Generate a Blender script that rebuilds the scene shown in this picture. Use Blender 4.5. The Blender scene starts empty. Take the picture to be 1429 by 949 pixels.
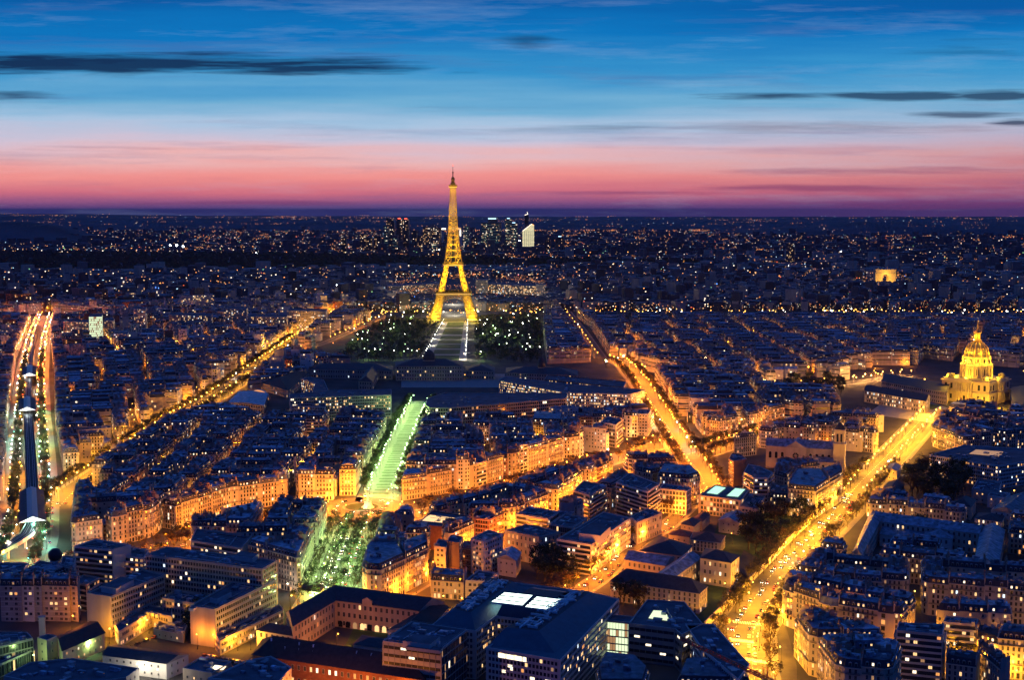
import bpy, math, random
from math import sin, cos, tan, atan, atan2, pi, sqrt, hypot, radians
R = random.Random(11)
S = bpy.context.scene
COL = S.collection
# ------------------------------------------------------------------ camera
H = 230.0; F = 1780.0; PITCH = atan((474.5-292)/F)
cam = bpy.data.cameras.new('camera'); cam_o = bpy.data.objects.new('camera', cam); COL.objects.link(cam_o)
cam.sensor_width = 36; cam.lens = 36*F/1429; cam.clip_start = 1; cam.clip_end = 120000
cam_o.location = (0, 0, H); cam_o.rotation_euler = (pi/2-PITCH, 0, 0)
S.camera = cam_o
S.view_settings.view_transform = 'Standard'; S.view_settings.look = 'None'
S.view_settings.exposure = 0.08; S.view_settings.gamma = 1.0
S.render.engine = 'CYCLES'
cy = S.cycles
cy.use_denoising = True
try: cy.denoiser = 'OPENIMAGEDENOISE'; cy.denoising_input_passes = 'RGB_ALBEDO_NORMAL'; cy.denoising_prefilter = 'ACCURATE'
except Exception: pass
cy.max_bounces = 3; cy.diffuse_bounces = 2; cy.glossy_bounces = 1; cy.transmission_bounces = 2; cy.volume_bounces = 0
cy.sample_clamp_indirect = 2.0; cy.sample_clamp_direct = 0; cy.use_adaptive_sampling = True; cy.adaptive_threshold = 0.05
cy.use_light_tree = True; cy.caustics_reflective = False; cy.caustics_refractive = False

def ray(px, py):
    x = (px-714.5)/F; y = (474.5-py)/F
    return (x, cos(PITCH)+y*sin(PITCH), -sin(PITCH)+y*cos(PITCH))
def G(px, py, z=0.0):
    rx, ry, rz = ray(px, py); t = (z-H)/rz
    return (rx*t, ry*t)
def P(px, py, z=0.0):
    a = G(px, py, z); return (a[0], a[1], z)
def sky_uv(px, py):
    rx, ry, rz = ray(px, py); return (rx/ry, rz/ry)
def proj(x, y, z):
    dz = z-H; d = y*cos(PITCH)-dz*sin(PITCH); u = y*sin(PITCH)+dz*cos(PITCH)
    return (714.5+F*x/d, 474.5-F*u/d, d)
def GZ(d): return -max(0, d-3000)**2/1.48e7       # the earth's curve

# ------------------------------------------------------------------ node helpers
class NT:
    def __init__(s, tree):
        s.t = tree; s.n = tree.nodes; s.l = tree.links
    def new(s, typ, **kw):
        n = s.n.new(typ)
        for k, v in kw.items():
            if k in ('inputs',):
                for a, b in v.items(): s.set(n, a, b)
            else: setattr(n, k, v)
        return n
    def set(s, n, k, v):
        if isinstance(v, bpy.types.NodeSocket): s.l.new(v, n.inputs[k])
        else: n.inputs[k].default_value = v
    def m(s, op, a, b=0.0, c=None, clamp=False):
        n = s.new('ShaderNodeMath', operation=op); n.use_clamp = clamp
        s.set(n, 0, a); s.set(n, 1, b)
        if c is not None: s.set(n, 2, c)
        return n.outputs[0]
    def mix(s, f, a, b, mode='MIX'):
        n = s.new('ShaderNodeMix', data_type='RGBA', blend_type=mode)
        s.set(n, 0, f); s.set(n, 6, a); s.set(n, 7, b); return n.outputs[2]
    def ramp(s, fac, stops, interp='LINEAR'):
        n = s.new('ShaderNodeValToRGB'); cr = n.color_ramp; cr.interpolation = interp
        while len(cr.elements) < len(stops): cr.elements.new(0.5)
        for e, (p, c) in zip(cr.elements, stops): e.position = p; e.color = (*c, 1) if len(c) == 3 else c
        s.set(n, 0, fac); return n.outputs[0]
def c4(c): return (c[0], c[1], c[2], 1.0)
def srgb(r, g, b):
    f = lambda v: (v/255/12.92) if v <= 10 else ((v/255+0.055)/1.055)**2.4
    return (f(r), f(g), f(b))

# ------------------------------------------------------------------ world: dusk sky
W = bpy.data.worlds.new('World'); S.world = W; W.use_nodes = True
t = NT(W.node_tree); t.n.clear()
tc = t.new('ShaderNodeTexCoord'); sp = t.new('ShaderNodeSeparateXYZ'); t.l.new(tc.outputs['Generated'], sp.inputs[0])
X, Y, Z = sp.outputs
yy = t.m('MAXIMUM', Y, 0.05)
u = t.m('DIVIDE', X, yy); v = t.m('DIVIDE', Z, yy)
# long thin streaks that wobble the height at which each band of colour sits
def streak(su, sv, scale, detail=5.0, seed=0.0, rough=0.55):
    cb = t.new('ShaderNodeCombineXYZ'); t.set(cb, 0, t.m('MULTIPLY', u, su)); t.set(cb, 1, t.m('MULTIPLY', v, sv)); t.set(cb, 2, seed)
    n = t.new('ShaderNodeTexNoise'); t.l.new(cb.outputs[0], n.inputs['Vector'])
    n.inputs['Scale'].default_value = scale; n.inputs['Detail'].default_value = detail; n.inputs['Roughness'].default_value = rough
    return n.outputs['Fac']
n1 = streak(2.2, 26, 1.6, 6, 1.0); n2 = streak(1.2, 60, 1.5, 4, 5.0)
fade = t.m('MULTIPLY', v, 22.0, clamp=True)
vv = t.m('ADD', v, t.m('MULTIPLY', t.m('MULTIPLY', t.m('SUBTRACT', n1, 0.5), 0.044), fade))
vv = t.m('ADD', vv, t.m('MULTIPLY', t.m('MULTIPLY', t.m('SUBTRACT', n2, 0.5), 0.02), fade))
fac = t.m('MULTIPLY', vv, 1/0.40, clamp=True)
def vp(py): return sky_uv(714, py)[1]/0.40
stops = [(0.0, srgb(48, 44, 96)), (vp(292), srgb(84, 62, 120)), (vp(284), srgb(140, 84, 130)), (vp(270), srgb(208, 110, 128)),
         (vp(248), srgb(238, 144, 140)), (vp(224), srgb(232, 176, 176)), (vp(198), srgb(206, 190, 208)), (vp(170), srgb(164, 192, 220)),
         (vp(138), srgb(108, 170, 208)), (vp(100), srgb(52, 144, 200)), (vp(50), srgb(4, 114, 186)), (vp(0), srgb(0, 90, 164)),
         (0.55, srgb(4, 70, 146)), (1.0, srgb(24, 76, 158))]
col = t.ramp(fac, stops)
# the right of the sky is duller and more purple, the blue there deeper
side = t.m('MULTIPLY', t.m('ADD', u, -0.02), 2.2, clamp=True)
low = t.m('SUBTRACT', 1.0, t.m('MULTIPLY', v, 1/0.09), clamp=True)
col = t.mix(t.m('MULTIPLY', side, t.m('MULTIPLY', low, 0.75)), col, c4(srgb(104, 56, 108)))
# thin wisps of lighter and darker cloud
n3 = streak(5.0, 52, 1.3, 8, 31.0, .66); n4 = streak(1.6, 30, 2.0, 8, 33.0, .62)
col = t.mix(t.m('MULTIPLY', t.m('SUBTRACT', n3, 0.52), 0.9, clamp=True), col, c4(srgb(176, 194, 222)))
col = t.mix(t.m('MULTIPLY', t.m('SUBTRACT', n4, 0.54), 2.2, clamp=True), col, c4(srgb(92, 96, 150)))
# dark low clouds
def cloud(px, py, rx, ry, thr, seed, k=1.0):
    cu, cv = sky_uv(px, py)
    a = t.m('DIVIDE', t.m('SUBTRACT', u, cu), rx/F); b = t.m('DIVIDE', t.m('SUBTRACT', v, cv), ry/F)
    r = t.m('SQRT', t.m('ADD', t.m('MULTIPLY', a, a), t.m('MULTIPLY', b, b)))
    n = streak(3.0, 60, 2.6, 7, seed, 0.6)
    e = t.m('ADD', t.m('SUBTRACT', 1.0, r), t.m('MULTIPLY', t.m('SUBTRACT', n, 0.5), 3.0))
    return t.m('MULTIPLY', t.m('MULTIPLY', t.m('SUBTRACT', e, thr), 1.3, clamp=True), k)
masks = [cloud(170, 88, 400, 15, -0.15, 3.0, .92), cloud(60, 88, 240, 13, -0.2, 15.0, .95), cloud(430, 95, 150, 7, -0.2, 4.0, .9), cloud(20, 132, 110, 9, 0.35, 8.0, .7), cloud(735, 58, 60, 22, 0.35, 9.0, .55),
         cloud(1080, 133, 90, 6, -0.1, 2.0, .8), cloud(1245, 133, 120, 7, -0.1, 6.0, .8), cloud(1390, 132, 60, 8, -0.2, 7.0, .8),
         cloud(1345, 160, 80, 5, 0.1, 10.0, .7), cloud(1420, 170, 40, 6, 0.1, 11.0, .8), cloud(1350, 66, 160, 26, 0.5, 12.0, .4),
         cloud(840, 178, 260, 10, 0.35, 13.0, .35), cloud(1150, 178, 300, 14, 0.3, 14.0, .35)]
mk = masks[0]
for q in masks[1:]: mk = t.m('MAXIMUM', mk, q)
col = t.mix(mk, col, c4(srgb(8, 34, 74)))
reds = [cloud(870, 268, 260, 4, 0.2, 21.0, .6), cloud(1180, 262, 330, 7, 0.2, 22.0, .6), cloud(300, 283, 330, 4, 0.2, 23.0, .5), cloud(120, 205, 200, 7, 0.4, 24.0, .35),
        cloud(1330, 285, 260, 8, 0.0, 25.0, .7), cloud(1200, 238, 360, 8, 0.3, 26.0, .5)]
mr = reds[0]
for q in reds[1:]: mr = t.m('MAXIMUM', mr, q)
col = t.mix(mr, col, c4(srgb(120, 56, 104)))
# the sky behind the camera is plain deep blue
back = t.m('MULTIPLY', t.m('SUBTRACT', 0.30, Y), 3.0, clamp=True)
up = t.m('MULTIPLY', Z, 1.6, clamp=True)
col = t.mix(back, col, c4(srgb(22, 58, 138)))
below = t.m('LESS_THAN', Z, -0.04)
col = t.mix(below, col, c4(srgb(8, 12, 30)))
sk = t.new('ShaderNodeTexSky', sky_type='NISHITA'); sk.sun_disc = False; sk.sun_elevation = radians(-3.0); sk.sun_rotation = 0.0; sk.altitude = 60
bg1 = t.new('ShaderNodeBackground'); t.l.new(col, bg1.inputs[0]); bg1.inputs[1].default_value = 1.0
bg2 = t.new('ShaderNodeBackground'); t.l.new(sk.outputs[0], bg2.inputs[0]); bg2.inputs[1].default_value = 0.008
ad = t.new('ShaderNodeAddShader'); t.l.new(bg1.outputs[0], ad.inputs[0]); t.l.new(bg2.outputs[0], ad.inputs[1])
ou = t.new('ShaderNodeOutputWorld'); t.l.new(ad.outputs[0], ou.inputs[0])
try: W.cycles.sampling_method = 'MANUAL'; W.cycles.sample_map_resolution = 512
except Exception: pass

# ------------------------------------------------------------------ materials
M = {}
def mat(name, col, rough=0.8, metal=0.0, var=0.0, scale=0.2, kind='noise', spec=0.3, col2=None):
    m = bpy.data.materials.new(name); m.use_nodes = True; t = NT(m.node_tree); b = t.n['Principled BSDF']
    b.inputs['Roughness'].default_value = rough; b.inputs['Metallic'].default_value = metal
    b.inputs['Specular IOR Level'].default_value = spec
    if var or col2:
        g = t.new('ShaderNodeNewGeometry'); n = t.new('ShaderNodeTexNoise'); n.inputs['Scale'].default_value = scale; n.inputs['Detail'].default_value = 5
        mp = t.new('ShaderNodeMapping'); t.l.new(g.outputs['Position'], mp.inputs[0]); t.l.new(mp.outputs[0], n.inputs['Vector'])
        if kind == 'streak': mp.inputs['Scale'].default_value = (1, 1, 0.18)
        a = tuple(c*(1-var) for c in col); d = tuple(min(1, c*(1+var)) for c in (col2 or col))
        o = t.ramp(n.outputs['Fac'], [(0.3, a), (0.7, d)])
        if kind == 'seam':
            w = t.new('ShaderNodeTexVoronoi'); w.inputs['Scale'].default_value = 0.42; t.l.new(g.outputs['Position'], w.inputs['Vector'])
            bw = t.new('ShaderNodeRGBToBW'); t.l.new(w.outputs['Color'], bw.inputs[0]); o = t.mix(0.6, o, bw.outputs[0], 'MULTIPLY')
            o = t.mix(1.0, o, c4((1.4, 1.4, 1.4)), 'MULTIPLY')
        t.l.new(o, b.inputs['Base Color'])
    else: b.inputs['Base Color'].default_value = c4(col)
    M[name] = m; return m
def emit(name, col, strength, base=(0.1, 0.1, 0.1)):
    m = bpy.data.materials.new(name); m.use_nodes = True; b = m.node_tree.nodes['Principled BSDF']
    b.inputs['Base Color'].default_value = c4(base); b.inputs['Emission Color'].default_value = c4(col); b.inputs['Emission Strength'].default_value = strength
    m.cycles.emission_sampling = 'NONE'; M[name] = m; return m
for i, c in enumerate([(.46, .40, .31), (.40, .36, .30), (.50, .45, .37), (.36, .31, .26), (.43, .36, .28)]): mat('stone%d' % i, c, .85, var=.16, scale=.25, kind='streak')
mat('brick', (.24, .10, .065), .9, var=.2, scale=.6); mat('render_white', (.58, .56, .52), .8, var=.1, scale=.15, kind='streak')
mat('concrete', (.36, .35, .34), .85, var=.14, scale=.2, kind='streak'); mat('concrete_pale', (.5, .48, .45), .85, var=.12, scale=.2, kind='streak')
mat('blank', (.33, .31, .29), .9, var=.25, scale=.15, kind='streak'); mat('blank_brown', (.20, .13, .10), .9, var=.2, scale=.15, kind='streak')
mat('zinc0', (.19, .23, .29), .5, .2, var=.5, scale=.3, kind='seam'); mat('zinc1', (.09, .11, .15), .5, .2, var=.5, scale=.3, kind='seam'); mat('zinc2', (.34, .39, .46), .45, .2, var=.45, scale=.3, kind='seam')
mat('slate', (.03, .034, .048), .6, var=.3, scale=.5); mat('slate_brown', (.035, .028, .03), .7, var=.25, scale=.5)
mat('flat_roof', (.10, .11, .13), .9, var=.4, scale=.12); mat('roof_teal', (.035, .10, .14), .55, var=.15, scale=.3); mat('tile_roof', (.13, .07, .055), .8, var=.25, scale=.4)
mat('cornice', (.42, .38, .32), .85, var=.1); mat('pot', (.30, .13, .08), .9); mat('chimney', (.30, .22, .18), .9, var=.25, scale=.5)
mat('iron', (.03, .03, .035), .5, .3); mat('frame', (.45, .43, .40), .7); mat('glass', (.015, .02, .03), .12, spec=.6); mat('glass2', (.035, .045, .06), .2, spec=.6)
mat('metal_grey', (.35, .36, .38), .45, .5); mat('pipe', (.50, .66, .72), .4, .2); mat('pale_metal', (.6, .62, .64), .5)
mat('asphalt', (.075, .072, .07), .75, var=.2, scale=.15); mat('pavement', (.20, .19, .175), .85, var=.15, scale=.3); mat('ground', (.055, .055, .055), .95, var=.4, scale=.03)
mat('gravel', (.33, .31, .27), .95, var=.12, scale=.2); mat('shade_stripe', (.17, .20, .12), .95, var=.25, scale=.3); mat('paint', (.75, .75, .72), .7, var=.1); mat('grass', (.045, .085, .025), .95, var=.35, scale=.1)
mat('bark', (.07, .052, .04), .95); mat('hill', (.05, .06, .075), 1, var=.4, scale=.002); mat('wood_floor', (.02, .03, .022), 1, var=.4, scale=.02)
for i, c in enumerate([(.075, .065, .03), (.10, .06, .025), (.05, .075, .03), (.03, .045, .022), (.11, .10, .03)]): mat('leaf%d' % i, c, .9, var=.35, scale=.6)
mat('gold', (.55, .38, .12), .4, .4, var=.2, scale=.6); mat('tower_iron', (.32, .20, .06), .6, .0); mat('dome_lead', (.16, .15, .12), .5, .2, var=.2); mat('stone_gold', (.46, .40, .28), .85, var=.12, scale=.3)
mat('far0', (.07, .07, .08), .95, var=.5, scale=.02); mat('far1', (.14, .13, .13), .95, var=.4, scale=.02); mat('far2', (.05, .06, .08), .95, var=.4, scale=.02)
mat('tower_glass', (.03, .045, .06), .25, spec=.6); mat('tower_dark', (.02, .022, .03), .35); mat('crane_red', (.55, .12, .06), .6); mat('marble', (.7, .68, .64), .6, var=.06)
mat('rail_deck', (.035, .04, .045), .7, var=.3); mat('glass_canopy', (.22, .27, .30), .3); mat('water_dark', (.02, .025, .03), .1)
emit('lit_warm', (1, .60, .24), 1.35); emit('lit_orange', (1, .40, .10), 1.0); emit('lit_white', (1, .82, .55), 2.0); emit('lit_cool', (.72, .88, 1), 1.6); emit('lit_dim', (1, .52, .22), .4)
emit('lit_green', (.85, 1, .6), 1.1); emit('sky_light', (.55, 1, .72), 1.1); emit('well_light', (.8, 1, .88), 3.2); M['well_light'].cycles.emission_sampling = 'AUTO'; emit('flood_white', (.9, 1, .95), 30)
emit('bulb_orange', (1, .40, .06), 7); emit('bulb_white', (1, .95, .8), 14); emit('bulb_green', (.6, 1, .5), 6); emit('bulb_yellow', (1, .55, .10), 8)
emit('red_light', (1, .08, .03), 6); emit('head_light', (1, .93, .75), 14); emit('blue_light', (.1, .3, 1), 8)
emit('far_orange', (1, .34, .07), 3.2); emit('far_white', (1, .84, .62), 3.2); emit('far_cool', (.5, .8, 1), 2.1); emit('far_red', (1, .15, .05), 2.0); emit('far_green', (.4, 1, .4), 1.8)
emit('far_win', (1, .58, .26), 1.5); emit('tower_lit', (1, .9, .5), .95); emit('tower_dim', (.25, .6, .55), .10); emit('amber_lamp', (1, .60, .14), 1.3)

# ------------------------------------------------------------------ mesh collector
class MB:
    def __init__(s): s.v = []; s.f = []; s.m = []
    def quad(s, a, b, c, d, m): n = len(s.v); s.v += [a, b, c, d]; s.f.append((n, n+1, n+2, n+3)); s.m.append(m)
    def poly(s, pts, m): n = len(s.v); s.v += list(pts); s.f.append(tuple(range(n, n+len(pts)))); s.m.append(m)
    def prism(s, pts, z0, z1, m, top=None, bottom=False):
        k = len(pts)
        for i in range(k):
            a = pts[i]; b = pts[(i+1) % k]
            s.quad((a[0], a[1], z0), (b[0], b[1], z0), (b[0], b[1], z1), (a[0], a[1], z1), m)
        s.poly([(p[0], p[1], z1) for p in pts], top or m)
        if bottom: s.poly([(p[0], p[1], z0) for p in reversed(pts)], m)
    def loft(s, A, za, B, zb, m):
        k = len(A)
        for i in range(k):
            j = (i+1) % k
            s.quad((*A[i], za), (*A[j], za), (*B[j], zb), (*B[i], zb), m)
    def box(s, c, dx, dy, z0, z1, ang, m, top=None):      # box with local half sizes dx, dy turned by ang
        ca, sa = cos(ang), sin(ang)
        s.prism([(c[0]+x*ca-y*sa, c[1]+x*sa+y*ca) for x, y in ((-dx, -dy), (dx, -dy), (dx, dy), (-dx, dy))], z0, z1, m, top, True)
    def bar(s, a, b, r, m, r2=None, n=4):
        r2 = r if r2 is None else r2
        d = [b[i]-a[i] for i in range(3)]; L = sqrt(sum(q*q for q in d)) or 1; d = [q/L for q in d]
        h = (0, 0, 1) if abs(d[2]) < .9 else (1, 0, 0)
        e = (d[1]*h[2]-d[2]*h[1], d[2]*h[0]-d[0]*h[2], d[0]*h[1]-d[1]*h[0]); q = sqrt(sum(x*x for x in e)); e = [x/q for x in e]
        g = (d[1]*e[2]-d[2]*e[1], d[2]*e[0]-d[0]*e[2], d[0]*e[1]-d[1]*e[0])
        k = len(s.v)
        for (c, rr) in ((a, r), (b, r2)):
            for i in range(n):
                t_ = 2*pi*(i+.5)/n; s.v.append(tuple(c[j]+rr*(e[j]*cos(t_)+g[j]*sin(t_)) for j in range(3)))
        for i in range(n):
            j = (i+1) % n; s.f.append((k+i, k+j, k+n+j, k+n+i)); s.m.append(m)
        s.f.append(tuple(range(k, k+n))); s.m.append(m); s.f.append(tuple(range(k+n, k+2*n))); s.m.append(m)
    def lathe(s, c, prof, m, n=24, a0=0.0, a1=2*pi):
        k = len(s.v); full = abs(a1-a0-2*pi) < 1e-6; q = n if full else n+1
        for r, z in prof:
            for i in range(q):
                a = a0+(a1-a0)*i/n; s.v.append((c[0]+r*cos(a), c[1]+r*sin(a), z))
        for j in range(len(prof)-1):
            for i in range(n):
                i2 = (i+1) % q if full else i+1
                s.f.append((k+j*q+i, k+j*q+i2, k+(j+1)*q+i2, k+(j+1)*q+i)); s.m.append(m)
    def ball(s, c, r, m, n=8, k=5): s.lathe(c, [(max(.001, r*sin(pi*i/k)), c[2]-r*cos(pi*i/k)) for i in range(k+1)], m, n)
    def octa(s, c, r, m):
        k = len(s.v); x, y, z = c
        s.v += [(x+r, y, z), (x, y+r, z), (x-r, y, z), (x, y-r, z), (x, y, z+r), (x, y, z-r)]
        for a, b in ((0, 1), (1, 2), (2, 3), (3, 0)): s.f += [(k+a, k+b, k+4), (k+b, k+a, k+5)]; s.m += [m, m]
    def mesh(s, name, off=(0, 0, 0)):
        me = bpy.data.meshes.new(name)
        vs = s.v if off == (0, 0, 0) else [(a-off[0], b-off[1], c-off[2]) for a, b, c in s.v]
        me.from_pydata(vs, [], s.f)
        names = []; idx = {}
        for q in s.m:
            if q not in idx: idx[q] = len(names); names.append(q)
        for q in names: me.materials.append(M[q])
        if len(names) > 1: me.polygons.foreach_set('material_index', [idx[q] for q in s.m])
        me.update(); return me
    def obj(s, name, parent=None, off=None, **props):
        off = off or (tuple(parent_loc(parent)) if parent else (0, 0, 0))
        o = bpy.data.objects.new(name, s.mesh(name, off)); COL.objects.link(o)
        if parent: o.parent = parent
        for k, v_ in props.items(): o[k] = v_
        return o
LOC = {}
def parent_loc(o):
    while o is not None:
        if o.name in LOC: return LOC[o.name]
        o = o.parent
    return (0, 0, 0)
def thing(name, label, cat, loc, group=None, rz=0.0):
    o = bpy.data.objects.new(name, None); COL.objects.link(o); o.empty_display_size = 1
    o.location = loc; o.rotation_euler = (0, 0, rz); o['label'] = label; o['category'] = cat
    if group: o['group'] = group
    LOC[o.name] = tuple(loc); return o
def inst(name, me, parent, loc, rz=0.0, sc=None):
    o = bpy.data.objects.new(name, me); COL.objects.link(o); o.parent = parent
    b = parent_loc(parent); o.location = (loc[0]-b[0], loc[1]-b[1], loc[2]-b[2]); o.rotation_euler = (0, 0, rz)
    if sc: o.scale = sc
    return o
def cent(p): return (sum(a[0] for a in p)/len(p), sum(a[1] for a in p)/len(p))
def area(p): return .5*sum(p[i][0]*p[(i+1) % len(p)][1]-p[(i+1) % len(p)][0]*p[i][1] for i in range(len(p)))
def ccw(p): return list(p) if area(p) > 0 else list(reversed(p))
def edge(p, i):
    a = p[i]; b = p[(i+1) % len(p)]; dx, dy = b[0]-a[0], b[1]-a[1]; L = hypot(dx, dy) or 1e-6
    return a, b, dx/L, dy/L, L
def inset(p, d):
    """CCW polygon moved inwards; d is a number or one per edge."""
    k = len(p); d = [d]*k if not isinstance(d, (list, tuple)) else d; out = []
    for i in range(k):
        _, _, ux, uy, _ = edge(p, (i-1) % k); _, _, vx, vy, _ = edge(p, i); d0, d1 = d[(i-1) % k], d[i]
        n0 = (-uy, ux); n1 = (-vy, vx); cr = ux*vy-uy*vx
        if abs(cr) < .05: out.append((p[i][0]+n1[0]*(d0+d1)/2, p[i][1]+n1[1]*(d0+d1)/2)); continue
        ax, ay = p[i][0]+n0[0]*d0, p[i][1]+n0[1]*d0; bx, by = p[i][0]+n1[0]*d1, p[i][1]+n1[1]*d1
        tt = ((bx-ax)*vy-(by-ay)*vx)/cr
        out.append((ax+ux*tt, ay+uy*tt))
    return out
def clip(p, q, n):   # keep the part of p with (x-q).n >= 0
    out = []
    for i in range(len(p)):
        a, b = p[i], p[(i+1) % len(p)]; da = (a[0]-q[0])*n[0]+(a[1]-q[1])*n[1]; db = (b[0]-q[0])*n[0]+(b[1]-q[1])*n[1]
        if da >= 0: out.append(a)
        if (da >= 0) != (db >= 0): tt = da/(da-db); out.append((a[0]+(b[0]-a[0])*tt, a[1]+(b[1]-a[1])*tt))
    r = []
    for a in out:
        if not r or hypot(a[0]-r[-1][0], a[1]-r[-1][1]) > .5: r.append(a)
    if len(r) > 2 and hypot(r[0][0]-r[-1][0], r[0][1]-r[-1][1]) < .5: r.pop()
    return r
def inside(pt, p):
    c = False; x, y = pt; j = len(p)-1
    for i in range(len(p)):
        if (p[i][1] > y) != (p[j][1] > y) and x < (p[j][0]-p[i][0])*(y-p[i][1])/(p[j][1]-p[i][1])+p[i][0]: c = not c
        j = i
    return c
ORD = 'zeroth first second third fourth fifth sixth seventh eighth ninth tenth eleventh twelfth thirteenth fourteenth fifteenth sixteenth seventeenth eighteenth nineteenth'.split()
def ordn(n):
    if n < 20: return ORD[n]
    tn = {2: 'twenty', 3: 'thirty', 4: 'forty', 5: 'fifty', 6: 'sixty', 7: 'seventy', 8: 'eighty', 9: 'ninety'}[n//10 % 10]
    return (tn[:-1]+'ieth') if n % 10 == 0 else tn+'-'+ORD[n % 10]
# ------------------------------------------------------------------ shared window and dormer meshes
def win_mesh(kind):
    b = MB(); w, h = .58, .98
    pane = {'dark': 'glass', 'dark2': 'glass2', 'warm': 'lit_warm', 'orange': 'lit_orange', 'white': 'lit_white', 'cool': 'lit_cool', 'dim': 'lit_dim', 'green': 'lit_green'}[kind]
    b.quad((-w, .03, -h), (w, .03, -h), (w, .03, h), (-w, .03, h), pane)
    for x in (-w, w): b.prism([(x-.06, 0), (x+.06, 0), (x+.06, .09), (x-.06, .09)], -h, h, 'frame')
    b.prism([(-w-.1, 0), (w+.1, 0), (w+.1, .16), (-w-.1, .16)], -h-.14, -h, 'cornice')
    b.prism([(-w-.06, 0), (w+.06, 0), (w+.06, .1), (-w-.06, .1)], h, h+.1, 'frame'); b.prism([(-.03, .02), (.03, .02), (.03, .07), (-.03, .07)], -h, h, 'frame')
    return b.mesh('window')
WIN = {k: win_mesh(k) for k in ('dark', 'dark2', 'warm', 'orange', 'white', 'cool', 'dim', 'green')}
PANE = {'dark': 'glass', 'dark2': 'glass2', 'warm': 'lit_warm', 'orange': 'lit_orange', 'white': 'lit_white', 'cool': 'lit_cool', 'dim': 'lit_dim', 'green': 'lit_green'}
def dormer_geo(b, T, kind):
    """a roof window: T maps local (x along the wall, y outward, z up) to the world"""
    pane = PANE[kind]
    def q(m, *p): b.poly([T(*a) for a in p], m)
    w = .62
    q('stone2', (-w, 0, 0), (w, 0, 0), (w, 0, 1.75), (-w, 0, 1.75))
    q(pane, (-w+.14, .03, .2), (w-.14, .03, .2), (w-.14, .03, 1.6), (-w+.14, .03, 1.6))
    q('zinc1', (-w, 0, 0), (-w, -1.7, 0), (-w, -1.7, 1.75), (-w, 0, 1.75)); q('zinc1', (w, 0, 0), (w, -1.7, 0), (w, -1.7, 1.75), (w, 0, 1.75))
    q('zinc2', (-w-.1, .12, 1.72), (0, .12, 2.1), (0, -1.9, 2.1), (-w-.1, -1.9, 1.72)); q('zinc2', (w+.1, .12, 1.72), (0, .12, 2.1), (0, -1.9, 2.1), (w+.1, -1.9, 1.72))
    q('stone2', (-w-.1, .1, 1.72), (w+.1, .1, 1.72), (0, .1, 2.1))
def _dm(k):
    b = MB(); dormer_geo(b, lambda x, y, z: (x, y, z), k); return b.mesh('dormer')
DORM = {k: _dm(k) for k in ('dark', 'warm', 'white', 'dim')}

class Ind:       # a building that is a thing of its own, with parts
    mass = False
    def __init__(s, name, label, cat, loc, group, winobj=True):
        s.root = thing(name, label, cat, loc, group); s.mb = {}; s.subs = []; s.wins = []; s.dorms = []; s.winobj = winobj; s.objs = {}; s.lab = {}
    def P(s, part):
        return s.mb.setdefault(part, MB())
    def sub(s, part, name): b = MB(); s.subs.append((part, name, b)); return b
    def fin(s):
        for k, b in s.mb.items():
            if b.f: s.objs[k] = b.obj(k.split('#')[0], s.root)
        if 'wall' not in s.objs and s.objs: s.objs['wall'] = list(s.objs.values())[0]
        for p, n, b in s.subs:
            if b.f: b.obj(n, s.objs.get(p, s.root))
        n = 0; rest = MB()
        for (x, y, z, nx, ny, kind, w, h) in s.wins:
            if n < 90: inst('window', WIN[kind], s.root, (x, y, z), atan2(-nx, ny), (w/1.16, 1, h/1.96)); n += 1
            else: winquad(rest, x, y, z, nx, ny, kind, w, h)
        if rest.f: o = rest.obj('window', s.root); o['kind'] = 'stuff'
        for i, (x, y, z, nx, ny, k) in enumerate(s.dorms):
            inst('dormer', DORM[k], s.objs.get('roof', s.root), (x, y, z), atan2(-nx, ny))
        return s.root
    def win(s, x, y, z, nx, ny, kind, w, h):
        if s.winobj: s.wins.append((x, y, z, nx, ny, kind, w, h))
        else: winquad(s.P('wall'), x, y, z, nx, ny, kind, w, h)
    def dormer(s, x, y, z, nx, ny, k): s.dorms.append((x, y, z, nx, ny, k))
class Mass:
    mass = True
    def __init__(s): s.b = MB()
    def P(s, part): return s.b
    def sub(s, part, name): return s.b
    def win(s, x, y, z, nx, ny, kind, w, h): winquad(s.b, x, y, z, nx, ny, kind, w, h)
    def dormer(s, x, y, z, nx, ny, k):
        dormer_geo(s.b, lambda a, b_, c: (x-ny*a*-1*-1+nx*b_, y+nx*a+ny*b_, z+c), k)
    def fin(s): return None
def winquad(b, x, y, z, nx, ny, kind, w, h):
    tx, ty = -ny*w/2, nx*w/2; ox, oy = nx*.05, ny*.05
    b.quad((x-tx+ox, y-ty+oy, z-h/2), (x+tx+ox, y+ty+oy, z-h/2), (x+tx+ox, y+ty+oy, z+h/2), (x-tx+ox, y-ty+oy, z+h/2), PANE[kind])
def facing(a, b, nx, ny):
    cx, cy = (a[0]+b[0])/2, (a[1]+b[1])/2
    return (-cx*nx-cy*ny)/hypot(cx, cy) > -0.12
def lit(r, p=.13):
    if r.random() > p: return 'dark' if r.random() < .7 else 'dark2'
    q = r.random()
    return 'warm' if q < .5 else 'dim' if q < .7 else 'orange' if q < .82 else 'white' if q < .95 else 'cool'

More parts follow.
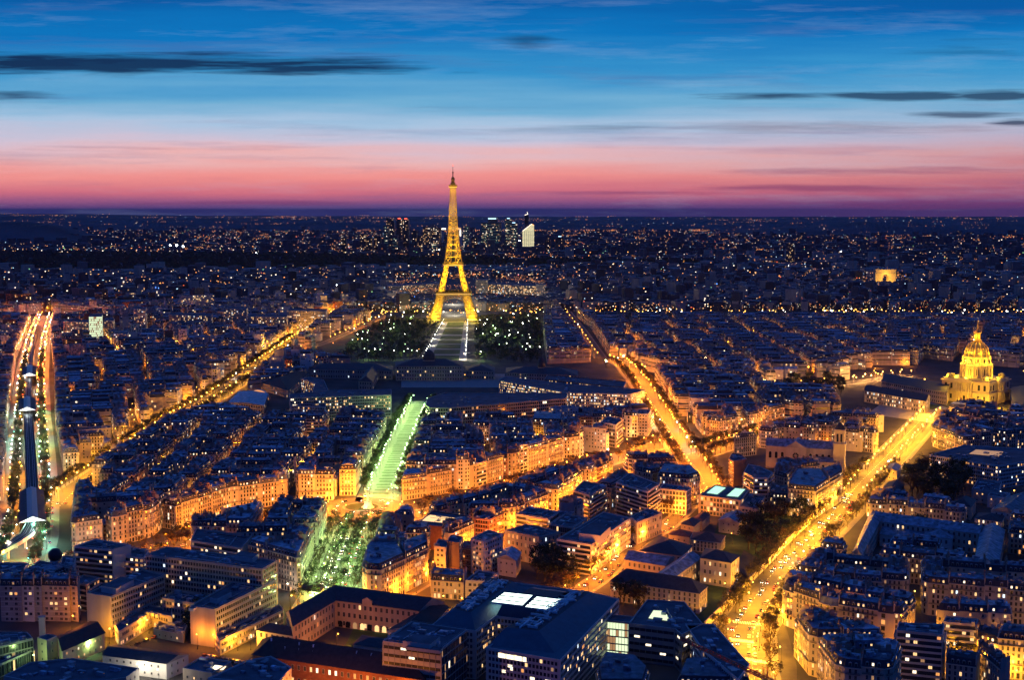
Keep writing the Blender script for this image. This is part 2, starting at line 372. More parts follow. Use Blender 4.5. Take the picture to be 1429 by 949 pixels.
# ------------------------------------------------------------------ one building
def facade(s, a, b, nx, ny, h, style, r, far, plit):
    dx, dy = b[0]-a[0], b[1]-a[1]; L = hypot(dx, dy); ux, uy = dx/L, dy/L
    at = lambda d, o=0.0: (a[0]+ux*d+nx*o, a[1]+uy*d+ny*o)
    wall = s.P('wall')
    def slab(d0, d1, o0, o1, z0, z1, m, B):
        p0 = at(d0, o0); p1 = at(d1, o0); p2 = at(d1, o1); p3 = at(d0, o1); B.prism([p3, p2, p1, p0][::-1], z0, z1, m, bottom=True)
    if style in ('haus', 'court', 'hotel'):
        gh = 4.0 if h > 14 else 3.4; n = max(1, round((h-gh)/3.05)); sh = (h-gh)/n
        bay = 2.5 if style == 'haus' else 3.1; k = max(1, int((L-1.0)/bay)); off = (L-k*bay)/2
        if far == 2:
            for f in range(n):
                for i in range(k):
                    if r.random() < plit*1.5: x, y = at(off+bay*(i+.5)); s.win(x, y, gh+sh*(f+.5), nx, ny, r.choice(['warm', 'dim', 'orange', 'white', 'warm', 'dim']), 1.8, 2.1)
            if style == 'haus':
                for f in range(n): slabq(wall, at(.6, .06), at(L-.6, .06), gh+sh*f+.7, gh+sh*f+2.2, 'glass2' if f % 2 else 'blank')
            return
        for f in range(n):
            for i in range(k):
                if style == 'court' and r.random() < .35: continue
                x, y = at(off+bay*(i+.5)); s.win(x, y, gh+sh*(f+.5)-.05, nx, ny, lit(r, plit), 1.15, 1.95 if style != 'court' else 1.5)
        if style in ('haus', 'hotel'):
            for i in range(k):
                x, y = at(off+bay*(i+.5)); s.win(x, y, 1.9, nx, ny, lit(r, plit*1.3), 1.7 if i % 2 else 1.2, 2.7)
            slab(0, L, 0, .3, gh-.2, gh, 'cornice', wall)
            slab(0, L, 0, .55, h-.35, h+.12, 'cornice', s.P('cornice') if not s.mass else wall)
        if style == 'haus' and n >= 4:
            for f in (1, n-1):
                bb = s.sub('', 'balcony') if not s.mass else wall
                z = gh+sh*f; slab(.4, L-.4, 0, .75, z-.16, z, 'cornice', bb)
                p0, p1 = at(.4, .72), at(L-.4, .72); slabq(bb, p0, p1, z+.35, z+.5, 'iron'); slabq(bb, p0, p1, z+.8, z+.95, 'iron'); slabq(bb, p0, p1, z, z+.22, 'iron')
    elif style in ('band', 'grid', 'school', 'small', 'modern', 'arches'):
        bw, ww, wh, sh = {'band': (1.9, 1.25, 1.7, 3.0), 'grid': (2.6, 2.0, 2.4, 3.3), 'school': (3.4, 1.3, 2.3, 4.4), 'small': (4.0, 1.0, 1.1, 4.0), 'modern': (2.8, 1.7, 1.5, 2.9), 'arches': (3.3, 1.5, 2.4, 4.2)}[style]
        n = max(1, int(h/sh)); sh = h/n; k = max(1, int((L-1.2)/bw)); off = (L-k*bw)/2
        for f in range(n):
            for i in range(k):
                if far == 2 and r.random() > .45: continue
                if style == 'modern' and r.random() < .12: continue
                x, y = at(off+bw*(i+.5)); s.win(x, y, sh*(f+.52), nx, ny, lit(r, plit), ww, wh)
            if style in ('band', 'modern') and far < 2: slab(.2, L-.2, 0, .18, sh*(f+1)-.35, sh*(f+1)-.1, 'concrete_pale', wall)
    elif style == 'terrace':
        n = max(1, int(h/3.0)); sh = h/n; k = max(1, int(L/3.4)); bw = L/k
        for f in range(n):
            bb = s.sub('', 'balcony') if not s.mass else wall
            z = sh*f
            slabq(wall, at(.5, .05), at(L-.5, .05), z+.3, z+2.5, 'glass2')
            if far < 2:
                slab(.2, L-.2, 0, 1.3, z-.18, z, 'concrete_pale', bb); slab(.2, L-.2, 1.15, 1.3, z, z+.95, 'concrete_pale', bb)
            for i in range(k):
                if r.random() < plit*1.3: x, y = at(bw*(i+.5), .06); s.win(x, y, z+1.6, nx, ny, r.choice(['warm', 'white', 'orange', 'dim']), 1.9, 1.5)
    elif style in ('glass', 'glasslit', 'stripes'):
        n = max(1, int(h/3.6)); sh = h/n; k = max(1, int(L/1.5)); bw = L/k
        for f in range(n):
            z = sh*f
            if style == 'stripes':
                slabq(wall, at(.6, .05), at(L-.6, .05), z+1.2, z+2.7, 'tower_dark')
                if r.random() < .6: d = r.uniform(2, L-5) if L > 8 else 1; slabq(wall, at(d, .08), at(min(L-1, d+3), .08), z+1.4, z+2.5, 'lit_white')
                continue
            for i in range(k):
                q = r.random(); m_ = ('lit_green' if q < .78 else 'lit_dim') if style == 'glasslit' else ('lit_dim' if q < .08 else 'lit_warm' if q < .095 else 'lit_white' if q < .105 else 'glass2' if q < .6 else 'glass')
                p0, p1 = at(bw*i+.1, .04), at(bw*(i+1)-.1, .04); slabq(wall, p0, p1, z+.35, z+sh-.35, m_)
            slab(0, L, 0, .2, z+sh-.2, z+sh, 'metal_grey', wall)
        if far < 1:
            fr = s.P('mullion') if not s.mass else wall
            for i in range(0, k+1, 2): p = at(bw*i, .12); fr.box(p, .06, .1, 0, h, atan2(uy, ux), 'metal_grey')
def slabq(b, p0, p1, z0, z1, m): b.quad((*p0, z0), (*p1, z0), (*p1, z1), (*p0, z1), m)

def roof_mansard(s, p, fl, h, r, rm, far, plit, mh=3.6, sl=1.5, dormers=True):
    roof = s.P('roof'); k = len(p)
    ins = [sl if f in 'sc' else 0.0 for f in fl]
    q = inset(p, ins); roof.loft(p, h, q, h+mh, 'slate' if rm != 'zinc2' else 'zinc1')
    top = h+mh
    # low pitched zinc top
    if k == 4 and min(edge(q, i)[4] for i in range(4)) > 2:
        e = [edge(q, i)[4] for i in range(4)]; st = [i for i in range(4) if fl[i] == 's'] or [0]; i0 = st[0]
        A, B, C, D = q[i0], q[(i0+1) % 4], q[(i0+2) % 4], q[(i0+3) % 4]
        m1 = ((B[0]+C[0])/2, (B[1]+C[1])/2, top+1.1); m2 = ((A[0]+D[0])/2, (A[1]+D[1])/2, top+1.1)
        roof.quad((*A, top), (*B, top), m1, m2, rm); roof.quad((*C, top), (*D, top), m2, m1, rm)
        roof.poly([(*B, top), (*C, top), m1], 'blank'); roof.poly([(*D, top), (*A, top), m2], 'blank')
    else: roof.poly([(*a, top) for a in q], rm)
    roof.loft(inset(p, [-.25 if f in 'sc' else 0 for f in fl]), h+.02, p, h+.14, 'zinc1') if far < 2 else None
    c = cent(p)
    if far < 2 or r.random() < .5:
        for _ in range(r.randint(5, 10) if far < 1 else r.randint(3, 6) if far < 2 else 1):
            tt = r.uniform(.15, .75); i = r.randrange(k); pt = (c[0]+(q[i][0]-c[0])*tt, c[1]+(q[i][1]-c[1])*tt)
            roof.box(pt, r.uniform(.4, 1.6), r.uniform(.4, 1.1), top, top+r.uniform(.9, 2.2), r.uniform(0, 3), r.choice(['zinc2', 'zinc0', 'blank', 'frame', 'zinc1']))
    for i in range(k):
        a, b, ux, uy, L = edge(p, i); nx, ny = uy, -ux
        if fl[i] in 'sc' and far < 2 and dormers and facing(a, b, nx, ny) and L > 3:
            n = int((L-1.5)/2.6)
            for j in range(n):
                d = (L-n*2.6)/2+2.6*(j+.5); s.dormer(a[0]+ux*d-nx*.35, a[1]+uy*d-ny*.35, h+.45, nx, ny, 'warm' if r.random() < plit else 'white' if r.random() < plit*.4 else 'dim' if r.random() < .08 else 'dark')
        elif fl[i] == 's' and far == 2 and facing(a, b, nx, ny) and L > 5:
            for j in range(int(L/4)):
                if r.random() < .3: s.win(a[0]+ux*(j*4+2)-nx*.8, a[1]+uy*(j*4+2)-ny*.8, h+1.6, nx, ny, r.choice(['dim', 'dim', 'warm', 'white', 'orange']), 1.5, 1.6)
                elif r.random() < .4: roofq = (a[0]+ux*(j*4+2)-nx*.5, a[1]+uy*(j*4+2)-ny*.5); roof.box(roofq, .6, .6, h+.4, h+2.3, atan2(uy, ux), 'stone1', 'zinc2')
        if fl[i] == 'p' and L > 5:
            # party wall rising over the roof, with its chimney stacks and pots
            roof.box(((a[0]+b[0])/2+ -uy*.15, (a[1]+b[1])/2+ux*.15), L/2-.4, .18, h, top+1.5, atan2(uy, ux), 'blank')
            for w_ in range(2 if L > 9 else 1):
                if r.random() < .15: continue
                d = L*(.3+.42*w_)+r.uniform(-.6, .6); hl = r.uniform(.9, 1.9); pt = (a[0]+ux*d-nx*.3, a[1]+uy*d-ny*.3)
                ch = s.sub('roof', 'chimney'); ang = atan2(uy, ux); zt = top+r.uniform(2.2, 3.4)
                ch.box(pt, hl, .32, h+1.5, zt, ang, 'chimney')
                if far < 2:
                    m_ = int(hl*2/.55)
                    for g in range(m_):
                        o_ = -hl+.3+g*.55; ch.box((pt[0]+ux*o_, pt[1]+uy*o_), .13, .13, zt, zt+.65, ang, 'pot')

def ridge(q):
    k = 4; e = [edge(q, i)[4] for i in range(4)]; return 0 if e[0]+e[2] > e[1]+e[3] else 1
def roof_pitched(s, p, h, rise, rm, hip, key='roof', over=.5):
    roof = s.P(key); p = inset(p, -over)
    i0 = ridge(p); A, B, C, D = p[i0], p[(i0+1) % 4], p[(i0+2) % 4], p[(i0+3) % 4]
    m1 = ((B[0]+C[0])/2, (B[1]+C[1])/2); m2 = ((A[0]+D[0])/2, (A[1]+D[1])/2)
    if hip:
        L = hypot(m1[0]-m2[0], m1[1]-m2[1]); w = hypot(B[0]-C[0], B[1]-C[1])/2; t_ = min(.45, w/L)
        m1, m2 = (m1[0]+(m2[0]-m1[0])*t_, m1[1]+(m2[1]-m1[1])*t_), (m2[0]+(m1[0]-m2[0])*t_, m2[1]+(m1[1]-m2[1])*t_)
    z = h+rise
    roof.quad((*A, h), (*B, h), (*m1, z), (*m2, z), rm); roof.quad((*C, h), (*D, h), (*m2, z), (*m1, z), rm)
    g = rm if hip else 'blank'
    roof.poly([(*B, h), (*C, h), (*m1, z)], g); roof.poly([(*D, h), (*A, h), (*m2, z)], g)
    roof.poly([(*a, h) for a in p], rm)
    return m1, m2, z
def roof_flat(s, p, h, r, far, clutter=4, rm='flat_roof'):
    roof = s.P('roof'); wm = s.wm
    roof.poly([(*a, h) for a in inset(p, .4)], rm)
    q = inset(p, .4)
    w = s.P('parapet') if not s.mass else roof
    w.loft(p, h-.02, p, h+.8, wm); w.loft(p, h+.8, q, h+.8, 'concrete_pale'); w.loft(q, h+.8, q, h, wm)
    if far < 1 and len(q) == 4 and rm != 'roof_teal' and clutter > 1:
        for _ in range(5):
            t_ = r.uniform(.12, .88); i = r.randrange(2); A = (q[i][0]+(q[i+1][0]-q[i][0])*t_, q[i][1]+(q[i+1][1]-q[i][1])*t_); B = (q[(i+3) % 4][0]+(q[(i+2) % 4][0]-q[(i+3) % 4][0])*t_, q[(i+3) % 4][1]+(q[(i+2) % 4][1]-q[(i+3) % 4][1])*t_)
            k0, k1 = r.uniform(.05, .3), r.uniform(.6, .95); m0 = (A[0]+(B[0]-A[0])*k0, A[1]+(B[1]-A[1])*k0, h+.25); m1 = (A[0]+(B[0]-A[0])*k1, A[1]+(B[1]-A[1])*k1, h+.25); roof.bar(m0, m1, r.uniform(.12, .3), r.choice(['metal_grey', 'zinc2', 'pale_metal', 'slate']))
        for i in range(4):
            a_, b_ = q[i], q[(i+1) % 4]; roof.bar((*a_, h+1.5), (*b_, h+1.5), .05, 'metal_grey')
    c = cent(p)
    for _ in range(clutter*2 if far < 2 else 1):
        i = r.randrange(len(q)); tt = r.uniform(.1, .8); pt = (c[0]+(q[i][0]-c[0])*tt, c[1]+(q[i][1]-c[1])*tt); ang = atan2(*reversed(edge(p, 0)[2:4]))
        roof.box(pt, r.uniform(.5, 2.2), r.uniform(.5, 1.5), h, h+r.uniform(.5, 2.0), ang, r.choice(['metal_grey', 'zinc2', 'concrete', 'zinc0']))

def building(s, poly, fl, h, r, style='haus', wall='stone0', rm='zinc0', roof='mansard', far=0, plit=.14, rise=4, clutter=4, court='court', es=None):
    p = poly; s.wm = wall; W_ = s.P('wall'); k = len(p)
    for i in range(k):
        a, b, ux, uy, L = edge(p, i); nx, ny = uy, -ux
        m_ = wall if fl[i] == 's' else ('blank' if fl[i] == 'p' and style == 'haus' else wall)
        W_.quad((*a, -.3), (*b, -.3), (*b, h), (*a, h), m_)
        if L > 2.2 and facing(a, b, nx, ny) and fl[i] in 'sc' and (es or {}).get(i) != 'none':
            facade(s, a, b, nx, ny, h, (es or {}).get(i) or (style if fl[i] == 's' else court), r, far, plit)
    if roof == 'mansard': roof_mansard(s, p, fl, h, r, rm, far, plit*1.1)
    elif roof in ('hip', 'gable') and k == 4: roof_pitched(s, p, h, rise, rm, roof == 'hip')
    else: roof_flat(s, p, h, r, far, clutter, rm if rm in ('flat_roof', 'roof_teal') else 'flat_roof')

# ------------------------------------------------------------------ lots round a block
def block_lots(P_, depth, wid, r):
    P_ = ccw(P_); k = len(P_); out = []
    A = area(P_)
    if A < 90: return out
    wmin = 2*A/sum(edge(P_, i)[4] for i in range(k))       # about half the width of a long block
    if wmin < depth*.92 or A < 900:
        # thin block: slices across its long axis
        i0 = max(range(k), key=lambda i: edge(P_, i)[4]); a, b, ux, uy, L = edge(P_, i0)
        ds = [(q[0]-a[0])*ux+(q[1]-a[1])*uy for q in P_]; d0, d1 = min(ds), max(ds); n = max(1, round((d1-d0)/r.uniform(*wid)))
        for j in range(n):
            e0 = d0+(d1-d0)*j/n; e1 = d0+(d1-d0)*(j+1)/n
            q = clip(P_, (a[0]+ux*e0, a[1]+uy*e0), (ux, uy)) if j else P_
            q = clip(q, (a[0]+ux*e1, a[1]+uy*e1), (-ux, -uy)) if j < n-1 else q
            if len(q) < 3 or area(q) < 50: continue
            fl = ''
            for i in range(len(q)):
                _, _, vx, vy, l = edge(q, i); mid = ((q[i][0]+q[(i+1) % len(q)][0])/2-a[0])*ux+((q[i][1]+q[(i+1) % len(q)][1])/2-a[1])*uy
                fl += 'p' if abs(vx*ux+vy*uy) < .3 and ((abs(mid-e0) < 1 and j) or (abs(mid-e1) < 1 and j < n-1)) else 's'
            out.append((q, fl))
        return out
    Q = inset(P_, depth)
    th = []
    for i in range(k):
        _, _, ux, uy, _ = edge(P_, i-1 if i else k-1); _, _, vx, vy, _ = edge(P_, i)
        turn = atan2(ux*vy-uy*vx, ux*vx+uy*vy); inner = pi-turn; th.append(inner)
    cs = [max(6.0, depth/max(.35, tan(t_/2))+3.0) if t_ < pi*.95 else 6.0 for t_ in th]
    def at(i, d, o=0.0):
        a, b, ux, uy, L = edge(P_, i); return (a[0]+ux*d-uy*o, a[1]+uy*d+ux*o)
    lim = []
    for i in range(k):
        L = edge(P_, i)[4]; c0, c1 = cs[i], cs[(i+1) % k]
        if c0+c1 > L: f = L/(c0+c1); c0 *= f; c1 *= f
        lim.append((c0, L-c1, L))
    for i in range(k):                    # corner houses
        pi_ = (i-1) % k; e1 = lim[pi_][1]; e0 = lim[i][0]; V = P_[i]; L1 = lim[pi_][2]
        c = min(3.2, (L1-e1)*.35, e0*.35)
        q = [at(pi_, e1), at(pi_, L1-c), at(i, c), at(i, e0), at(i, e0, depth), Q[i], at(pi_, e1, depth)]; fl = 'sssp'+'cc'+'p'
        if th[i] > pi*.95: q = [at(pi_, e1), V, at(i, e0), at(i, e0, depth), Q[i], at(pi_, e1, depth)]; fl = 'sspccp'
        if area(q) > 60: out.append((q, fl))
        m = lim[i][1]-lim[i][0]
        if m > 7:
            n = max(1, round(m/r.uniform(*wid))); cuts = [lim[i][0]+m*j/n+(r.uniform(-2, 2) if 0 < j < n else 0) for j in range(n+1)]
            for j in range(n):
                dd = depth+r.choice([0, 0, -1.5, 1.5]) if n > 1 else depth
                out.append(([at(i, cuts[j]), at(i, cuts[j+1]), at(i, cuts[j+1], dd), at(i, cuts[j], dd)], 'spcp'))
    if area(Q) > 350 and all(edge(Q, i)[4] > 0 for i in range(k)):
        q2 = inset(Q, 2.5)
        if area(q2) > 200 and area(q2) < A:
            for c_ in split_poly(q2, 260, 5.0, r):
                if len(c_) >= 3 and 60 < area(ccw(c_)) and r.random() < .7: out.append((ccw(c_), 'i'*len(c_)))
    return out
def split_poly(p, amax, gap, r, cuts=None):
    p = ccw(p)
    if len(p) < 3: return []
    if area(p) < amax: return [p]
    i0 = max(range(len(p)), key=lambda i: edge(p, i)[4]); a, b, ux, uy, L = edge(p, i0)
    ds = [(q[0]-a[0])*ux+(q[1]-a[1])*uy for q in p]; es = [-(q[0]-a[0])*uy+(q[1]-a[1])*ux for q in p]
    if max(ds)-min(ds) < max(es)-min(es): ux, uy = -uy, ux; ds = es
    tt = r.uniform(.42, .58); d = min(ds)+(max(ds)-min(ds))*tt; d0 = d-min(0, 0)
    g = gap/2; base = (a[0]+ux*(d), a[1]+uy*(d))
    A_ = clip(p, (base[0]-ux*g, base[1]-uy*g), (-ux, -uy)); B_ = clip(p, (base[0]+ux*g, base[1]+uy*g), (ux, uy))
    out = []
    if cuts is not None and len(A_) > 2:
        e_ = sorted([(-(q[0]-base[0])*uy+(q[1]-base[1])*ux) for q in A_ if abs((q[0]-base[0])*ux+(q[1]-base[1])*uy) < g+.6])
        if len(e_) >= 2: cuts.append(((base[0]-uy*e_[0], base[1]+ux*e_[0]), (base[0]-uy*e_[-1], base[1]+ux*e_[-1])))
    for q in (A_, B_):
        if len(q) > 2 and area(ccw(q)) > 40: out += split_poly(q, amax, gap, r, cuts)
    return out
# ------------------------------------------------------------------ streets (centre lines read from the picture, on the ground)
ROADS = {
 'metro': dict(n='elevated railway', px=[(20, 800), (36, 752), (42, 700), (43, 640), (42, 580), (45, 520), (53, 472), (64, 440)], w=44, c='mixed'),
 'left': dict(n='diagonal tree-lined avenue', px=[(84, 706), (102, 686), (152, 652), (202, 618), (240, 590), (290, 563), (330, 536), (368, 508), (406, 481), (472, 437)], w=32, c='yellow'),
 'orange': dict(n='orange street', px=[(92, 795), (175, 783), (250, 762), (330, 738), (400, 727), (458, 722)], w=36, c='orange'),
 'orange2': dict(n='orange street beyond roundabout', px=[(556, 723), (600, 716), (660, 702), (735, 680), (830, 650), (925, 620)], w=30, c='orange'),
 'cross': dict(n='narrow orange street', px=[(470, 846), (541, 843), (600, 808), (690, 763), (732, 743), (778, 726), (820, 698), (880, 664)], w=15, c='orange'),
 'cross2': dict(n='street of modern flats', px=[(770, 850), (800, 833), (840, 806), (866, 778), (892, 758), (930, 736), (962, 706), (984, 688)], w=16, c='orange'),
 'diag': dict(n='busy diagonal avenue', px=[(992, 690), (976, 660), (955, 632), (932, 596), (910, 561), (893, 534), (874, 512), (858, 502)], w=34, c='orange'),
 'boul': dict(n='golden boulevard', px=[(1044, 985), (1036, 930), (1038, 880), (1078, 815), (1125, 762), (1170, 718), (1211, 672), (1250, 632), (1283, 596), (1300, 578)], w=36, c='yellow'),
 'link': dict(n='side avenue off the crossing', px=[(975, 637), (1020, 622), (1062, 611), (1110, 600)], w=28, c='orange'),
 'green': dict(n='green lit avenue', px=[(527, 700), (545, 655), (563, 612), (578, 580), (589, 560)], w=36, c='green'),
 'green2': dict(n='green lit square', px=[(450, 850), (468, 812), (486, 765), (500, 728)], w=36, c='green'),
 'espl': dict(n='avenue by the esplanade', px=[(1075, 546), (1130, 541), (1200, 533), (1270, 524)], w=24, c='amber'),
 'rapp': dict(n='straight far avenue', px=[(838, 500), (812, 462), (785, 428), (772, 398)], w=22, c='orange'),
 'lowend': dict(n='lower right street', px=[(1330, 935), (1400, 925), (1470, 905)], w=12, c='yellow'),
 'suff': dict(n='avenue left of the park', px=[(392, 498), (455, 478), (500, 458), (540, 440)], w=16, c='orange'),
 'mid1': dict(n='far left avenue', px=[(120, 430), (200, 432), (290, 418), (330, 410)], w=14, c='amber'),
}
CIRC = (G(505, 708), 34.0)
for k_, r_ in ROADS.items(): r_['p'] = [G(*a) for a in r_['px']]
def pdist(pt, pl):
    best = (1e9, 0, 1); acc = 0
    for i in range(len(pl)-1):
        (x0, y0), (x1, y1) = pl[i], pl[i+1]; dx, dy = x1-x0, y1-y0; L = hypot(dx, dy); tt = max(0, min(1, ((pt[0]-x0)*dx+(pt[1]-y0)*dy)/L/L))
        qx, qy = x0+dx*tt, y0+dy*tt; d = hypot(pt[0]-qx, pt[1]-qy)
        if d < best[0]: best = (d, acc+L*tt, 1 if dx*(pt[1]-y0)-dy*(pt[0]-x0) > 0 else -1)
        acc += L
    return best
def along(pl, d, off=0.0):
    for i in range(len(pl)-1):
        (x0, y0), (x1, y1) = pl[i], pl[i+1]; L = hypot(x1-x0, y1-y0)
        if d <= L or i == len(pl)-2:
            ux, uy = (x1-x0)/L, (y1-y0)/L; return (x0+ux*d-uy*off, y0+uy*d+ux*off, atan2(uy, ux))
        d -= L
def plen(pl): return sum(hypot(pl[i+1][0]-pl[i][0], pl[i+1][1]-pl[i][1]) for i in range(len(pl)-1))

# ------------------------------------------------------------------ ground, roads
g = MB(); rings = [0, 300, 600, 1000, 1500, 2200, 3000, 4000, 5500, 7500, 10000, 14000, 20000, 30000, 45000]; NA = 72
for d in rings:
    for i in range(NA): a = 2*pi*i/NA; g.v.append((d*sin(a), d*cos(a), GZ(d)))
for j in range(len(rings)-1):
    for i in range(NA):
        g.f.append((j*NA+i, j*NA+(i+1) % NA, (j+1)*NA+(i+1) % NA, (j+1)*NA+i)); g.m.append('ground')
g.obj('ground')['kind'] = 'structure'
def strip(b, pl, o0, o1, z, m):
    n = len(pl); N = []
    for i in range(n):
        a = pl[max(0, i-1)]; c = pl[min(n-1, i+1)]; L = hypot(c[0]-a[0], c[1]-a[1]); N.append((-(c[1]-a[1])/L, (c[0]-a[0])/L))
    for i in range(n-1):
        a, c = pl[i], pl[i+1]; q = lambda p, n_, o: (p[0]+n_[0]*o, p[1]+n_[1]*o, z)
        b.quad(q(a, N[i], o0), q(c, N[i+1], o0), q(c, N[i+1], o1), q(a, N[i], o1), m)
zr = 0.02; rd_ = random.Random(4)
for k_, r_ in ROADS.items():
    zr += .006; w = r_['w']/2; pl = r_['p']
    b = MB(); sw = max(2.5, w*.26); strip(b, pl, w-sw, w, .14+zr/4, 'pavement'); strip(b, pl, -w, -w+sw, .14+zr/4, 'pavement')
    strip(b, pl, -w-.01, -w, .0, 'pavement'); b.obj('pavement')['kind'] = 'structure'
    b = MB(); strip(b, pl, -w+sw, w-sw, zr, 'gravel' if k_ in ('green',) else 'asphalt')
    if k_ in ('boul', 'diag', 'left', 'link'):
        L = plen(pl); d = 0
        while d < L and pl[0][1] < 1600:
            for o in ((-5, 5) if k_ == 'boul' else (0,)):
                x, y, a = along(pl, d, o); b.box((x, y), 1.5, .1, zr, zr+.01, a, 'paint')
            d += 7
    b.obj('road')['kind'] = 'structure'
    if k_ == 'green':  # added strips imitate the stripes of tree shade and stalls on the ground
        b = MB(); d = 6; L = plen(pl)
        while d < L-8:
            x, y, a = along(pl, d); b.box((x, y), rd_.uniform(1.5, 3), rd_.uniform(5, 7.0), zr, zr+.03, a, 'shade_stripe'); d += rd_.uniform(9, 14)
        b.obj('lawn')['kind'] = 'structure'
b = MB(); b.poly([(*G(*a), .024) for a in ((1112, 990), (1112, 930), (1095, 868), (1078, 836), (1050, 838), (990, 872), (1020, 910), (1052, 962), (1060, 990))], 'asphalt'); b.obj('crossing_road')['kind'] = 'structure'
b = MB()
for (a, c, o0, o1, n) in (((1020, 893), (1052, 897), 0, 0, 14), ((1040, 920), (1078, 927), 0, 0, 14), ((1022, 868), (1062, 872), 0, 0, 12)):
    A, B = G(*a), G(*c)
    for i in range(n):
        tt = (i+.5)/n; b.box((A[0]+(B[0]-A[0])*tt, A[1]+(B[1]-A[1])*tt), .35, 2.2, .05, .07, 0.0, 'paint')
b.obj('road_marking')['kind'] = 'structure'
b = MB(); b.lathe(CIRC[0], [(0.01, .16), (33.5, .16), (33.5, 0)], 'asphalt', 48); b.lathe(CIRC[0], [(15, .18), (15, .32), (12.6, .32)], 'pavement', 40); b.lathe(CIRC[0], [(12.6, .34), (0.01, .5)], 'grass', 40)
b.obj('roundabout_road')['kind'] = 'structure'

# ------------------------------------------------------------------ zones between the streets (on the ground), cut into blocks, then into lots
ZONES = [
 ([(264, 794), (337, 808), (421, 832), (459, 746), (395, 745), (266, 777)], 3600, 7, 22, (15, 21), 13, 'haus', 'between'),
 ([(503, 832), (540, 836), (600, 800), (690, 755), (728, 736), (772, 719), (814, 691), (858, 670), (840, 664), (738, 698), (660, 723), (600, 738), (538, 746)], 3600, 8, 17, (14, 20), 12, 'haus', 'z'),
 ([(905, 668), (962, 664), (975, 690), (930, 700), (885, 690), (860, 664)], 2600, 8, 19, (16, 24), 13, 'haus', 'z'),
 ([(650, 800), (705, 772), (748, 752), (790, 736), (832, 704), (868, 684), (880, 697), (850, 712), (800, 745), (770, 770), (700, 792)], 3000, 9, 17, (15, 24), 12, 'mix', 'z'),
 ([(98, 773), (170, 762), (248, 741), (324, 715), (400, 704), (494, 700), (541, 612), (534, 604), (410, 608), (310, 590), (250, 600), (205, 632), (150, 668), (106, 702)], 4200, 9, 20, (16, 22), 13, 'haus', 'z'),
 ([(559, 700), (600, 694), (660, 682), (732, 660), (830, 632), (905, 610), (918, 588), (900, 590), (760, 602), (604, 608), (588, 610)], 4200, 9, 19, (16, 26), 13, 'mix', 'z'),
 ([(930, 562), (945, 590), (968, 622), (1010, 614), (1062, 602), (1110, 592), (1175, 588), (1165, 568), (1060, 556), (960, 534), (912, 532)], 4600, 8, 20, (16, 22), 13, 'haus', 'z'),
 ([(1020, 640), (1062, 622), (1100, 612), (1200, 600), (1262, 600), (1225, 632), (1185, 640), (1180, 632), (1068, 634)], 3000, 9, 19, (15, 24), 13, 'haus', 'z'),
 ([(1078, 684), (1098, 690), (1112, 678), (1146, 674), (1140, 666), (1082, 668)], 2400, 8, 15, (15, 22), 13, 'haus', 'z'),
 ([(1104, 914), (1165, 995), (1245, 1005), (1262, 955), (1206, 930), (1178, 926), (1136, 903)], 2600, 7, 21, (14, 20), 12, 'haus', 'z'),
 ([(1088, 872), (1152, 896), (1240, 911), (1318, 918), (1392, 924), (1470, 930), (1470, 908), (1390, 900), (1318, 894), (1200, 874), (1098, 851)], 4200, 7, 20, (15, 20), 12, 'haus', 'z'),
 ([(1108, 838), (1176, 849), (1280, 858), (1388, 870), (1470, 878), (1470, 843), (1386, 835), (1230, 822), (1132, 812)], 6000, 6, 19, (16, 21), 12, 'haus', 'z'),
 ([(1140, 800), (1240, 812), (1385, 829), (1390, 806), (1230, 789), (1158, 780)], 6000, 6, 18, (16, 21), 12, 'haus', 'z'),
 ([(1206, 722), (1278, 728), (1348, 735), (1352, 722), (1280, 712), (1222, 706)], 4000, 6, 12, (15, 20), 11, 'haus', 'z'),
 ([(1400, 800), (1470, 805), (1470, 722), (1412, 720)], 2600, 9, 16, (16, 24), 12, 'haus', 'z'),
 ([(1296, 622), (1345, 640), (1470, 628), (1470, 572), (1330, 588), (1306, 600)], 3600, 10, 17, (16, 24), 12, 'haus', 'z'),
 ([(92, 690), (145, 652), (195, 616), (232, 588), (282, 561), (322, 534), (358, 508), (300, 500), (200, 505), (75, 520), (76, 600)], 4200, 9, 19, (16, 22), 13, 'haus', 'z'),
 ([(73, 516), (200, 501), (300, 497), (362, 502), (398, 478), (440, 452), (300, 440), (180, 446), (74, 454), (70, 480)], 5200, 10, 20, (18, 28), 13, 'mix', 'z'),
 ([(-60, 770), (4, 760), (12, 600), (24, 500), (44, 452), (-60, 450)], 5000, 10, 20, (18, 28), 13, 'mix', 'z'),
 ([(404, 500), (470, 478), (500, 462), (520, 448), (480, 440), (420, 478)], 4200, 9, 21, (18, 26), 13, 'haus', 'z'),
 ([(372, 512), (402, 500), (440, 504), (470, 512), (400, 540), (345, 546)], 3000, 9, 14, (18, 26), 12, 'mix', 'z'),
 ([(762, 508), (826, 506), (800, 468), (778, 436), (758, 436), (757, 470)], 4200, 9, 21, (18, 26), 13, 'haus', 'z'),
 ([(850, 500), (890, 516), (960, 530), (1060, 548), (1140, 536), (1275, 518), (1290, 500), (1280, 472), (1100, 462), (940, 462), (826, 462)], 5200, 10, 20, (17, 26), 13, 'haus', 'z'),
 ([(1284, 500), (1480, 520), (1480, 462), (1282, 468)], 5600, 10, 19, (17, 28), 13, 'haus', 'z'),
 ([(800, 440), (826, 460), (940, 461), (1100, 461), (1280, 470), (1480, 458), (1480, 453), (1100, 452), (840, 451), (815, 446)], 6500, 10, 19, (20, 32), 13, 'haus', 'z'),
 ([(-60, 448), (70, 436), (180, 444), (300, 436), (440, 448), (500, 432), (480, 424), (300, 416), (100, 424), (-60, 426)], 7000, 12, 20, (22, 40), 14, 'mix', 'z'),
]
EXCL = []      # polygons kept free of generated lots (world)
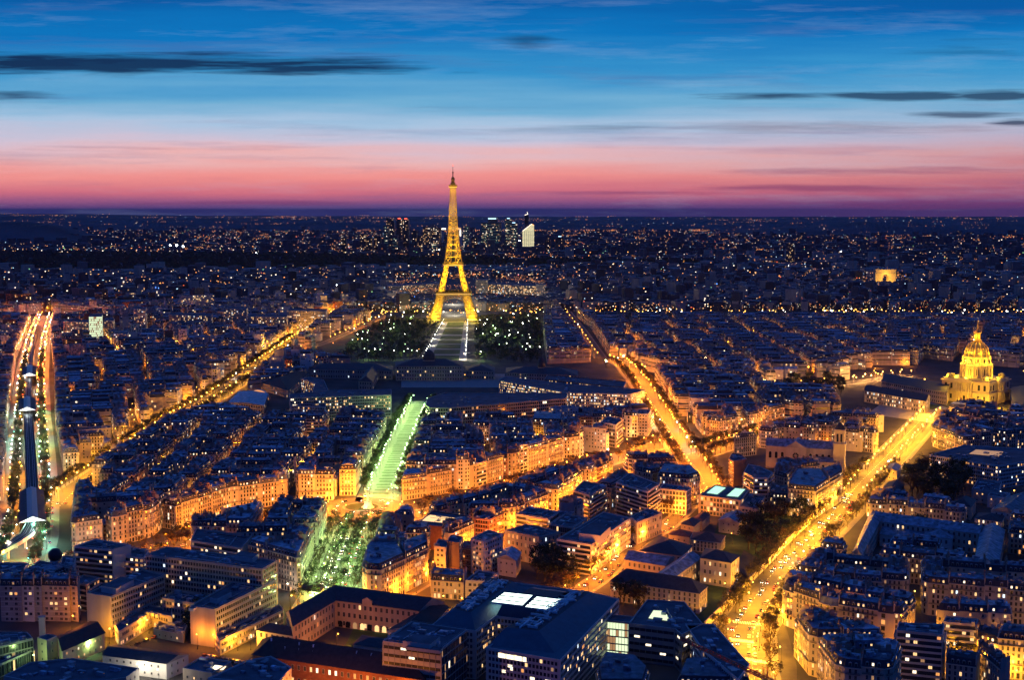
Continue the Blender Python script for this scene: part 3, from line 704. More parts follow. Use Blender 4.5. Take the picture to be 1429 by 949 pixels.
def free(c, p, rad=7):
    for k_, r_ in ROADS.items():
        if pdist(c, r_['p'])[0] < r_['w']/2+2.5: return False
        for q in p:
            if pdist(q, r_['p'])[0] < r_['w']/2-2.2: return False
    if hypot(c[0]-CIRC[0][0], c[1]-CIRC[0][1]) < CIRC[1]+5: return False
    for e in EXCL:
        if inside(c, e): return False
        n = sum(inside(q, e) for q in p)
        if n >= 2: return False
    return True
# ------------------------------------------------------------------ buildings that are read one by one from the picture
NB = []
def bpoly(px, h): return ccw([G(x, y, h) for x, y in px])
def X(name, label, px, h, style, wall='concrete', roof='flat', rm='flat_roof', plit=.12, rise=4, fl=None, group=None, cat='building', clutter=5, court=None, extra=None, excl=True, winobj=True, es=None):
    p = bpoly(px, h); c = cent(p)
    if excl: EXCL.append(inset(p, -4))
    NB.append(dict(name=name, label=label, p=p, h=h, style=style, wall=wall, roof=roof, rm=rm, plit=plit, rise=rise, fl=fl or 's'*len(p), group=group, cat=cat, clutter=clutter, court=court or 'court', extra=extra, winobj=winobj, es=esx(p, h, es)))
def esx(p, h, es):
    out = {}
    for px, py, st in es or ():
        q = G(px, py, h); i = min(range(len(p)), key=lambda i: hypot((p[i][0]+p[(i+1) % len(p)][0])/2-q[0], (p[i][1]+p[(i+1) % len(p)][1])/2-q[1])); out[i] = st
    return out
def stair(px, h, n, m='lit_warm', w=1.6):
    def f(s):
        A, B = G(px[0]-1, px[1], h), G(px[0]+1, px[1], h); L = hypot(B[0]-A[0], B[1]-A[1]); 
        c = ((A[0]+B[0])/2, (A[1]+B[1])/2); D = hypot(*c); c = (c[0]*(1-.35/D), c[1]*(1-.35/D))
        for i in range(n):
            b = MB(); z = 2+i*(h-3)/n; b.quad((c[0]-w/2, c[1], z), (c[0]+w/2, c[1], z), (c[0]+w/2, c[1], z+2), (c[0]-w/2, c[1], z+2), m if i % 3 else 'glass'); s.subs.append(('wall', 'stair_window', b))
    return f
def xtra_box(pxq, h, dz, m='concrete_pale', key='plant_room', top='flat_roof'):
    def f(s):
        b = s.P(key); p = bpoly(pxq, h+dz); b.prism(p, h, h+dz, m, top)
    return f
def multi(*fs):
    def f(s):
        for q in fs: q(s)
    return f
def sheet(pxq, h, m, key, dz=.12):
    def f(s): s.P(key).poly([(*a, h+dz) for a in bpoly(pxq, h)], m)
    return f
# lower left
def skylights(s):
    e0, e1 = G(372, 917, 13), G(585, 949, 13); r0, r1 = G(367, 893, 13), G(604, 930, 13); r = random.Random(5)
    for row in (.22, .36):
        for i in range(11):
            t_ = (i+.5)/11; a = (e0[0]+(e1[0]-e0[0])*t_, e0[1]+(e1[1]-e0[1])*t_); b_ = (r0[0]+(r1[0]-r0[0])*t_, r0[1]+(r1[1]-r0[1])*t_)
            if r.random() < .45: continue
            q = lambda k, u: (a[0]+(b_[0]-a[0])*k+u, a[1]+(b_[1]-a[1])*k, 13+7*k*2+.15); b = MB(); b.quad(q(row, -.6), q(row, .6), q(row+.07, .6), q(row+.07, -.6), r.choice(['pale_metal', 'metal_grey', 'glass2', 'pale_metal'])); s.subs.append(('roof', 'skylight', b))
X('apartment_building', 'white flat-roofed apartment block with rows of lit balconies facing left', [(103.5, 764), (157, 769), (183, 762), (134, 754)], 24, 'terrace', 'render_white', clutter=2, plit=.22, es=[(170, 766, 'none')])
X('apartment_building', 'low white balcony block squeezed against the long hospital slab', [(160, 776), (201, 780), (208, 770), (184, 765)], 18, 'terrace', 'render_white', plit=.35)
X('apartment_building', 'small square balcony block between dark houses and west hospital wing', [(100, 814), (121, 818), (139, 808), (117, 804)], 15, 'terrace', 'stone4', clutter=1)
X('hospital_wing', 'grey hospital wing with rooftop box and yellow light at its foot', [(120.6, 830), (154, 835), (230, 804), (198, 797)], 22, 'band', 'stone1', plit=.06, es=[(137, 832, 'none')],
  extra=xtra_box([(141, 818), (162, 822), (187, 809), (168, 805)], 22, 3.5))
X('hospital_annex', 'low annex lit yellow at the foot of the west hospital wing', [(166, 884), (212, 856), (240, 863), (240, 852), (207, 846), (160, 874)], 8, 'band', 'stone4', plit=.3, fl='ssssss')
X('hospital_slab', 'long tall hospital slab with setback top floor, behind the two wings', [(203, 776), (366, 796), (387, 784), (232, 765)], 30, 'band', 'stone1', plit=.05, clutter=12,
  extra=multi(xtra_box([(326, 775), (352, 779), (361, 773), (336, 769)], 30, 3)))
X('hospital_wing', 'hospital wing with white stair tower, standing nearest the small brown courtyard', [(265, 848), (300, 853), (386, 811), (343, 804)], 20, 'band', 'stone1', plit=.08, clutter=8, es=[(282, 851, 'none')],
  extra=multi(xtra_box([(293, 834), (303, 836), (323, 826), (313, 823)], 20, 3), xtra_box([(263, 849), (270, 850), (274, 847), (268, 846)], 20, 1.5, 'render_white', 'stair_tower')))
X('hospital_podium', 'long low podium glowing yellow along the east hospital wing', [(307, 897), (396, 853), (390, 846), (300, 889)], 7, 'band', 'stone4', plit=.3)
X('hospital_pavilion', 'mid-height pavilion in the court between the two hospital wings', [(226, 837), (273, 844), (292, 834), (244, 826)], 14, 'band', 'stone4', plit=.1)
hs = [0, 30, 47, 58, 97, 108]
for i, lab in enumerate(['leftmost dark party-wall house at the left edge', 'pale plastered house second from left edge', 'narrow grey house third from left edge', 'wide grey house fourth from left edge, three lit windows', 'end house with its side wall glowing orange']):
    X('row_house', lab, [(hs[i], 818-i*.2), (hs[i+1], 818.5), (hs[i+1]+3, 808), (hs[i]+3, 807)], 20.5, 'modern', ['blank', 'render_white', 'concrete', 'blank', 'stone4'][i], 'mansard', 'zinc0', plit=.1, fl='spsp', group='party-wall houses at the left edge')
X('apartment_building', 'blue-roofed block with low box behind the dark row at left', [(29, 801), (47, 807), (80, 789), (56, 784)], 20, 'modern', 'concrete', plit=.05)
X('apartment_building', 'grey zinc-topped block just below the dark sphere', [(46, 806), (64, 813), (101, 797), (81, 791)], 18, 'modern', 'concrete', 'mansard', 'zinc0', plit=.05)
X('tower_block', 'small square tower block carrying the dark sphere', [(84, 790), (103, 794), (106, 780), (88, 777)], 22, 'modern', 'blank', plit=.05)
X('office_building', 'low curved-front office at left edge with green light', [(-12, 806), (30, 800), (40, 788), (-12, 786)], 13, 'band', 'concrete_pale', plit=.1)
X('assembly_hall', 'hall with dark pitched roof and yellow-green lit side wall', [(79, 890), (87, 909), (146, 884), (125.5, 868)], 9, 'small', 'stone4', 'gable', 'slate_brown', rise=3, plit=.4)
X('stair_tower', 'square beige tower at the gable end of the pitched hall', [(52, 892), (65, 896), (80, 890), (67, 887)], 12, 'small', 'stone4', plit=.05, clutter=0)
X('service_building', 'glaring white low building with a row of small square windows', [(143, 915), (232, 927), (263, 914), (161, 900)], 8, 'small', 'render_white', 'gable', 'slate', rise=2, plit=.02)
X('low_building', 'wide flat dark roof in the bottom left corner', [(5, 946), (80, 962), (176, 948), (194, 935), (100, 921), (42, 927)], 9, 'small', 'blank', clutter=14, plit=.1)
X('sports_hall', 'long dark-roofed hall at left edge with green light below', [(-14, 908), (46, 893), (38, 885), (-14, 884)], 12, 'glass', 'blank', plit=.1, clutter=3)
X('garage_building', 'terraced low garage at left edge with pale lit strips', [(-14, 936), (48, 908), (40, 902), (-14, 914)], 6, 'glass', 'concrete', clutter=2)
X('terrace_building', 'cream terraced building with lit stepped balconies above the long slab', [(266, 756), (337, 767), (352, 749), (274, 739)], 21, 'terrace', 'stone2', plit=.3, es=[(345, 758, 'none')])
X('low_building', 'cluster of low dark sheds in the court between the hospital wings', [(214, 880), (256, 888), (264, 868), (228, 862)], 4, 'small', 'blank', plit=.05, clutter=12)
X('lodge', 'small white house with dark hipped roof beside the brick wing', [(358, 880), (409, 888), (421, 881), (376, 871)], 9, 'school', 'render_white', 'hip', 'slate', rise=3, plit=0)
X('brick_wing', 'long brown brick wing with skylights along the bottom edge', [(352, 914), (592, 950), (604, 930), (367, 893)], 13, 'school', 'brick', 'hip', 'slate_brown', rise=7, plit=.35, extra=skylights)
X('low_building', 'small low roof with one bright skylight beside the white building', [(255, 935), (296, 942), (323, 926), (281, 919)], 7, 'small', 'stone4', rm='roof_teal', clutter=2, extra=sheet([(294, 935), (311, 936), (316, 931), (300, 929)], 7, 'lit_white', 'skylight'))
X('low_building', 'dark stepped roof rising at the bottom, left of the brick wing', [(290, 949), (385, 958), (407, 934), (378, 918), (345, 924)], 13, 'small', 'render_white', clutter=12, plit=.05)
# the school round a court
def arcade(s):
    p = bpoly([(466, 838), (585, 853)], 15); a, b_ = p; L = hypot(b_[0]-a[0], b_[1]-a[1]); ux, uy = (b_[0]-a[0])/L, (b_[1]-a[1])/L
    if uy*a[0] - ux*a[1] > 0: nx, ny = -uy*-1, ux*-1
    nx, ny = uy, -ux
    if (-a[0]*nx-a[1]*ny) < 0: nx, ny = -nx, -ny
    for i in range(11):
        d = L*(i+.7)/11.6; c = (a[0]+ux*d+nx*.2, a[1]+uy*d+ny*.2)
        pt = [(c[0]-ux*1.3, c[1]-uy*1.3, .3), (c[0]+ux*1.3, c[1]+uy*1.3, .3)]+[(c[0]+ux*1.3*cos(pi*k/8), c[1]+uy*1.3*cos(pi*k/8), 2.6+1.3*sin(pi*k/8)) for k in range(9)]
        b = MB(); b.poly(pt, 'lit_warm' if i in (1, 3, 4, 5, 7) else 'lit_dim' if i in (2, 8) else 'glass'); s.subs.append(('wall', 'arch_opening', b))
    c = (a[0]+ux*L*.6+nx*.5, a[1]+uy*L*.6+ny*.5); b = MB(); b.poly([(c[0]-ux*3, c[1]-uy*3, 15), (c[0]+ux*3, c[1]+uy*3, 15), (c[0]+ux*3, c[1]+uy*3, 17.4), (c[0], c[1], 19), (c[0]-ux*3, c[1]-uy*3, 17.4)], 'stone4'); q = [(x-nx*1.2, y-ny*1.2, z) for x, y, z in b.v]; b.poly(q, 'stone4'); b.quad(b.v[2], b.v[3], q[3], q[2], 'slate'); b.quad(b.v[3], b.v[4], q[4], q[3], 'slate'); s.subs.append(('roof', 'pediment', b))
X('school_wing', 'pink arcaded school wing with lit arches, dark roof and small pediment', [(466, 838), (585, 853), (620, 841), (466, 820)], 15, 'arches', 'stone4', 'gable', 'slate', rise=5, plit=.07, extra=arcade)
X('school_wing', 'school wing running down the left of the arcaded court', [(409, 874), (467, 839), (464, 820), (400, 856)], 15, 'arches', 'stone4', 'gable', 'slate', rise=5, plit=.03, fl='ssss')
X('school_wing', 'dark-roofed school wing beside the teal building, pale lit side wall', [(541, 880), (583, 893), (626, 848), (590, 851)], 12, 'school', 'render_white', 'gable', 'slate_brown', rise=4, plit=.1)
X('lodge', 'tiny white pavilion with black roof in the school court', [(493, 900), (533, 905), (543, 893), (506, 887)], 8, 'school', 'render_white', 'hip', 'slate', rise=2, plit=0)
X('gatehouse', 'cream lodge behind the school beside the bright street corner', [(418, 823), (446, 827), (452, 819), (424, 816)], 9, 'small', 'stone2', 'hip', 'slate_brown', rise=2, plit=.2)
X('office_tower', 'glass-fronted office with grey concrete shaft and black roof plant', [(534, 897), (616, 908), (652, 881), (574, 870)], 27, 'glass', 'concrete', clutter=22, es=[(575, 903, 'stripes')],
  extra=multi(xtra_box([(562, 895), (600, 900), (614, 889), (578, 885)], 27, 3.5), xtra_box([(566, 903), (614, 909), (618, 904), (574, 899)], 27, 1.5, 'concrete', 'shaft')))
# the block between the green square and the orange cross street
CR = dict(group='houses of the rounded corner block')
X('corner_house', 'large rounded corner house glowing orange, lit crown of attic windows', [(506, 790), (512, 795), (531, 796), (566, 780), (556, 764), (513, 764)], 22, 'haus', 'stone0', 'mansard', 'zinc0', plit=.16, fl='ssssps')
X('apartment_house', 'orange-lit house next to the rounded corner house', [(566, 780), (597, 765), (589, 752), (556, 764)], 21, 'haus', 'stone4', 'mansard', 'zinc0', plit=.3, fl='spsp')
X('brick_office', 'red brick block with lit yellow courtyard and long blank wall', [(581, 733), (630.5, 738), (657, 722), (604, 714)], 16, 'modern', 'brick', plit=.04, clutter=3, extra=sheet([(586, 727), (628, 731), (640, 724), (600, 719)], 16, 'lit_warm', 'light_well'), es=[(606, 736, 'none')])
X('apartment_house', 'low cream house with a row of lit dormers, facing the orange lamps', [(601, 810), (647, 813), (652, 803), (608, 799)], 11, 'haus', 'stone2', 'mansard', 'zinc0', plit=.25, fl='spsp')
X('apartment_house', 'plain white low house right of the lit dormers', [(649, 812), (676, 813), (696, 802), (668, 797)], 11, 'modern', 'render_white', plit=.25)
X('apartment_building', 'narrow dark brown block with blank tall wall', [(624, 757), (641, 759), (646, 751), (629, 748)], 22, 'modern', 'blank_brown', plit=.05, clutter=1, es=[(632, 758, 'none')])
X('apartment_building', 'narrow pale teal block beside the dark brown one', [(606, 764), (622, 766), (628, 757), (612, 754)], 19, 'modern', 'concrete_pale', plit=.2, clutter=1)
X('apartment_building', 'short dark block wedged right of the dark brown wall', [(643, 765), (657, 767), (662, 758), (648, 756)], 14, 'modern', 'blank_brown', plit=.1, clutter=1)
X('apartment_building', 'white stepped block with lit windows up its edge', [(657, 753), (675, 758), (702, 747), (682, 741)], 22, 'modern', 'render_white', plit=.2)
X('apartment_building', 'yellow-windowed block with a column of bright stair lights', [(704, 742), (752, 751), (782, 744), (735, 733)], 18, 'school', 'stone3', rm='flat_roof', plit=.34, clutter=6)
X('villa', 'small grey classical villa with gabled front', [(694, 779), (720, 783), (727, 771), (702, 767)], 11, 'small', 'concrete_pale', 'gable', 'zinc2', rise=3, plit=0, es=[(707, 781, 'small')])
X('low_building', 'long low tiled roof with small lit windows behind the teal block', [(713, 818), (770, 826), (775, 820), (722, 812)], 6, 'small', 'stone4', 'gable', 'tile_roof', rise=2, plit=.7)
X('apartment_building', 'white modern block with black balconies on the orange street corner', [(777, 754), (825, 762), (880, 724), (842, 716)], 19, 'terrace', 'render_white', plit=.15, clutter=6, es=[(852, 742, 'modern'), (801, 758, 'terrace')],
  extra=xtra_box([(808, 744), (838, 748), (852, 735), (825, 730)], 19, 5, 'render_white', 'penthouse'))
X('office_building', 'tall-arched modern office at the bend of the modern street', [(880, 722), (889, 731), (924, 717), (904, 711)], 15, 'arches', 'stone2', plit=.15, fl='ssss')
X('tower_block', 'tall white slab block with dark balcony column', [(860, 674), (904, 688), (921, 677), (879, 661)], 24, 'terrace', 'render_white', plit=.15)
X('office_building', 'white grid-fronted office with dark square windows', [(919, 683), (958, 687), (965, 682), (926, 676)], 18, 'grid', 'render_white', plit=.03)
X('apartment_house', 'cream house with lit attic directly behind the white grid office', [(918, 665), (961, 669), (977, 665), (965, 655), (925, 653)], 21, 'haus', 'stone2', 'mansard', 'zinc0', plit=.2, fl='sssss')
X('apartment_building', 'dark-balconied block with planted roof terraces', [(800, 686), (823, 693), (847, 679), (815, 672)], 21, 'terrace', 'blank', plit=.15)
X('apartment_building', 'flat grey block with lit floor behind the modern white corner', [(720, 719), (765, 726), (780, 715), (738, 709)], 16, 'terrace', 'concrete_pale', plit=.3)
X('apartment_building', 'recessed dark office between two pale blocks, centre right', [(768, 733), (800, 738), (820, 724), (788, 719)], 20, 'glass', 'concrete', plit=.1)
X('factory_building', 'pink industrial building with two glowing green skylights', [(975, 692), (1034, 700), (1046, 684), (998, 678)], 14, 'grid', 'stone4', rm='flat_roof', plit=.3, clutter=0,
  extra=multi(sheet([(986, 689), (1001, 691), (1013, 682), (999, 679)], 14, 'sky_light', 'skylight', .5), sheet([(1014, 693), (1030, 694.5), (1040, 684), (1026, 682.5)], 14, 'sky_light', 'skylight#2', .5)))
X('apartment_building', 'grey terraced extension at the right end of the pink industrial building', [(1032, 708), (1057, 712), (1068, 694), (1046, 690)], 11, 'modern', 'stone4', plit=.1, clutter=6)
# teal roofed institute
T = dict(roof='flat', rm='roof_teal')
def institute(s):
    h = 24
    rf = s.P('roof')
    def slope(pxo, pxi, dz):
        o = bpoly(pxo, h); i_ = bpoly(pxi, h+dz); c0 = min(range(len(i_)), key=lambda k: hypot(i_[k][0]-o[0][0], i_[k][1]-o[0][1])); i_ = i_[c0:]+i_[:c0]
        rf.loft(o, h, i_, h+dz, 'roof_teal'); rf.poly([(*a, h+dz) for a in i_], 'slate'); return i_, h+dz
    for key, pxo, pxi, w in (('left', [(603, 873), (663, 881), (740, 826), (684, 812)], [(632, 851), (657, 855), (715, 812), (682, 806)], 1),
                         ('right', [(680, 902), (774, 912), (860, 838), (822, 828), (752, 860)], [(706, 876), (752, 881), (822, 827), (796, 822), (742, 858)], 2),
                         ('back', [(692, 861), (750, 868), (820, 829), (745, 820)], [(700, 845), (748, 851), (795, 828), (740, 821)], 3)):
        i_, z = slope(pxo, pxi, 6)
        if w < 3:
            c = cent(i_); r = random.Random(w)
            a0, b0 = (i_[0], i_[1]) if w == 1 else (i_[0], i_[1])
            pb = s.P('roof_pipes'); ang = atan2(*reversed(edge(i_, max(range(len(i_)), key=lambda q: edge(i_, q)[4]))[2:4]))
            xs = [a[0] for a in i_]; ys = [a[1] for a in i_]; n = 0
            inner = inset(i_, 2.5)
            while n < 110:
                pt = (r.uniform(min(xs), max(xs)), r.uniform(min(ys), max(ys)))
                if not inside(pt, inner): continue
                n += 1; L = r.uniform(.8, 3.6); pb.box(pt, L, .3, z, z+r.uniform(.4, 1.2), ang+(pi/2 if r.random() < .5 else 0), r.choice(['pipe', 'pipe', 'pale_metal', 'metal_grey']))
    e0, e1 = G(678, 906, 24), G(782, 924, 24); D = hypot(*e0)
    for t0, t1, z in ((.17, .27, 21), (.28, .38, 21), (.39, .49, 21), (.5, .55, 21), (.3, .36, 17), (.22, .27, 14), (.6, .66, 13), (.45, .5, 9), (.8, .88, 13)):
        q = [((e0[0]+(e1[0]-e0[0])*t_)*(1-.15/D), (e0[1]+(e1[1]-e0[1])*t_)*(1-.15/D)) for t_ in (t0, t1)]; b = MB(); slabq(b, q[0], q[1], z, z+(2.2 if z > 20 else 1.3), 'lit_white'); s.subs.append(('wall', 'lit_strip', b))
    # the two light wells, roofed in glass and lit from inside
    for key, q in (('light_well', [(686, 841), (729, 846), (743, 832), (704, 828)]), ('light_well', [(733, 848), (768, 852), (782, 838), (749, 834)])):
        b = MB(); p = bpoly(q, 30.3); b.prism(p, 29.5, 30.6, 'pale_metal', 'well_light')
        e = edge(p, 0); k = 5
        for i in range(1, k):
            t_ = i/k; A = (p[0][0]+(p[1][0]-p[0][0])*.06, 0); a = (p[0][0]+(p[3][0]-p[0][0])*t_, p[0][1]+(p[3][1]-p[0][1])*t_); c = (p[1][0]+(p[2][0]-p[1][0])*t_, p[1][1]+(p[2][1]-p[1][1])*t_)
            b.bar((*a, 31), (*c, 31), .3 if i % 2 else .16, 'slate')
        s.subs.append(('roof', 'light_well', b))
X('research_institute', 'big teal-roofed institute round an open court with white glowing light wells', [(602, 875), (664, 883), (692, 862), (750, 869), (678, 906), (782, 924), (864, 838), (823, 828), (684, 811)], 24, 'band', 'concrete_pale', rm='roof_teal', clutter=0, extra=institute, plit=.10)
X('glass_link', 'glazed link block glowing green-white between institute and grey office', [(839, 867), (880, 871), (886, 863), (846, 859)], 19, 'glasslit', 'metal_grey', clutter=0)
X('grey_office', 'grey glass office with square lit roof cut-out', [(877, 872), (942, 880), (951, 888), (981, 873), (955, 842), (903, 839)], 19, 'stripes', 'metal_grey', clutter=16, plit=.1,
  extra=multi(sheet([(905, 864), (935, 868), (928, 854), (912, 853)], 19, 'lit_green', 'light_well', .3), xtra_box([(930, 849), (938, 862), (944, 861), (936, 848)], 19, 1.2, 'pale_metal', 'roof_duct')))
X('office_wedge', 'wedge-shaped office with white striped side by the boulevard', [(956, 873), (980, 908), (1030, 951), (1046, 930), (996, 873)], 19, 'band', 'render_white', plit=.12, clutter=10, rm='flat_roof', es=[(1005, 930, 'band')])
X('apartment_house', 'dark mansard block at bottom between institute and crane', [(832, 940), (842, 918), (888, 923), (906, 940), (900, 960), (835, 960)], 12, 'haus', 'blank', 'mansard', 'zinc1', plit=.2, fl='ssssss')
X('apartment_house', 'dark zinc roof in the bottom corner under the red crane', [(944, 955), (954, 928), (978, 926), (1040, 938), (1050, 958)], 14, 'haus', 'blank', 'mansard', 'zinc1', plit=.2, fl='sssss')
# the convent buildings by the boulevard
X('convent', 'long old building with a row of lit dormers and hipped slate roof', [(852, 811), (976, 829), (987, 819), (864, 799)], 12, 'hotel', 'stone2', 'hip', 'slate', rise=6, plit=.12)
X('convent_wing', 'lower blue-roofed wing at the left of the old court', [(871, 781), (928, 790), (941, 778), (886, 769)], 11, 'school', 'stone4', 'gable', 'zinc0', rise=3, plit=.05)
X('convent_wing', 'connecting wing with blue roof and few lit windows', [(912, 805), (938, 808), (978, 779), (956, 774)], 12, 'school', 'stone2', 'gable', 'zinc0', rise=3, plit=.3)
X('convent_wing', 'cream main wing with five glowing first-floor windows', [(977, 779), (1020, 786), (1032, 776), (985, 766)], 16, 'school', 'stone2', 'hip', 'slate', rise=4, plit=.32)
X('old_house', 'dark slate roof behind the blue-roofed convent wing', [(892, 769), (952, 776), (966, 762), (921, 748)], 9, 'school', 'stone3', 'hip', 'slate', rise=5, plit=.25)
X('old_house', 'little pink house with tiled mansard above the convent', [(964, 753), (1005, 758), (1012, 748), (968, 743)], 8, 'haus', 'stone4', 'hip', 'tile_roof', rise=4, plit=.1)
X('old_house', 'low yellow-lit house left of the little pink house', [(933, 746), (962, 750), (966, 743), (938, 740)], 6, 'small', 'stone4', 'hip', 'tile_roof', rise=3, plit=0)
X('old_house', 'dark hipped garden house beside the brown shed', [(950, 731), (968, 735), (977, 727), (960, 724)], 8, 'small', 'stone4', 'hip', 'slate', rise=3, plit=0)
X('garden_shed', 'brown-roofed shed glowing orange beside the pink industrial building', [(967, 724), (980, 728), (991, 718), (980, 714)], 7, 'small', 'stone4', 'hip', 'tile_roof', rise=2, plit=0)
X('old_house', 'blue-roofed house at the garden edge below the pink industrial building', [(1003, 726), (1031, 730), (1043, 719), (1014, 716)], 9, 'small', 'blank', 'gable', 'zinc0', rise=3, plit=.1)
# right
X('curved_building', 'rounded white-balconied building with stepped curved floors', [(1038, 660), (1052, 668), (1072, 668), (1079, 661), (1060, 652), (1044, 649)], 19, 'terrace', 'render_white', plit=.25)
X('apartment_building', 'narrow block with tall blank brown side wall by the crossing', [(1017, 641), (1024, 645), (1042, 642), (1034, 635), (1021, 634)], 21, 'modern', 'blank_brown', plit=.1, es=[(1033, 644, 'none')])
X('corner_house', 'six-storey corner house glowing yellow beside the boulevard trees', [(1100, 682), (1138, 686), (1157, 674), (1146, 659), (1112, 660)], 21, 'haus', 'stone2', 'mansard', 'zinc0', plit=.22, fl='ssssp')
X('apartment_house', 'boulevard house right behind the yellow-lit corner house', [(1157, 674), (1176, 663), (1170, 652), (1146, 659)], 21, 'haus', 'stone1', 'mansard', 'zinc1', plit=.2, fl='spsp')
X('apartment_house', 'dark low house with four lit dormers left of the yellow corner house', [(1072, 694), (1099, 696), (1102, 684), (1078, 683)], 12, 'haus', 'stone3', 'mansard', 'slate', plit=.5, fl='spsp')
X('ministry_building', 'large pale blue ministry with ring roof and lit atrium', [(1297, 636), (1394, 651), (1440, 644), (1440, 628), (1345, 622)], 19, 'band', 'concrete_pale', plit=.1, clutter=10,
  extra=multi(sheet([(1352, 634), (1396, 638), (1400, 631), (1362, 628)], 19, 'lit_dim', 'light_well', .3)))
X('modern_building', 'dark blue modern block with deep balconies in the lower right', [(1251, 882), (1316, 888), (1318, 874), (1254, 871)], 24, 'terrace', 'concrete', plit=.25, clutter=5)
X('apartment_building', 'five-floor balcony building glowing gold right of the dark blue block', [(1317, 870), (1363, 874), (1365, 866), (1320, 862)], 18, 'terrace', 'stone2', plit=.35)
X('apartment_house', 'small cream house between the gold balcony building and corner', [(1363, 892), (1393, 900), (1397, 886), (1366, 880)], 12, 'haus', 'stone2', 'mansard', 'slate', plit=.2, fl='spsp')
X('corner_house', 'bright gold house at the right edge over the hidden street', [(1393, 891), (1445, 896), (1445, 882), (1397, 878)], 20, 'haus', 'stone2', 'mansard', 'zinc1', plit=.15, fl='ssss')
X('apartment_house', 'dark-roofed low house under the gold balcony building', [(1320, 926), (1362, 932), (1368, 920), (1324, 914)], 12, 'haus', 'blank', 'mansard', 'slate', plit=.1, fl='spsp')
X('apartment_house', 'dark mansard end house above the bottom right corner', [(1364, 908), (1396, 935), (1410, 930), (1378, 905)], 14, 'haus', 'blank', 'mansard', 'slate', plit=.1, fl='spsp')
# the lycee ring
def ringpart(lab, px, h=14, **k): X('barracks_wing', lab, px, h, 'school', 'stone2', 'gable', 'zinc0', rise=4, **k)
ringpart('long rear wing of the enclosed court with two lamps on its pediment', [(1214, 726), (1366, 745), (1372, 737), (1222, 716)], plit=.06)
ringpart('left wing of the enclosed court, running along the boulevard', [(1190, 772), (1202, 775), (1230, 722), (1214, 718)], plit=.03)
ringpart('right wing of the enclosed court with long blue roof', [(1360, 786), (1392, 790), (1402, 740), (1370, 736)], plit=.03)
X('barracks_wing', 'low inner building standing in the enclosed lit court', [(1228, 746), (1290, 752), (1298, 742), (1236, 735)], 8, 'school', 'render_white', 'gable', 'zinc0', rise=3, plit=.1)
X('barracks_wing', 'white inner building with slate roof, right half of the lit court', [(1290, 749), (1329, 752), (1331, 741), (1294, 737)], 11, 'school', 'render_white', 'hip', 'zinc0', rise=3, plit=.05)
X('chapel_hall', 'white wedge-roofed building near the right edge above the court', [(1383, 712), (1422, 718), (1445, 696), (1412, 692)], 12, 'small', 'render_white', 'gable', 'zinc1', rise=4, plit=0)
X('old_house', 'dark house whose white court wall is brightly lit', [(1360, 724), (1398, 729), (1402, 720), (1366, 716)], 9, 'hotel', 'render_white', 'hip', 'slate', rise=3, plit=.3)
X('old_house', 'hipped slate house behind the dark garden trees', [(1328, 703), (1355, 708), (1362, 698), (1337, 694)], 10, 'school', 'stone2', 'hip', 'slate', rise=4, plit=.05)
X('old_house', 'white annex with teal lit wall near the right edge', [(1378, 692), (1402, 697), (1410, 690), (1386, 686)], 9, 'small', 'render_white', plit=.3)
X('old_house', 'flat-roofed grey villa with cluttered roof right of the dark trees', [(1356, 684), (1394, 688), (1398, 674), (1364, 671)], 10, 'small', 'concrete', plit=.15, clutter=14)
X('old_house', 'brown gabled house standing among the boulevard trees', [(1232, 682), (1255, 686), (1262, 676), (1240, 673)], 10, 'small', 'blank_brown', 'gable', 'slate', rise=3, plit=.05)
X('old_house', 'pale small house between boulevard lamps and dark trees', [(1237, 655), (1252, 658), (1257, 650), (1242, 648)], 9, 'small', 'stone2', 'gable', 'zinc0', rise=2, plit=.05)
# middle distance slabs
X('conference_building', 'left arm of the curved Y-shaped office slab', [(404, 556), (546, 552), (546, 544), (470, 545), (404, 551)], 26, 'band', 'concrete', plit=.25, clutter=6, winobj=False)
X('conference_building', 'rear arm of the curved Y-shaped office slab, pointing away', [(436, 546), (458, 545), (452, 531), (434, 527), (420, 529), (440, 536)], 26, 'band', 'concrete', plit=.2, clutter=2, winobj=False)
X('office_building', 'small pale slab in front of the Y-shaped office', [(405, 567), (454, 569), (455, 562), (407, 561)], 18, 'band', 'render_white', plit=.1, winobj=False)
X('ministry_building', 'long ministry front with rounded left end and square windows', [(594, 566), (600, 570), (626, 570), (790, 557), (792, 549), (620, 549), (596, 557)], 22, 'grid', 'stone0', plit=.12, clutter=8, winobj=False)
X('office_building', 'long low office with glowing white window strip', [(696, 531), (790, 548), (880, 551), (900, 545), (790, 536), (704, 526)], 17, 'band', 'concrete_pale', plit=.6, clutter=5, winobj=False)
X('office_building', 'dark brick slab crossing behind the white strip office', [(760, 530), (870, 541), (874, 533), (764, 524)], 18, 'band', 'brick', plit=.15, winobj=False)
X('apartment_house', 'orange-fronted school with floodlit gate amid dark roofs', [(743, 589), (784, 590), (786, 580), (746, 578)], 18, 'haus', 'stone4', 'mansard', 'zinc0', plit=.2, fl='ssss', winobj=False)
X('office_building', 'pale grid-windowed block left of the busy avenue', [(838, 590), (860, 594), (870, 586), (848, 582)], 22, 'grid', 'render_white', plit=.05, winobj=False)
X('tower_block', 'bright yellow-lit tower at the far left beside slab blocks', [(124, 442), (142, 442), (143, 439), (126, 439)], 55, 'glasslit', 'metal_grey', clutter=1, winobj=False)
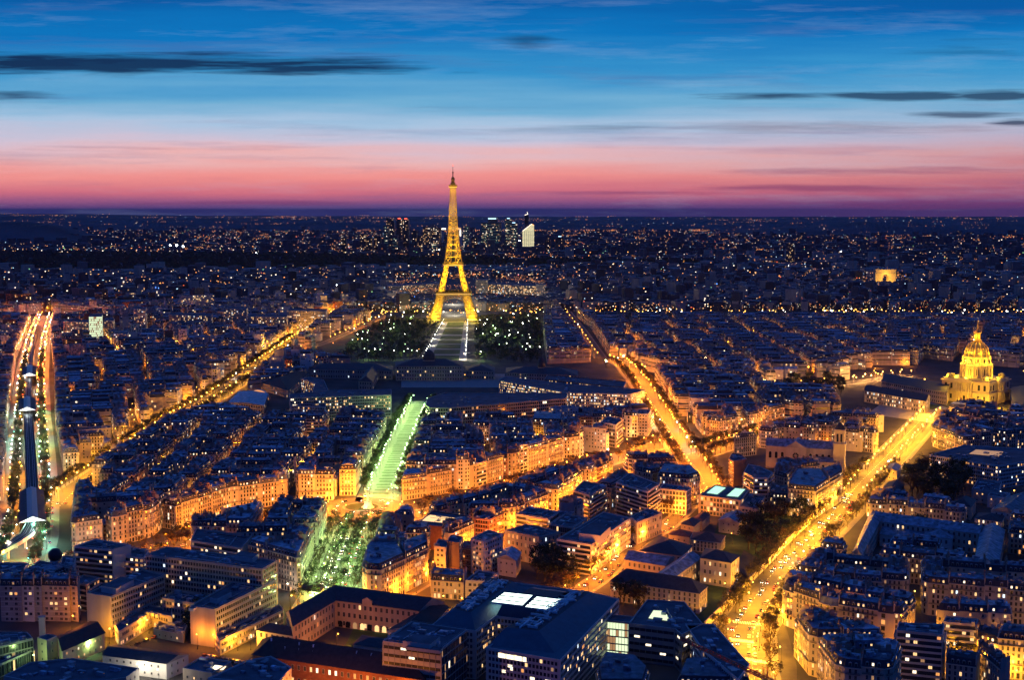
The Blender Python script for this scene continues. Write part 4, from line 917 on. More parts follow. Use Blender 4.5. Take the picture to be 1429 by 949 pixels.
for i, (a, b_, y, h, lab) in enumerate([(88, 123, 449, 40, 'pinkish slab tower left of the bright yellow one'), (145, 158, 447, 38, 'grey slab right of the bright yellow tower'), (186, 203, 431, 50, 'tall pale twin slab further up the left side'),
    (235, 295, 440, 34, 'wide dark slab dotted with lit windows, left middle'), (311, 344, 431, 44, 'tall blank dark slab left of the blue lights'), (345, 400, 442, 36, 'long dark slab with one bright strip'), (400, 455, 434, 40, 'broad slab ending at the white floodlight'),
    (204, 216, 470, 30, 'narrow pale block among low roofs at left'), (158, 178, 466, 30, 'squat pale block among low roofs at left')]):
    X('tower_block', lab, [(a, y), (b_, y+1), (b_+2, y-2), (a+3, y-3)], h, 'modern', ['stone4', 'concrete', 'concrete_pale', 'blank', 'concrete', 'blank', 'concrete', 'render_white', 'render_white'][i], plit=.28, clutter=1, winobj=False)
X('hotel_tower', 'lone dark tower standing over the right-hand city', [(1097, 339), (1109, 339), (1109.5, 338.3), (1098, 338.3)], 96, 'grid', 'blank_brown', plit=.1, clutter=0, winobj=False)

ALLLOTS = []
RZ = random.Random(5)
EXCL += [[G(*a) for a in q] for q in (
 [(555, 540), (670, 540), (680, 510), (545, 505)], [(1028, 770), (1136, 735), (1100, 700), (1040, 712), (1000, 760)], [(1180, 548), (1440, 590), (1440, 520), (1300, 505), (1180, 520)],
 [(1055, 655), (1190, 655), (1185, 628), (1060, 628)], [(1260, 712), (1345, 716), (1350, 660), (1275, 660)], [(690, 800), (770, 812), (778, 778), (700, 770)], [(1090, 560), (1180, 548), (1170, 528), (1080, 530)])]
GAPS = []
for zi, (px, amax, gap, h, wid, depth, kind, _) in enumerate(ZONES):
    zp = ccw([G(*a) for a in px])
    CUTS = []
    for bi, blk in enumerate(split_poly(zp, amax, gap, RZ, CUTS)):
        q = inset(blk, gap*.12)
        if area(q) < 150: continue
        bh = h+RZ.uniform(-1.5, 1.5); here = len(ALLLOTS)
        for p, fl in block_lots(q, depth, wid, RZ):
            c = cent(p)
            if area(p) < 45 or area(p) > 3000: continue
            if not free(c, p): continue
            D = hypot(*c); inner = fl[0] == 'i'
            lh = bh+RZ.uniform(-1.3, 1.3) if not inner else bh*RZ.uniform(.4, .8)
            st = 'haus'; wl = 'stone%d' % RZ.randrange(5); rf = 'mansard'; rm = RZ.choice(['zinc0', 'zinc0', 'zinc1', 'zinc2'])
            if kind == 'mix' and RZ.random() < .4 or RZ.random() < .07:
                st = RZ.choice(['modern', 'terrace', 'band', 'grid']); rf = 'flat'; wl = RZ.choice(['concrete', 'render_white', 'concrete_pale', 'blank', 'brick']); lh += RZ.choice([0, 2, 4, -3])
                if kind == 'mix' and D > 1500 and RZ.random() < .12: lh += 14
            if inner: st = 'court'; fl = 'c'*len(p); rf = RZ.choice(['flat', 'mansard', 'gable', 'gable']); wl = RZ.choice(['blank', 'render_white', 'concrete', 'blank'])
            if fl == 'c'*len(fl) and rf == 'mansard' and area(p) < 80: rf = 'flat'
            if fl != 'spcp' and len(p) == 7 and rf == 'flat': rf = 'mansard'
            pj = proj(c[0], c[1], lh); 
            vis = -20 < pj[0] < 1450 and pj[1] < 960
            front = max([edge(p, i)[4] for i in range(len(p)) if fl[i] == 's'] or [4])
            ALLLOTS.append(dict(p=p, fl=fl, h=lh, st=st, wl=wl, rf=rf, rm=rm, D=D, inner=inner, score=(front*(.45 if inner else 1)*(lh+6))/D**2 if vis else 0, c=c, seed=RZ.randrange(10**9)))
        for d in ALLLOTS[here:]:          # a party wall with nothing beside it becomes a street front
            if d['inner']: continue
            f2 = list(d['fl'])
            for i, ch in enumerate(f2):
                if ch != 'p': continue
                a, b_, ux, uy, L = edge(d['p'], i); q = ((a[0]+b_[0])/2+uy*2.5, (a[1]+b_[1])/2-ux*2.5)
                if not any(o is not d and inside(q, o['p']) for o in ALLLOTS[here:]): f2[i] = 's'
            d['fl'] = ''.join(f2)
    GAPS += CUTS
print('lots', len(ALLLOTS), 'named', len(NB))
# ------------------------------------------------------------------ build the named buildings
def base_of(p, h): c = cent(p); return (c[0], c[1], 0.0)
for d in NB:
    D = hypot(*cent(d['p']))
    s = Ind(d['name'], d['label'], d['cat'], base_of(d['p'], 0), d['group'], winobj=d['winobj'] and D < 1080)
    building(s, d['p'], d['fl'], d['h'], random.Random(d['label']), d['style'], d['wall'], d['rm'], d['roof'], 0 if D < 1100 else 1, d['plit'], d['rise'], d['clutter'], d['court'], d['es'])
    if d['extra']: d['extra'](s)
    s.fin()
# ------------------------------------------------------------------ houses of the blocks: the largest in view one by one, the rest as one mass
LOOK = {'stone0': 'cream', 'stone1': 'grey stone', 'stone2': 'pale cream', 'stone3': 'brownish', 'stone4': 'sandy', 'concrete': 'grey', 'render_white': 'white', 'concrete_pale': 'pale grey', 'blank': 'dull grey', 'brick': 'brick'}
SIDE = {'metro': ('left of', 'right of'), 'left': ('left of', 'right of'), 'orange': ('below', 'above'), 'orange2': ('above', 'below'), 'cross': ('above', 'below'), 'cross2': ('left of', 'right of'), 'diag': ('left of', 'right of'),
        'boul': ('left of', 'right of'), 'link': ('above', 'below'), 'green': ('left of', 'right of'), 'green2': ('left of', 'right of')}
ALLLOTS.sort(key=lambda d: -d['score'])
NIND = 292-len(NB)
ind = ALLLOTS[:NIND]
key = {}
for d in ind:
    best = None
    for k_ in SIDE:
        dd = pdist(d['c'], ROADS[k_]['p'])
        if best is None or dd[0]-ROADS[k_]['w']/2 < best[0]: best = (dd[0]-ROADS[k_]['w']/2, k_, dd[1], dd[2])
    row = int(max(0, best[0])/24); sd = best[3]
    if best[1] in ('orange2', 'cross', 'link'): nm = SIDE[best[1]][0 if sd > 0 else 1]
    elif best[1] == 'orange': nm = SIDE[best[1]][1 if sd > 0 else 0]
    else: nm = SIDE[best[1]][0 if sd > 0 else 1]
    key.setdefault((best[1], nm, row), []).append((best[2], d))
for (k_, nm, row), L in key.items():
    L.sort(key=lambda q: q[0]); up = ROADS[k_]['p'][0][1] < ROADS[k_]['p'][-1][1]-60
    tail = 'from its near end' if up else 'from its left end'
    for i, (_, d) in enumerate(L):
        rr = 'front row' if row == 0 else ordn(row+1)+' row'
        d['label'] = '%s house, %s %s, %s %s %s' % (LOOK[d['wl']], ordn(i+1), tail, rr, nm, ROADS[k_]['n']); d['group'] = ('front houses ' if row == 0 else 'houses behind ')+nm+' the '+ROADS[k_]['n']
        if row == 0: d['group'] = 'houses lining the '+ROADS[k_]['n']
for i, d in enumerate(ind):
    near = i < 95
    s = Ind('apartment_house' if not d['inner'] else 'courtyard_house', d['label'], 'house', base_of(d['p'], 0), d['group'], winobj=near)
    fl = d['fl'].replace('i', 'c')
    r = random.Random(d['seed'])
    if d['inner']: fl = 's'*len(fl)
    building(s, d['p'], fl, d['h'], r, 'court' if d['inner'] else d['st'], d['wl'], d['rm'], d['rf'], 0 if near else 1, .15, 2.5)
    if not near:       # the small ones keep their dormers in the roof mesh
        rb = s.P('roof')
        for q in s.dorms:
            x, y, z, nx, ny, k_ = q; dormer_geo(rb, lambda a, b_, c: (x-ny*a+nx*b_, y+nx*a+ny*b_, z+c), k_)
        s.dorms = []
    s.fin()
ms = Mass()
for d in ALLLOTS[NIND:]:
    far = 1 if d['D'] < 1350 else 2
    r = random.Random(d['seed']); fl = d['fl'].replace('i', 'c')
    building(ms, d['p'], fl, d['h'], r, 'court' if d['inner'] else d['st'], d['wl'], d['rm'], d['rf'], far, .17 if far == 1 else .12, 2.5)
print('mass quads', len(ms.b.f))
o = ms.b.obj('city_houses'); o['kind'] = 'stuff'; o['label'] = 'countless dark blue roofed houses of the middle distance'; o['category'] = 'houses'

# ------------------------------------------------------------------ iron tower
def tower():
    c = G(633, 446); T_ = thing('iron_tower', 'tall golden lit iron lattice tower rising over the park', 'tower', (c[0], c[1], 0))
    ang = atan2(c[0], c[1]); rot = -ang
    K = [(0, 53), (20, 45), (40, 38), (57, 33), (75, 28), (95, 23), (115, 19), (135, 15.2), (160, 12), (190, 9.4), (220, 7.6), (250, 6.2), (276, 5.2), (290, 4.4)]
    def hw(z):
        for (z0, w0), (z1, w1) in zip(K, K[1:]):
            if z <= z1: return w0+(w1-w0)*(z-z0)/(z1-z0)
        return 4
    def lw(z): return 24-(24-13.5)*z/57 if z < 57 else 13-(13-9.5)*(z-57)/58 if z < 115 else 9.5
    def loc(x, y, z): return (c[0]+x*cos(rot)-y*sin(rot), c[1]+x*sin(rot)+y*cos(rot), z)
    mi = 'tower_iron'
    for sx in (-1, 1):
        for sy in (-1, 1):
            b = MB(); lv = [0, 10, 20, 30, 40, 50, 57, 66, 76, 86, 96, 106, 115]
            for z0, z1 in zip(lv, lv[1:]):
                def cor(z): w = hw(z); l = lw(z); return [(sx*w, sy*w), (sx*(w-l), sy*w), (sx*(w-l), sy*(w-l)), (sx*w, sy*(w-l))]
                A, B = cor(z0), cor(z1)
                for i in range(4):
                    j = (i+1) % 4
                    b.bar(loc(*A[i], z0), loc(*B[i], z1), .75, mi); b.bar(loc(*A[i], z0), loc(*B[j], z1), .34, mi); b.bar(loc(*A[j], z0), loc(*B[i], z1), .34, mi); b.bar(loc(*A[i], z0), loc(*A[j], z0), .4, mi)
                    Mx = ((A[i][0]+A[j][0]+B[i][0]+B[j][0])/4, (A[i][1]+A[j][1]+B[i][1]+B[j][1])/4); b.bar(loc((A[i][0]+B[i][0])/2, (A[i][1]+B[i][1])/2, (z0+z1)/2), loc((A[j][0]+B[j][0])/2, (A[j][1]+B[j][1])/2, (z0+z1)/2), .45, mi)
            b.obj('leg', T_)
    b = MB(); z = 115.0; lv = [z]
    while z < 276: z += max(4.5, hw(z)*.85); lv.append(min(z, 276))
    for z0, z1 in zip(lv, lv[1:]):
        w0, w1 = hw(z0), hw(z1); A = [(w0, w0), (-w0, w0), (-w0, -w0), (w0, -w0)]; B = [(w1, w1), (-w1, w1), (-w1, -w1), (w1, -w1)]
        for i in range(4):
            j = (i+1) % 4
            b.bar(loc(*A[i], z0), loc(*B[i], z1), 1.15, mi); b.bar(loc(*A[i], z0), loc(*A[j], z0), .6, mi)
            k = .36; mid = lambda P_, Q_, f: (P_[0]+(Q_[0]-P_[0])*f, P_[1]+(Q_[1]-P_[1])*f)
            if z0 < 190:
                for f0, f1 in ((0, k), (k, 0), (1-k, 1), (1, 1-k)): b.bar(loc(*mid(A[i], A[j], f0), z0), loc(*mid(B[i], B[j], f1), z1), .34, mi)
                b.bar(loc(*mid(A[i], A[j], k), z0), loc(*mid(B[i], B[j], k), z1), .7, mi); b.bar(loc(*mid(A[i], A[j], 1-k), z0), loc(*mid(B[i], B[j], 1-k), z1), .7, mi)
            else: b.bar(loc(*A[i], z0), loc(*B[j], z1), .95, mi); b.bar(loc(*A[j], z0), loc(*B[i], z1), .95, mi)
    b.obj('shaft', T_)
    def plat(z0, z1, w, key, m='tower_iron'):
        b = MB(); b.box(c, w, w, z0, z1, rot, m); b.box(c, w+1.2, w+1.2, z1-.8, z1, rot, m)
        for i in range(12):
            for s_ in (-1, 1):
                q = loc(-w+2*w*i/11, s_*w, 0); b.box((q[0], q[1]), .5, .5, z1, z1+2.2, rot, m); q = loc(s_*w, -w+2*w*i/11, 0); b.box((q[0], q[1]), .5, .5, z1, z1+2.2, rot, m)
        o = b.obj('platform', T_)
        b = MB(); b.box(c, w+.3, w+.3, z0+1.0, z0+2.0, rot, 'amber_lamp'); b.obj('deck_lights', o)
    plat(54, 59.5, 36, 'first'); plat(113, 117.5, 20.5, 'second'); plat(274, 279, 8.2, 'third')
    b = MB(); b.box(c, 5, 5, 279, 285, rot, mi); b.box(c, 3.4, 3.4, 285, 291, rot, mi); b.lathe(c, [(4, 291), (3.2, 295), (0.8, 298)], mi, 8); b.obj('cupola', T_)
    b = MB(); b.bar((c[0], c[1], 297), (c[0], c[1], 308), 1.2, 'tower_dark'); b.bar((c[0], c[1], 308), (c[0], c[1], 320), .6, 'tower_dark'); b.box(c, 1.6, 1.6, 305, 307, rot, 'tower_dark'); o = b.obj('antenna', T_)
    b = MB(); b.ball((c[0], c[1], 320.5), .9, 'red_light'); b.obj('beacon', o)
    for q in range(4):          # the round arches between the legs
        b = MB(); a = q*pi/2; n = 18; W_ = 32; prev = None
        for i in range(n+1):
            t_ = pi*i/n; pt = []
            for rr in (1.0, 1.13):
                x = -W_*cos(t_)*rr; z = 12+36*sin(t_)*rr; y = hw(min(z, 57))-.5
                X_, Y_ = x*cos(a)-y*sin(a), x*sin(a)+y*cos(a); pt.append(loc(X_, Y_, z))
            X_, Y_ = (-W_*cos(t_)*1.13)*cos(a)-(hw(50)-.5)*sin(a), (-W_*cos(t_)*1.13)*sin(a)+(hw(50)-.5)*cos(a); tp = loc(X_, Y_, 54); b.bar(pt[1], tp, .3, mi)
            if prev: b.bar(prev[1], tp, .25, mi); b.bar(prev[0], pt[0], .7, mi); b.bar(prev[1], pt[1], .7, mi); b.bar(prev[0], pt[1], .4, mi); b.bar(prev[1], pt[0], .4, mi)
            prev = pt
        b.obj('arch', T_)
    for q in range(4):
        b = MB(); x, y = [(1, 1), (1, -1), (-1, 1), (-1, -1)][q]; p_ = loc(x*(53-10.5), y*(53-10.5), 0); b.box((p_[0], p_[1]), 13, 13, 0, 3.5, rot, 'stone_gold'); b.obj('footing', T_)
    # projectors inside the tower, then fill lights added outside it
    col = (1, .68, .03)
    def L(x, y, z, e, r=2.0):
        l = bpy.data.lights.new('tower_light', 'POINT'); l.energy = e; l.color = col; l.shadow_soft_size = r; o = bpy.data.objects.new('tower_light', l); COL.objects.link(o); p_ = loc(x, y, z); o.location = p_
    for sx in (-1, 1):
        for sy in (-1, 1):
            for z in (8, 24, 40, 54, 68, 82, 96, 110): w = hw(z)-lw(z)/2; L(sx*w, sy*w, z, (80000 if z < 40 else 12000) if z < 57 else 36000)
    z = 124
    while z < 272: L(0, 0, z, 300*hw(z)**2+15000); z += 13
    for x in (-45, 45): L(x, -78, 6, 40000, 4)  # from here on: fill lights added on the camera side for even brightness
    for z, o_, e in ((130, 34, 24000), (165, 30, 22000), (200, 28, 26000), (240, 24, 28000), (280, 20, 16000)): L(0, -o_, z-10, e); 
    for z in (70, 100):
        for x in (-30, 30): L(x, -55, z, 12000)
tower()

# ------------------------------------------------------------------ golden domed church
def dome_church():
    c = G(1365, 560); c = (c[0], c[1]+10); rot = -atan2(c[0], c[1])+radians(-24)
    T_ = thing('domed_church', 'floodlit golden domed church with ribbed dome and spire', 'church', (c[0], c[1], 0)); T_.scale = (1, 1, .935)
    ca, sa = cos(rot), sin(rot)
    def loc(x, y): return (c[0]+x*ca-y*sa, c[1]+x*sa+y*ca)
    w = 30; b = MB(); st = 'stone_gold'
    b.box(c, w, w, 0, 14, rot, st); b.box(c, w+.9, w+.9, 13.4, 14.6, rot, st); b.box(c, w-.8, w-.8, 14.6, 27, rot, st); b.box(c, w+.6, w+.6, 26.4, 28, rot, st); b.box(c, w-1.5, w-1.5, 28, 30, rot, st, 'dome_lead'); W0 = b.obj('wall', T_)
    win = MB()
    for q in range(4):
        a = q*pi/2
        def lq(x, y): return loc(x*cos(a)-y*sin(a), x*sin(a)+y*cos(a))
        for x in (-24, -17, 17, 24):
            for z0, z1, yy_ in ((4, 10, w), (17, 24, w-.8)):
                p0, p1 = lq(x-1.4, -yy_-.08), lq(x+1.4, -yy_-.08); win.quad((*p0, z0), (*p1, z0), (*p1, z1), (*p0, z1), 'glass')
        b = MB()          # the columned centre of each front with its pediment
        for x in (-9, -6, -2.7, 2.7, 6, 9):
            for z0, z1 in ((0, 13.5), (14.6, 26.4)):
                p_ = lq(x, -w-2.2); b.lathe(p_, [(.9, z0), (.75, z1)], st, 8)
        p_ = lq(0, -w-1.2); b.box(p_, 10.5, 2.2, 13.5, 14.9, rot+a, st); b.box(p_, 10.5, 2.2, 26.4, 28.4, rot+a, st)
        A, B, C_ = lq(-10.5, -w-3.4), lq(10.5, -w-3.4), lq(0, -w-3.4); A2, B2, C2 = lq(-10.5, -w+4), lq(10.5, -w+4), lq(0, -w+4)
        b.poly([(*A, 28.4), (*B, 28.4), (*C_, 32.5)], st); b.quad((*A, 28.4), (*C_, 32.5), (*C2, 32.5), (*A2, 28.4), 'dome_lead'); b.quad((*B, 28.4), (*C_, 32.5), (*C2, 32.5), (*B2, 28.4), 'dome_lead')
        p0, p1 = lq(-1.8, -w-.1), lq(1.8, -w-.1); win.quad((*p0, 0), (*p1, 0), (*p1, 9), (*p0, 9), 'glass')
        b.obj('portico', T_)
    for i in range(4):
        b = MB(); x, y = [(1, 1), (1, -1), (-1, 1), (-1, -1)][i]; p_ = loc(x*22, y*22); b.lathe(p_, [(4.5, 30), (4.5, 32), (3.5, 34.5), (0.5, 36)], 'dome_lead', 12); b.obj('corner_cap', T_)
    b = MB(); b.lathe(c, [(19, 28), (19, 31), (17.6, 31), (17.6, 46), (18.8, 46), (18.8, 47.6), (16.4, 47.6), (16.4, 48)], st, 48); D0 = b.obj('drum', T_)
    b = MB()
    for i in range(24):
        a = 2*pi*i/24; b.lathe((c[0]+18.3*cos(a), c[1]+18.3*sin(a)), [(.7, 31), (.6, 46)], st, 6)
    b.obj('column', D0)['kind'] = 'stuff'
    for i in range(12):
        a = 2*pi*(i+.5)/12; 
        for rr, z0, z1, ww in ((17.72, 34, 42, 1.5), (15.6, 50, 54.5, 1.1)):
            p_ = (c[0]+rr*cos(a), c[1]+rr*sin(a)); tx, ty = -sin(a)*ww, cos(a)*ww; win.quad((p_[0]-tx, p_[1]-ty, z0), (p_[0]+tx, p_[1]+ty, z0), (p_[0]+tx, p_[1]+ty, z1), (p_[0]-tx, p_[1]-ty, z1), 'glass')
    win.obj('window', W0)['kind'] = 'stuff'
    b = MB(); b.lathe(c, [(15.4, 48), (15.4, 56), (16.4, 56), (16.4, 57.4), (14.6, 57.4)], st, 48)
    for i in range(12): a = 2*pi*i/12; b.box((c[0]+15.9*cos(a), c[1]+15.9*sin(a)), .8, .7, 48, 56, a, st)
    b.obj('upper_drum', T_)
    b = MB(); pr = [(14.2*cos(t_*pi/2*.92)**.9, 57.4+19*sin(t_*pi/2*.92)) for t_ in [i/12 for i in range(13)]]; b.lathe(c, pr, 'dome_lead', 48); DM = b.obj('dome', T_)
    for i in range(12):
        a = 2*pi*i/12; b = MB(); 
        for (r0, z0), (r1, z1) in zip(pr, pr[1:]): b.bar((c[0]+(r0+.3)*cos(a), c[1]+(r0+.3)*sin(a), z0), (c[0]+(r1+.3)*cos(a), c[1]+(r1+.3)*sin(a), z1), .75, 'gold')
        b.obj('rib', DM)
    b = MB(); 
    for i in range(12):
        a = 2*pi*(i+.5)/12
        for rr, z in ((13.6, 62), (11.6, 68)): b.ball((c[0]+rr*cos(a), c[1]+rr*sin(a), z), 1.1, 'gold', 6, 4)
    b.obj('trophy', DM)['kind'] = 'stuff'
    b = MB(); b.lathe(c, [(5, 76), (5, 78), (3.6, 78), (3.2, 87), (4.6, 87), (4.6, 88.4), (2.4, 89), (1.6, 92)], 'gold', 12); LN = b.obj('lantern', T_)
    b = MB(); b.lathe(c, [(1.6, 92), (.9, 97), (.25, 106)], 'gold', 8); b.ball((c[0], c[1], 106), .6, 'gold'); b.obj('spire', LN)
    def L(p_, z, e, r=1.5):
        l = bpy.data.lights.new('floodlight', 'POINT'); l.energy = e; l.color = (1, .50, .02); l.shadow_soft_size = r; o = bpy.data.objects.new('floodlight', l); COL.objects.link(o); o.location = (*p_, z)
    for x, y, e in ((-48, -20, 40000), (-26, -50, 60000), (10, -54, 50000), (44, -44, 60000), (52, -6, 34000), (-50, 14, 30000)): L(loc(x, y), 3, e)
    for x, y in ((-26, -26), (0, -27), (26, -26), (26, 2), (-26, 2)): L(loc(x, y), 31.5, 24000)
    for i in range(10): a = 2*pi*i/10; L((c[0]+20.5*cos(a), c[1]+20.5*sin(a)), 48, 9000, .6)
    for i in range(8): a = 2*pi*i/8; L((c[0]+18*cos(a), c[1]+18*sin(a)), 59, 8000, .6)
    for i in range(4): a = 2*pi*i/4+.4; L((c[0]+8*cos(a), c[1]+8*sin(a)), 78, 6000, .6)
dome_church()
# flanking low wings of the domed church
for lab, px, h in (('long low wing with a row of cool-lit arches left of the domed church', [(1206, 545), (1292, 560), (1298, 554), (1212, 540)], 14),
                   ('dark stone wing at the right of the domed church', [(1412, 570), (1470, 580), (1470, 545), (1412, 540)], 16), ('dark barracks roof behind the low lit wing', [(1230, 532), (1322, 548), (1326, 536), (1240, 522)], 15)):
    s = Ind('church_annex', lab, 'building', (*cent(bpoly(px, h)), 0), None, False); building(s, bpoly(px, h), 'ssss', h, R, 'school', 'stone3', 'slate', 'gable', 1, .5 if 'cool' in lab else .05, 5); s.fin()

# ------------------------------------------------------------------ triumphal arch
def arch():
    c = G(1234, 398); rot = -atan2(c[0], c[1])+.25; T_ = thing('triumphal_arch', 'golden lit triumphal arch far off on the right', 'arch', (c[0], c[1], 0)); sg = 'stone_gold'
    def loc(x, y): return (c[0]+x*cos(rot)-y*sin(rot), c[1]+x*sin(rot)+y*cos(rot))
    b = MB()
    for x in (-20, 20): b.box(loc(x, 0), 11, 13, 0, 36, rot, sg)
    n = 10; pts = [(-9, 24)]+[(-9*cos(pi*i/n), 24+9*sin(pi*i/n)) for i in range(1, n)]+[(9, 24)]
    for y in (-13, 13): b.poly([(*loc(x, y), z) for x, z in [(-9, 36)]+pts+[(9, 36)]], sg)
    for (x0, z0), (x1, z1) in zip(pts, pts[1:]): b.quad((*loc(x0, -13), z0), (*loc(x1, -13), z1), (*loc(x1, 13), z1), (*loc(x0, 13), z0), sg)
    b.obj('piers', T_); b = MB(); b.box(c, 32, 14, 36, 38, rot, sg); b.box(c, 30.5, 12.8, 38, 46, rot, sg); b.box(c, 31.5, 13.6, 46, 49, rot, sg); b.obj('attic', T_)
    for x, y, z, e in ((-30, -45, 3, 60000), (20, -48, 3, 70000), (0, -30, 3, 20000), (0, 0, 6, 20000), (0, -30, 34, 40000)):
        l = bpy.data.lights.new('floodlight', 'POINT'); l.energy = e; l.color = (1, .5, .06); l.shadow_soft_size = 2; o = bpy.data.objects.new('floodlight', l); COL.objects.link(o); o.location = (*loc(x, y), z)
arch()

# ------------------------------------------------------------------ stone church with rose window
def church():
    h = 20; e0 = G(1069, 622, h); e1 = G(1170, 628, h); dx, dy = e1[0]-e0[0], e1[1]-e0[1]; L = hypot(dx, dy); ux, uy = dx/L, dy/L; rot = atan2(uy, ux)
    c = ((e0[0]+e1[0])/2-uy*8, (e0[1]+e1[1])/2+ux*8); T_ = thing('stone_church', 'dark stone church with blue roof, arched windows, rose window and bell tower', 'church', (c[0], c[1], 0))
    def at(d, o): return (e0[0]+ux*d-uy*o, e0[1]+uy*d+ux*o)
    p = [at(0, 0), at(L, 0), at(L, 16), at(0, 16)]; s = Ind.__new__(Ind); s.root = T_; s.mb = {}; s.subs = []; s.wins = []; s.dorms = []; s.winobj = False; s.objs = {}
    W_ = s.P('wall'); W_.prism(p, 0, h, 'stone1'); roof_pitched(s, p, h, 6, 'zinc0', False, over=.6)
    tr = [at(L*.28, -2.5), at(L*.56, -2.5), at(L*.56, 18), at(L*.28, 18)]; W_.prism(tr, 0, h, 'stone1'); a_, b_ = roof_pitched(s, tr, h+.1, 6, 'zinc0', False, over=.3, key='roof')[:2]
    ai = [at(L*.6, -9), at(L*.98, -9), at(L*.98, -.1), at(L*.6, -.1)]; W_.prism(ai, 0, 10, 'stone1'); s.P('aisle_roof').quad(*[(*a, z) for a, z in zip(inset(ai, -.4), (10, 10, 13, 13))], 'zinc0')
    nx, ny = uy, -ux
    def arched(b, d, o, w, z0, z1, m):
        pt = [(d-w, z0), (d+w, z0), (d+w, z1)]+[(d+w*cos(pi*i/8), z1+w*sin(pi*i/8)) for i in range(1, 8)]+[(d-w, z1)]
        b.poly([(*at(x, o), z) for x, z in pt], m)
    for d in [L*.06+i*L*.085 for i in range(3)]+[L*.62+i*L*.085 for i in range(5)]:
        b = MB(); arched(b, d, -.06, 1.5, 9, 14, 'cornice'); arched(b, d, -.12, 1.2, 9.3, 13.9, 'glass'); b.obj('window', T_)
    b = MB()
    for rr, o, m in ((3.2, -2.56, 'cornice'), (2.7, -2.62, 'glass'), (1.1, -2.7, 'cornice'), (.8, -2.76, 'glass')): b.poly([(*at(L*.42+rr*cos(2*pi*i/24), o), 13+rr*sin(2*pi*i/24)) for i in range(24)], m)
    for i in range(8): a = 2*pi*i/8; b.bar((*at(L*.42, -2.8), 13), (*at(L*.42+2.7*cos(a), -2.8), 13+2.7*sin(a)), .15, 'cornice')
    b.obj('rose_window', T_)
    for d in [L*.63+i*L*.09 for i in range(4)]: b = MB(); arched(b, d, -9.06, 1.1, 3, 6.5, 'glass'); b.obj('window', T_)
    tc = at(L+1, -1); b = MB(); b.box(tc, 5, 5, 0, 26, rot, 'stone1'); b.box(tc, 5.5, 5.5, 25.6, 26.6, rot, 'cornice'); b.box(tc, 4.4, 4.4, 26.6, 38, rot, 'stone1'); b.box(tc, 5, 5, 37.6, 38.8, rot, 'cornice'); TW = b.obj('bell_tower', T_)
    b = MB()
    for x in (-1.6, 1.6): 
        q0 = (tc[0]+ux*(x-.8)+nx*4.5, tc[1]+uy*(x-.8)+ny*4.5); q1 = (tc[0]+ux*(x+.8)+nx*4.5, tc[1]+uy*(x+.8)+ny*4.5); b.quad((*q0, 28), (*q1, 28), (*q1, 35), (*q0, 35), 'glass')
    b.obj('louvre', TW); b = MB(); b.lathe(tc, [(5, 38.8), (4, 41), (0.1, 45)], 'slate', 8); b.obj('cap_roof', TW)
    s.fin()
church()

# ------------------------------------------------------------------ military school, palace wings, far towers
def slabthing(name, label, px, h, roof='hip', wall='stone3', dome=None, plit=.06, rise=6, rm='slate', style='school', group=None):
    p = bpoly(px, h); s = Ind(name, label, 'building', (*cent(p), 0), group, False); building(s, p, 'ssss', h, random.Random(label), style, wall, rm, roof, 1, plit, rise)
    if dome:
        c = cent(p); b = s.P('dome'); b.box(c, dome, dome, h, h+6, 0, wall); q = MB(); b.lathe(c, [(dome*1.1, h+6), (dome*1.08, h+9), (dome*.9, h+14), (dome*.5, h+18), (.3, h+20)], 'slate', 12)
        b.bar((*c, h+20), (*c, h+27), .35, 'iron')
    return s.fin()
slabthing('military_school', 'dark domed main block at the foot of the lawns', [(552, 511), (646, 511), (646, 505), (552, 505)], 20, dome=8, rise=7)
slabthing('military_school', 'left barracks range of the domed school, dim lamps in front', [(432, 515), (548, 517), (548, 511), (432, 509)], 13)
slabthing('military_school', 'barracks range right of the domed school main block', [(650, 517), (690, 518), (690, 512), (650, 511)], 12)
slabthing('military_school', 'yellow floodlit long range with small central dome', [(706, 520), (806, 524), (806, 517), (706, 513)], 14, dome=4.5, plit=.1, wall='stone4')
slabthing('military_school', 'cross range joining the left barracks, yellow court beside it', [(500, 532), (520, 533), (530, 515), (514, 514)], 11)
slabthing('military_school', 'brown roofed stables at the left of the parade ground', [(365, 534), (402, 545), (432, 520), (404, 512)], 10, wall='stone4', rm='slate_brown')
slabthing('market_hall', 'sawtooth-roofed hall beside the diagonal avenue', [(318, 562), (368, 566), (374, 549), (334, 546)], 9, roof='gable', rm='zinc2', rise=2)
slabthing('palace_wing', 'long pale colonnaded palace wing right of the iron tower', [(664, 396), (758, 400), (762, 397), (666, 393.5)], 24, roof='flat', wall='stone2', style='grid', plit=.3)
slabthing('palace_pavilion', 'warmly lit square pavilion at the inner end of the right palace wing', [(664, 391), (681, 391.5), (681, 389.5), (664, 389)], 36, roof='flat', wall='stone_gold', plit=.1)
slabthing('palace_wing', 'long dim palace wing left of the iron tower', [(540, 400), (612, 396), (612, 393.5), (541, 397)], 24, roof='flat', wall='stone2', style='grid', plit=.15)
slabthing('palace_pavilion', 'plain end pavilion at the outer tip of the right palace wing', [(748, 397), (761, 397.5), (761, 395.5), (748, 395)], 30, roof='flat', wall='stone2', plit=.2)
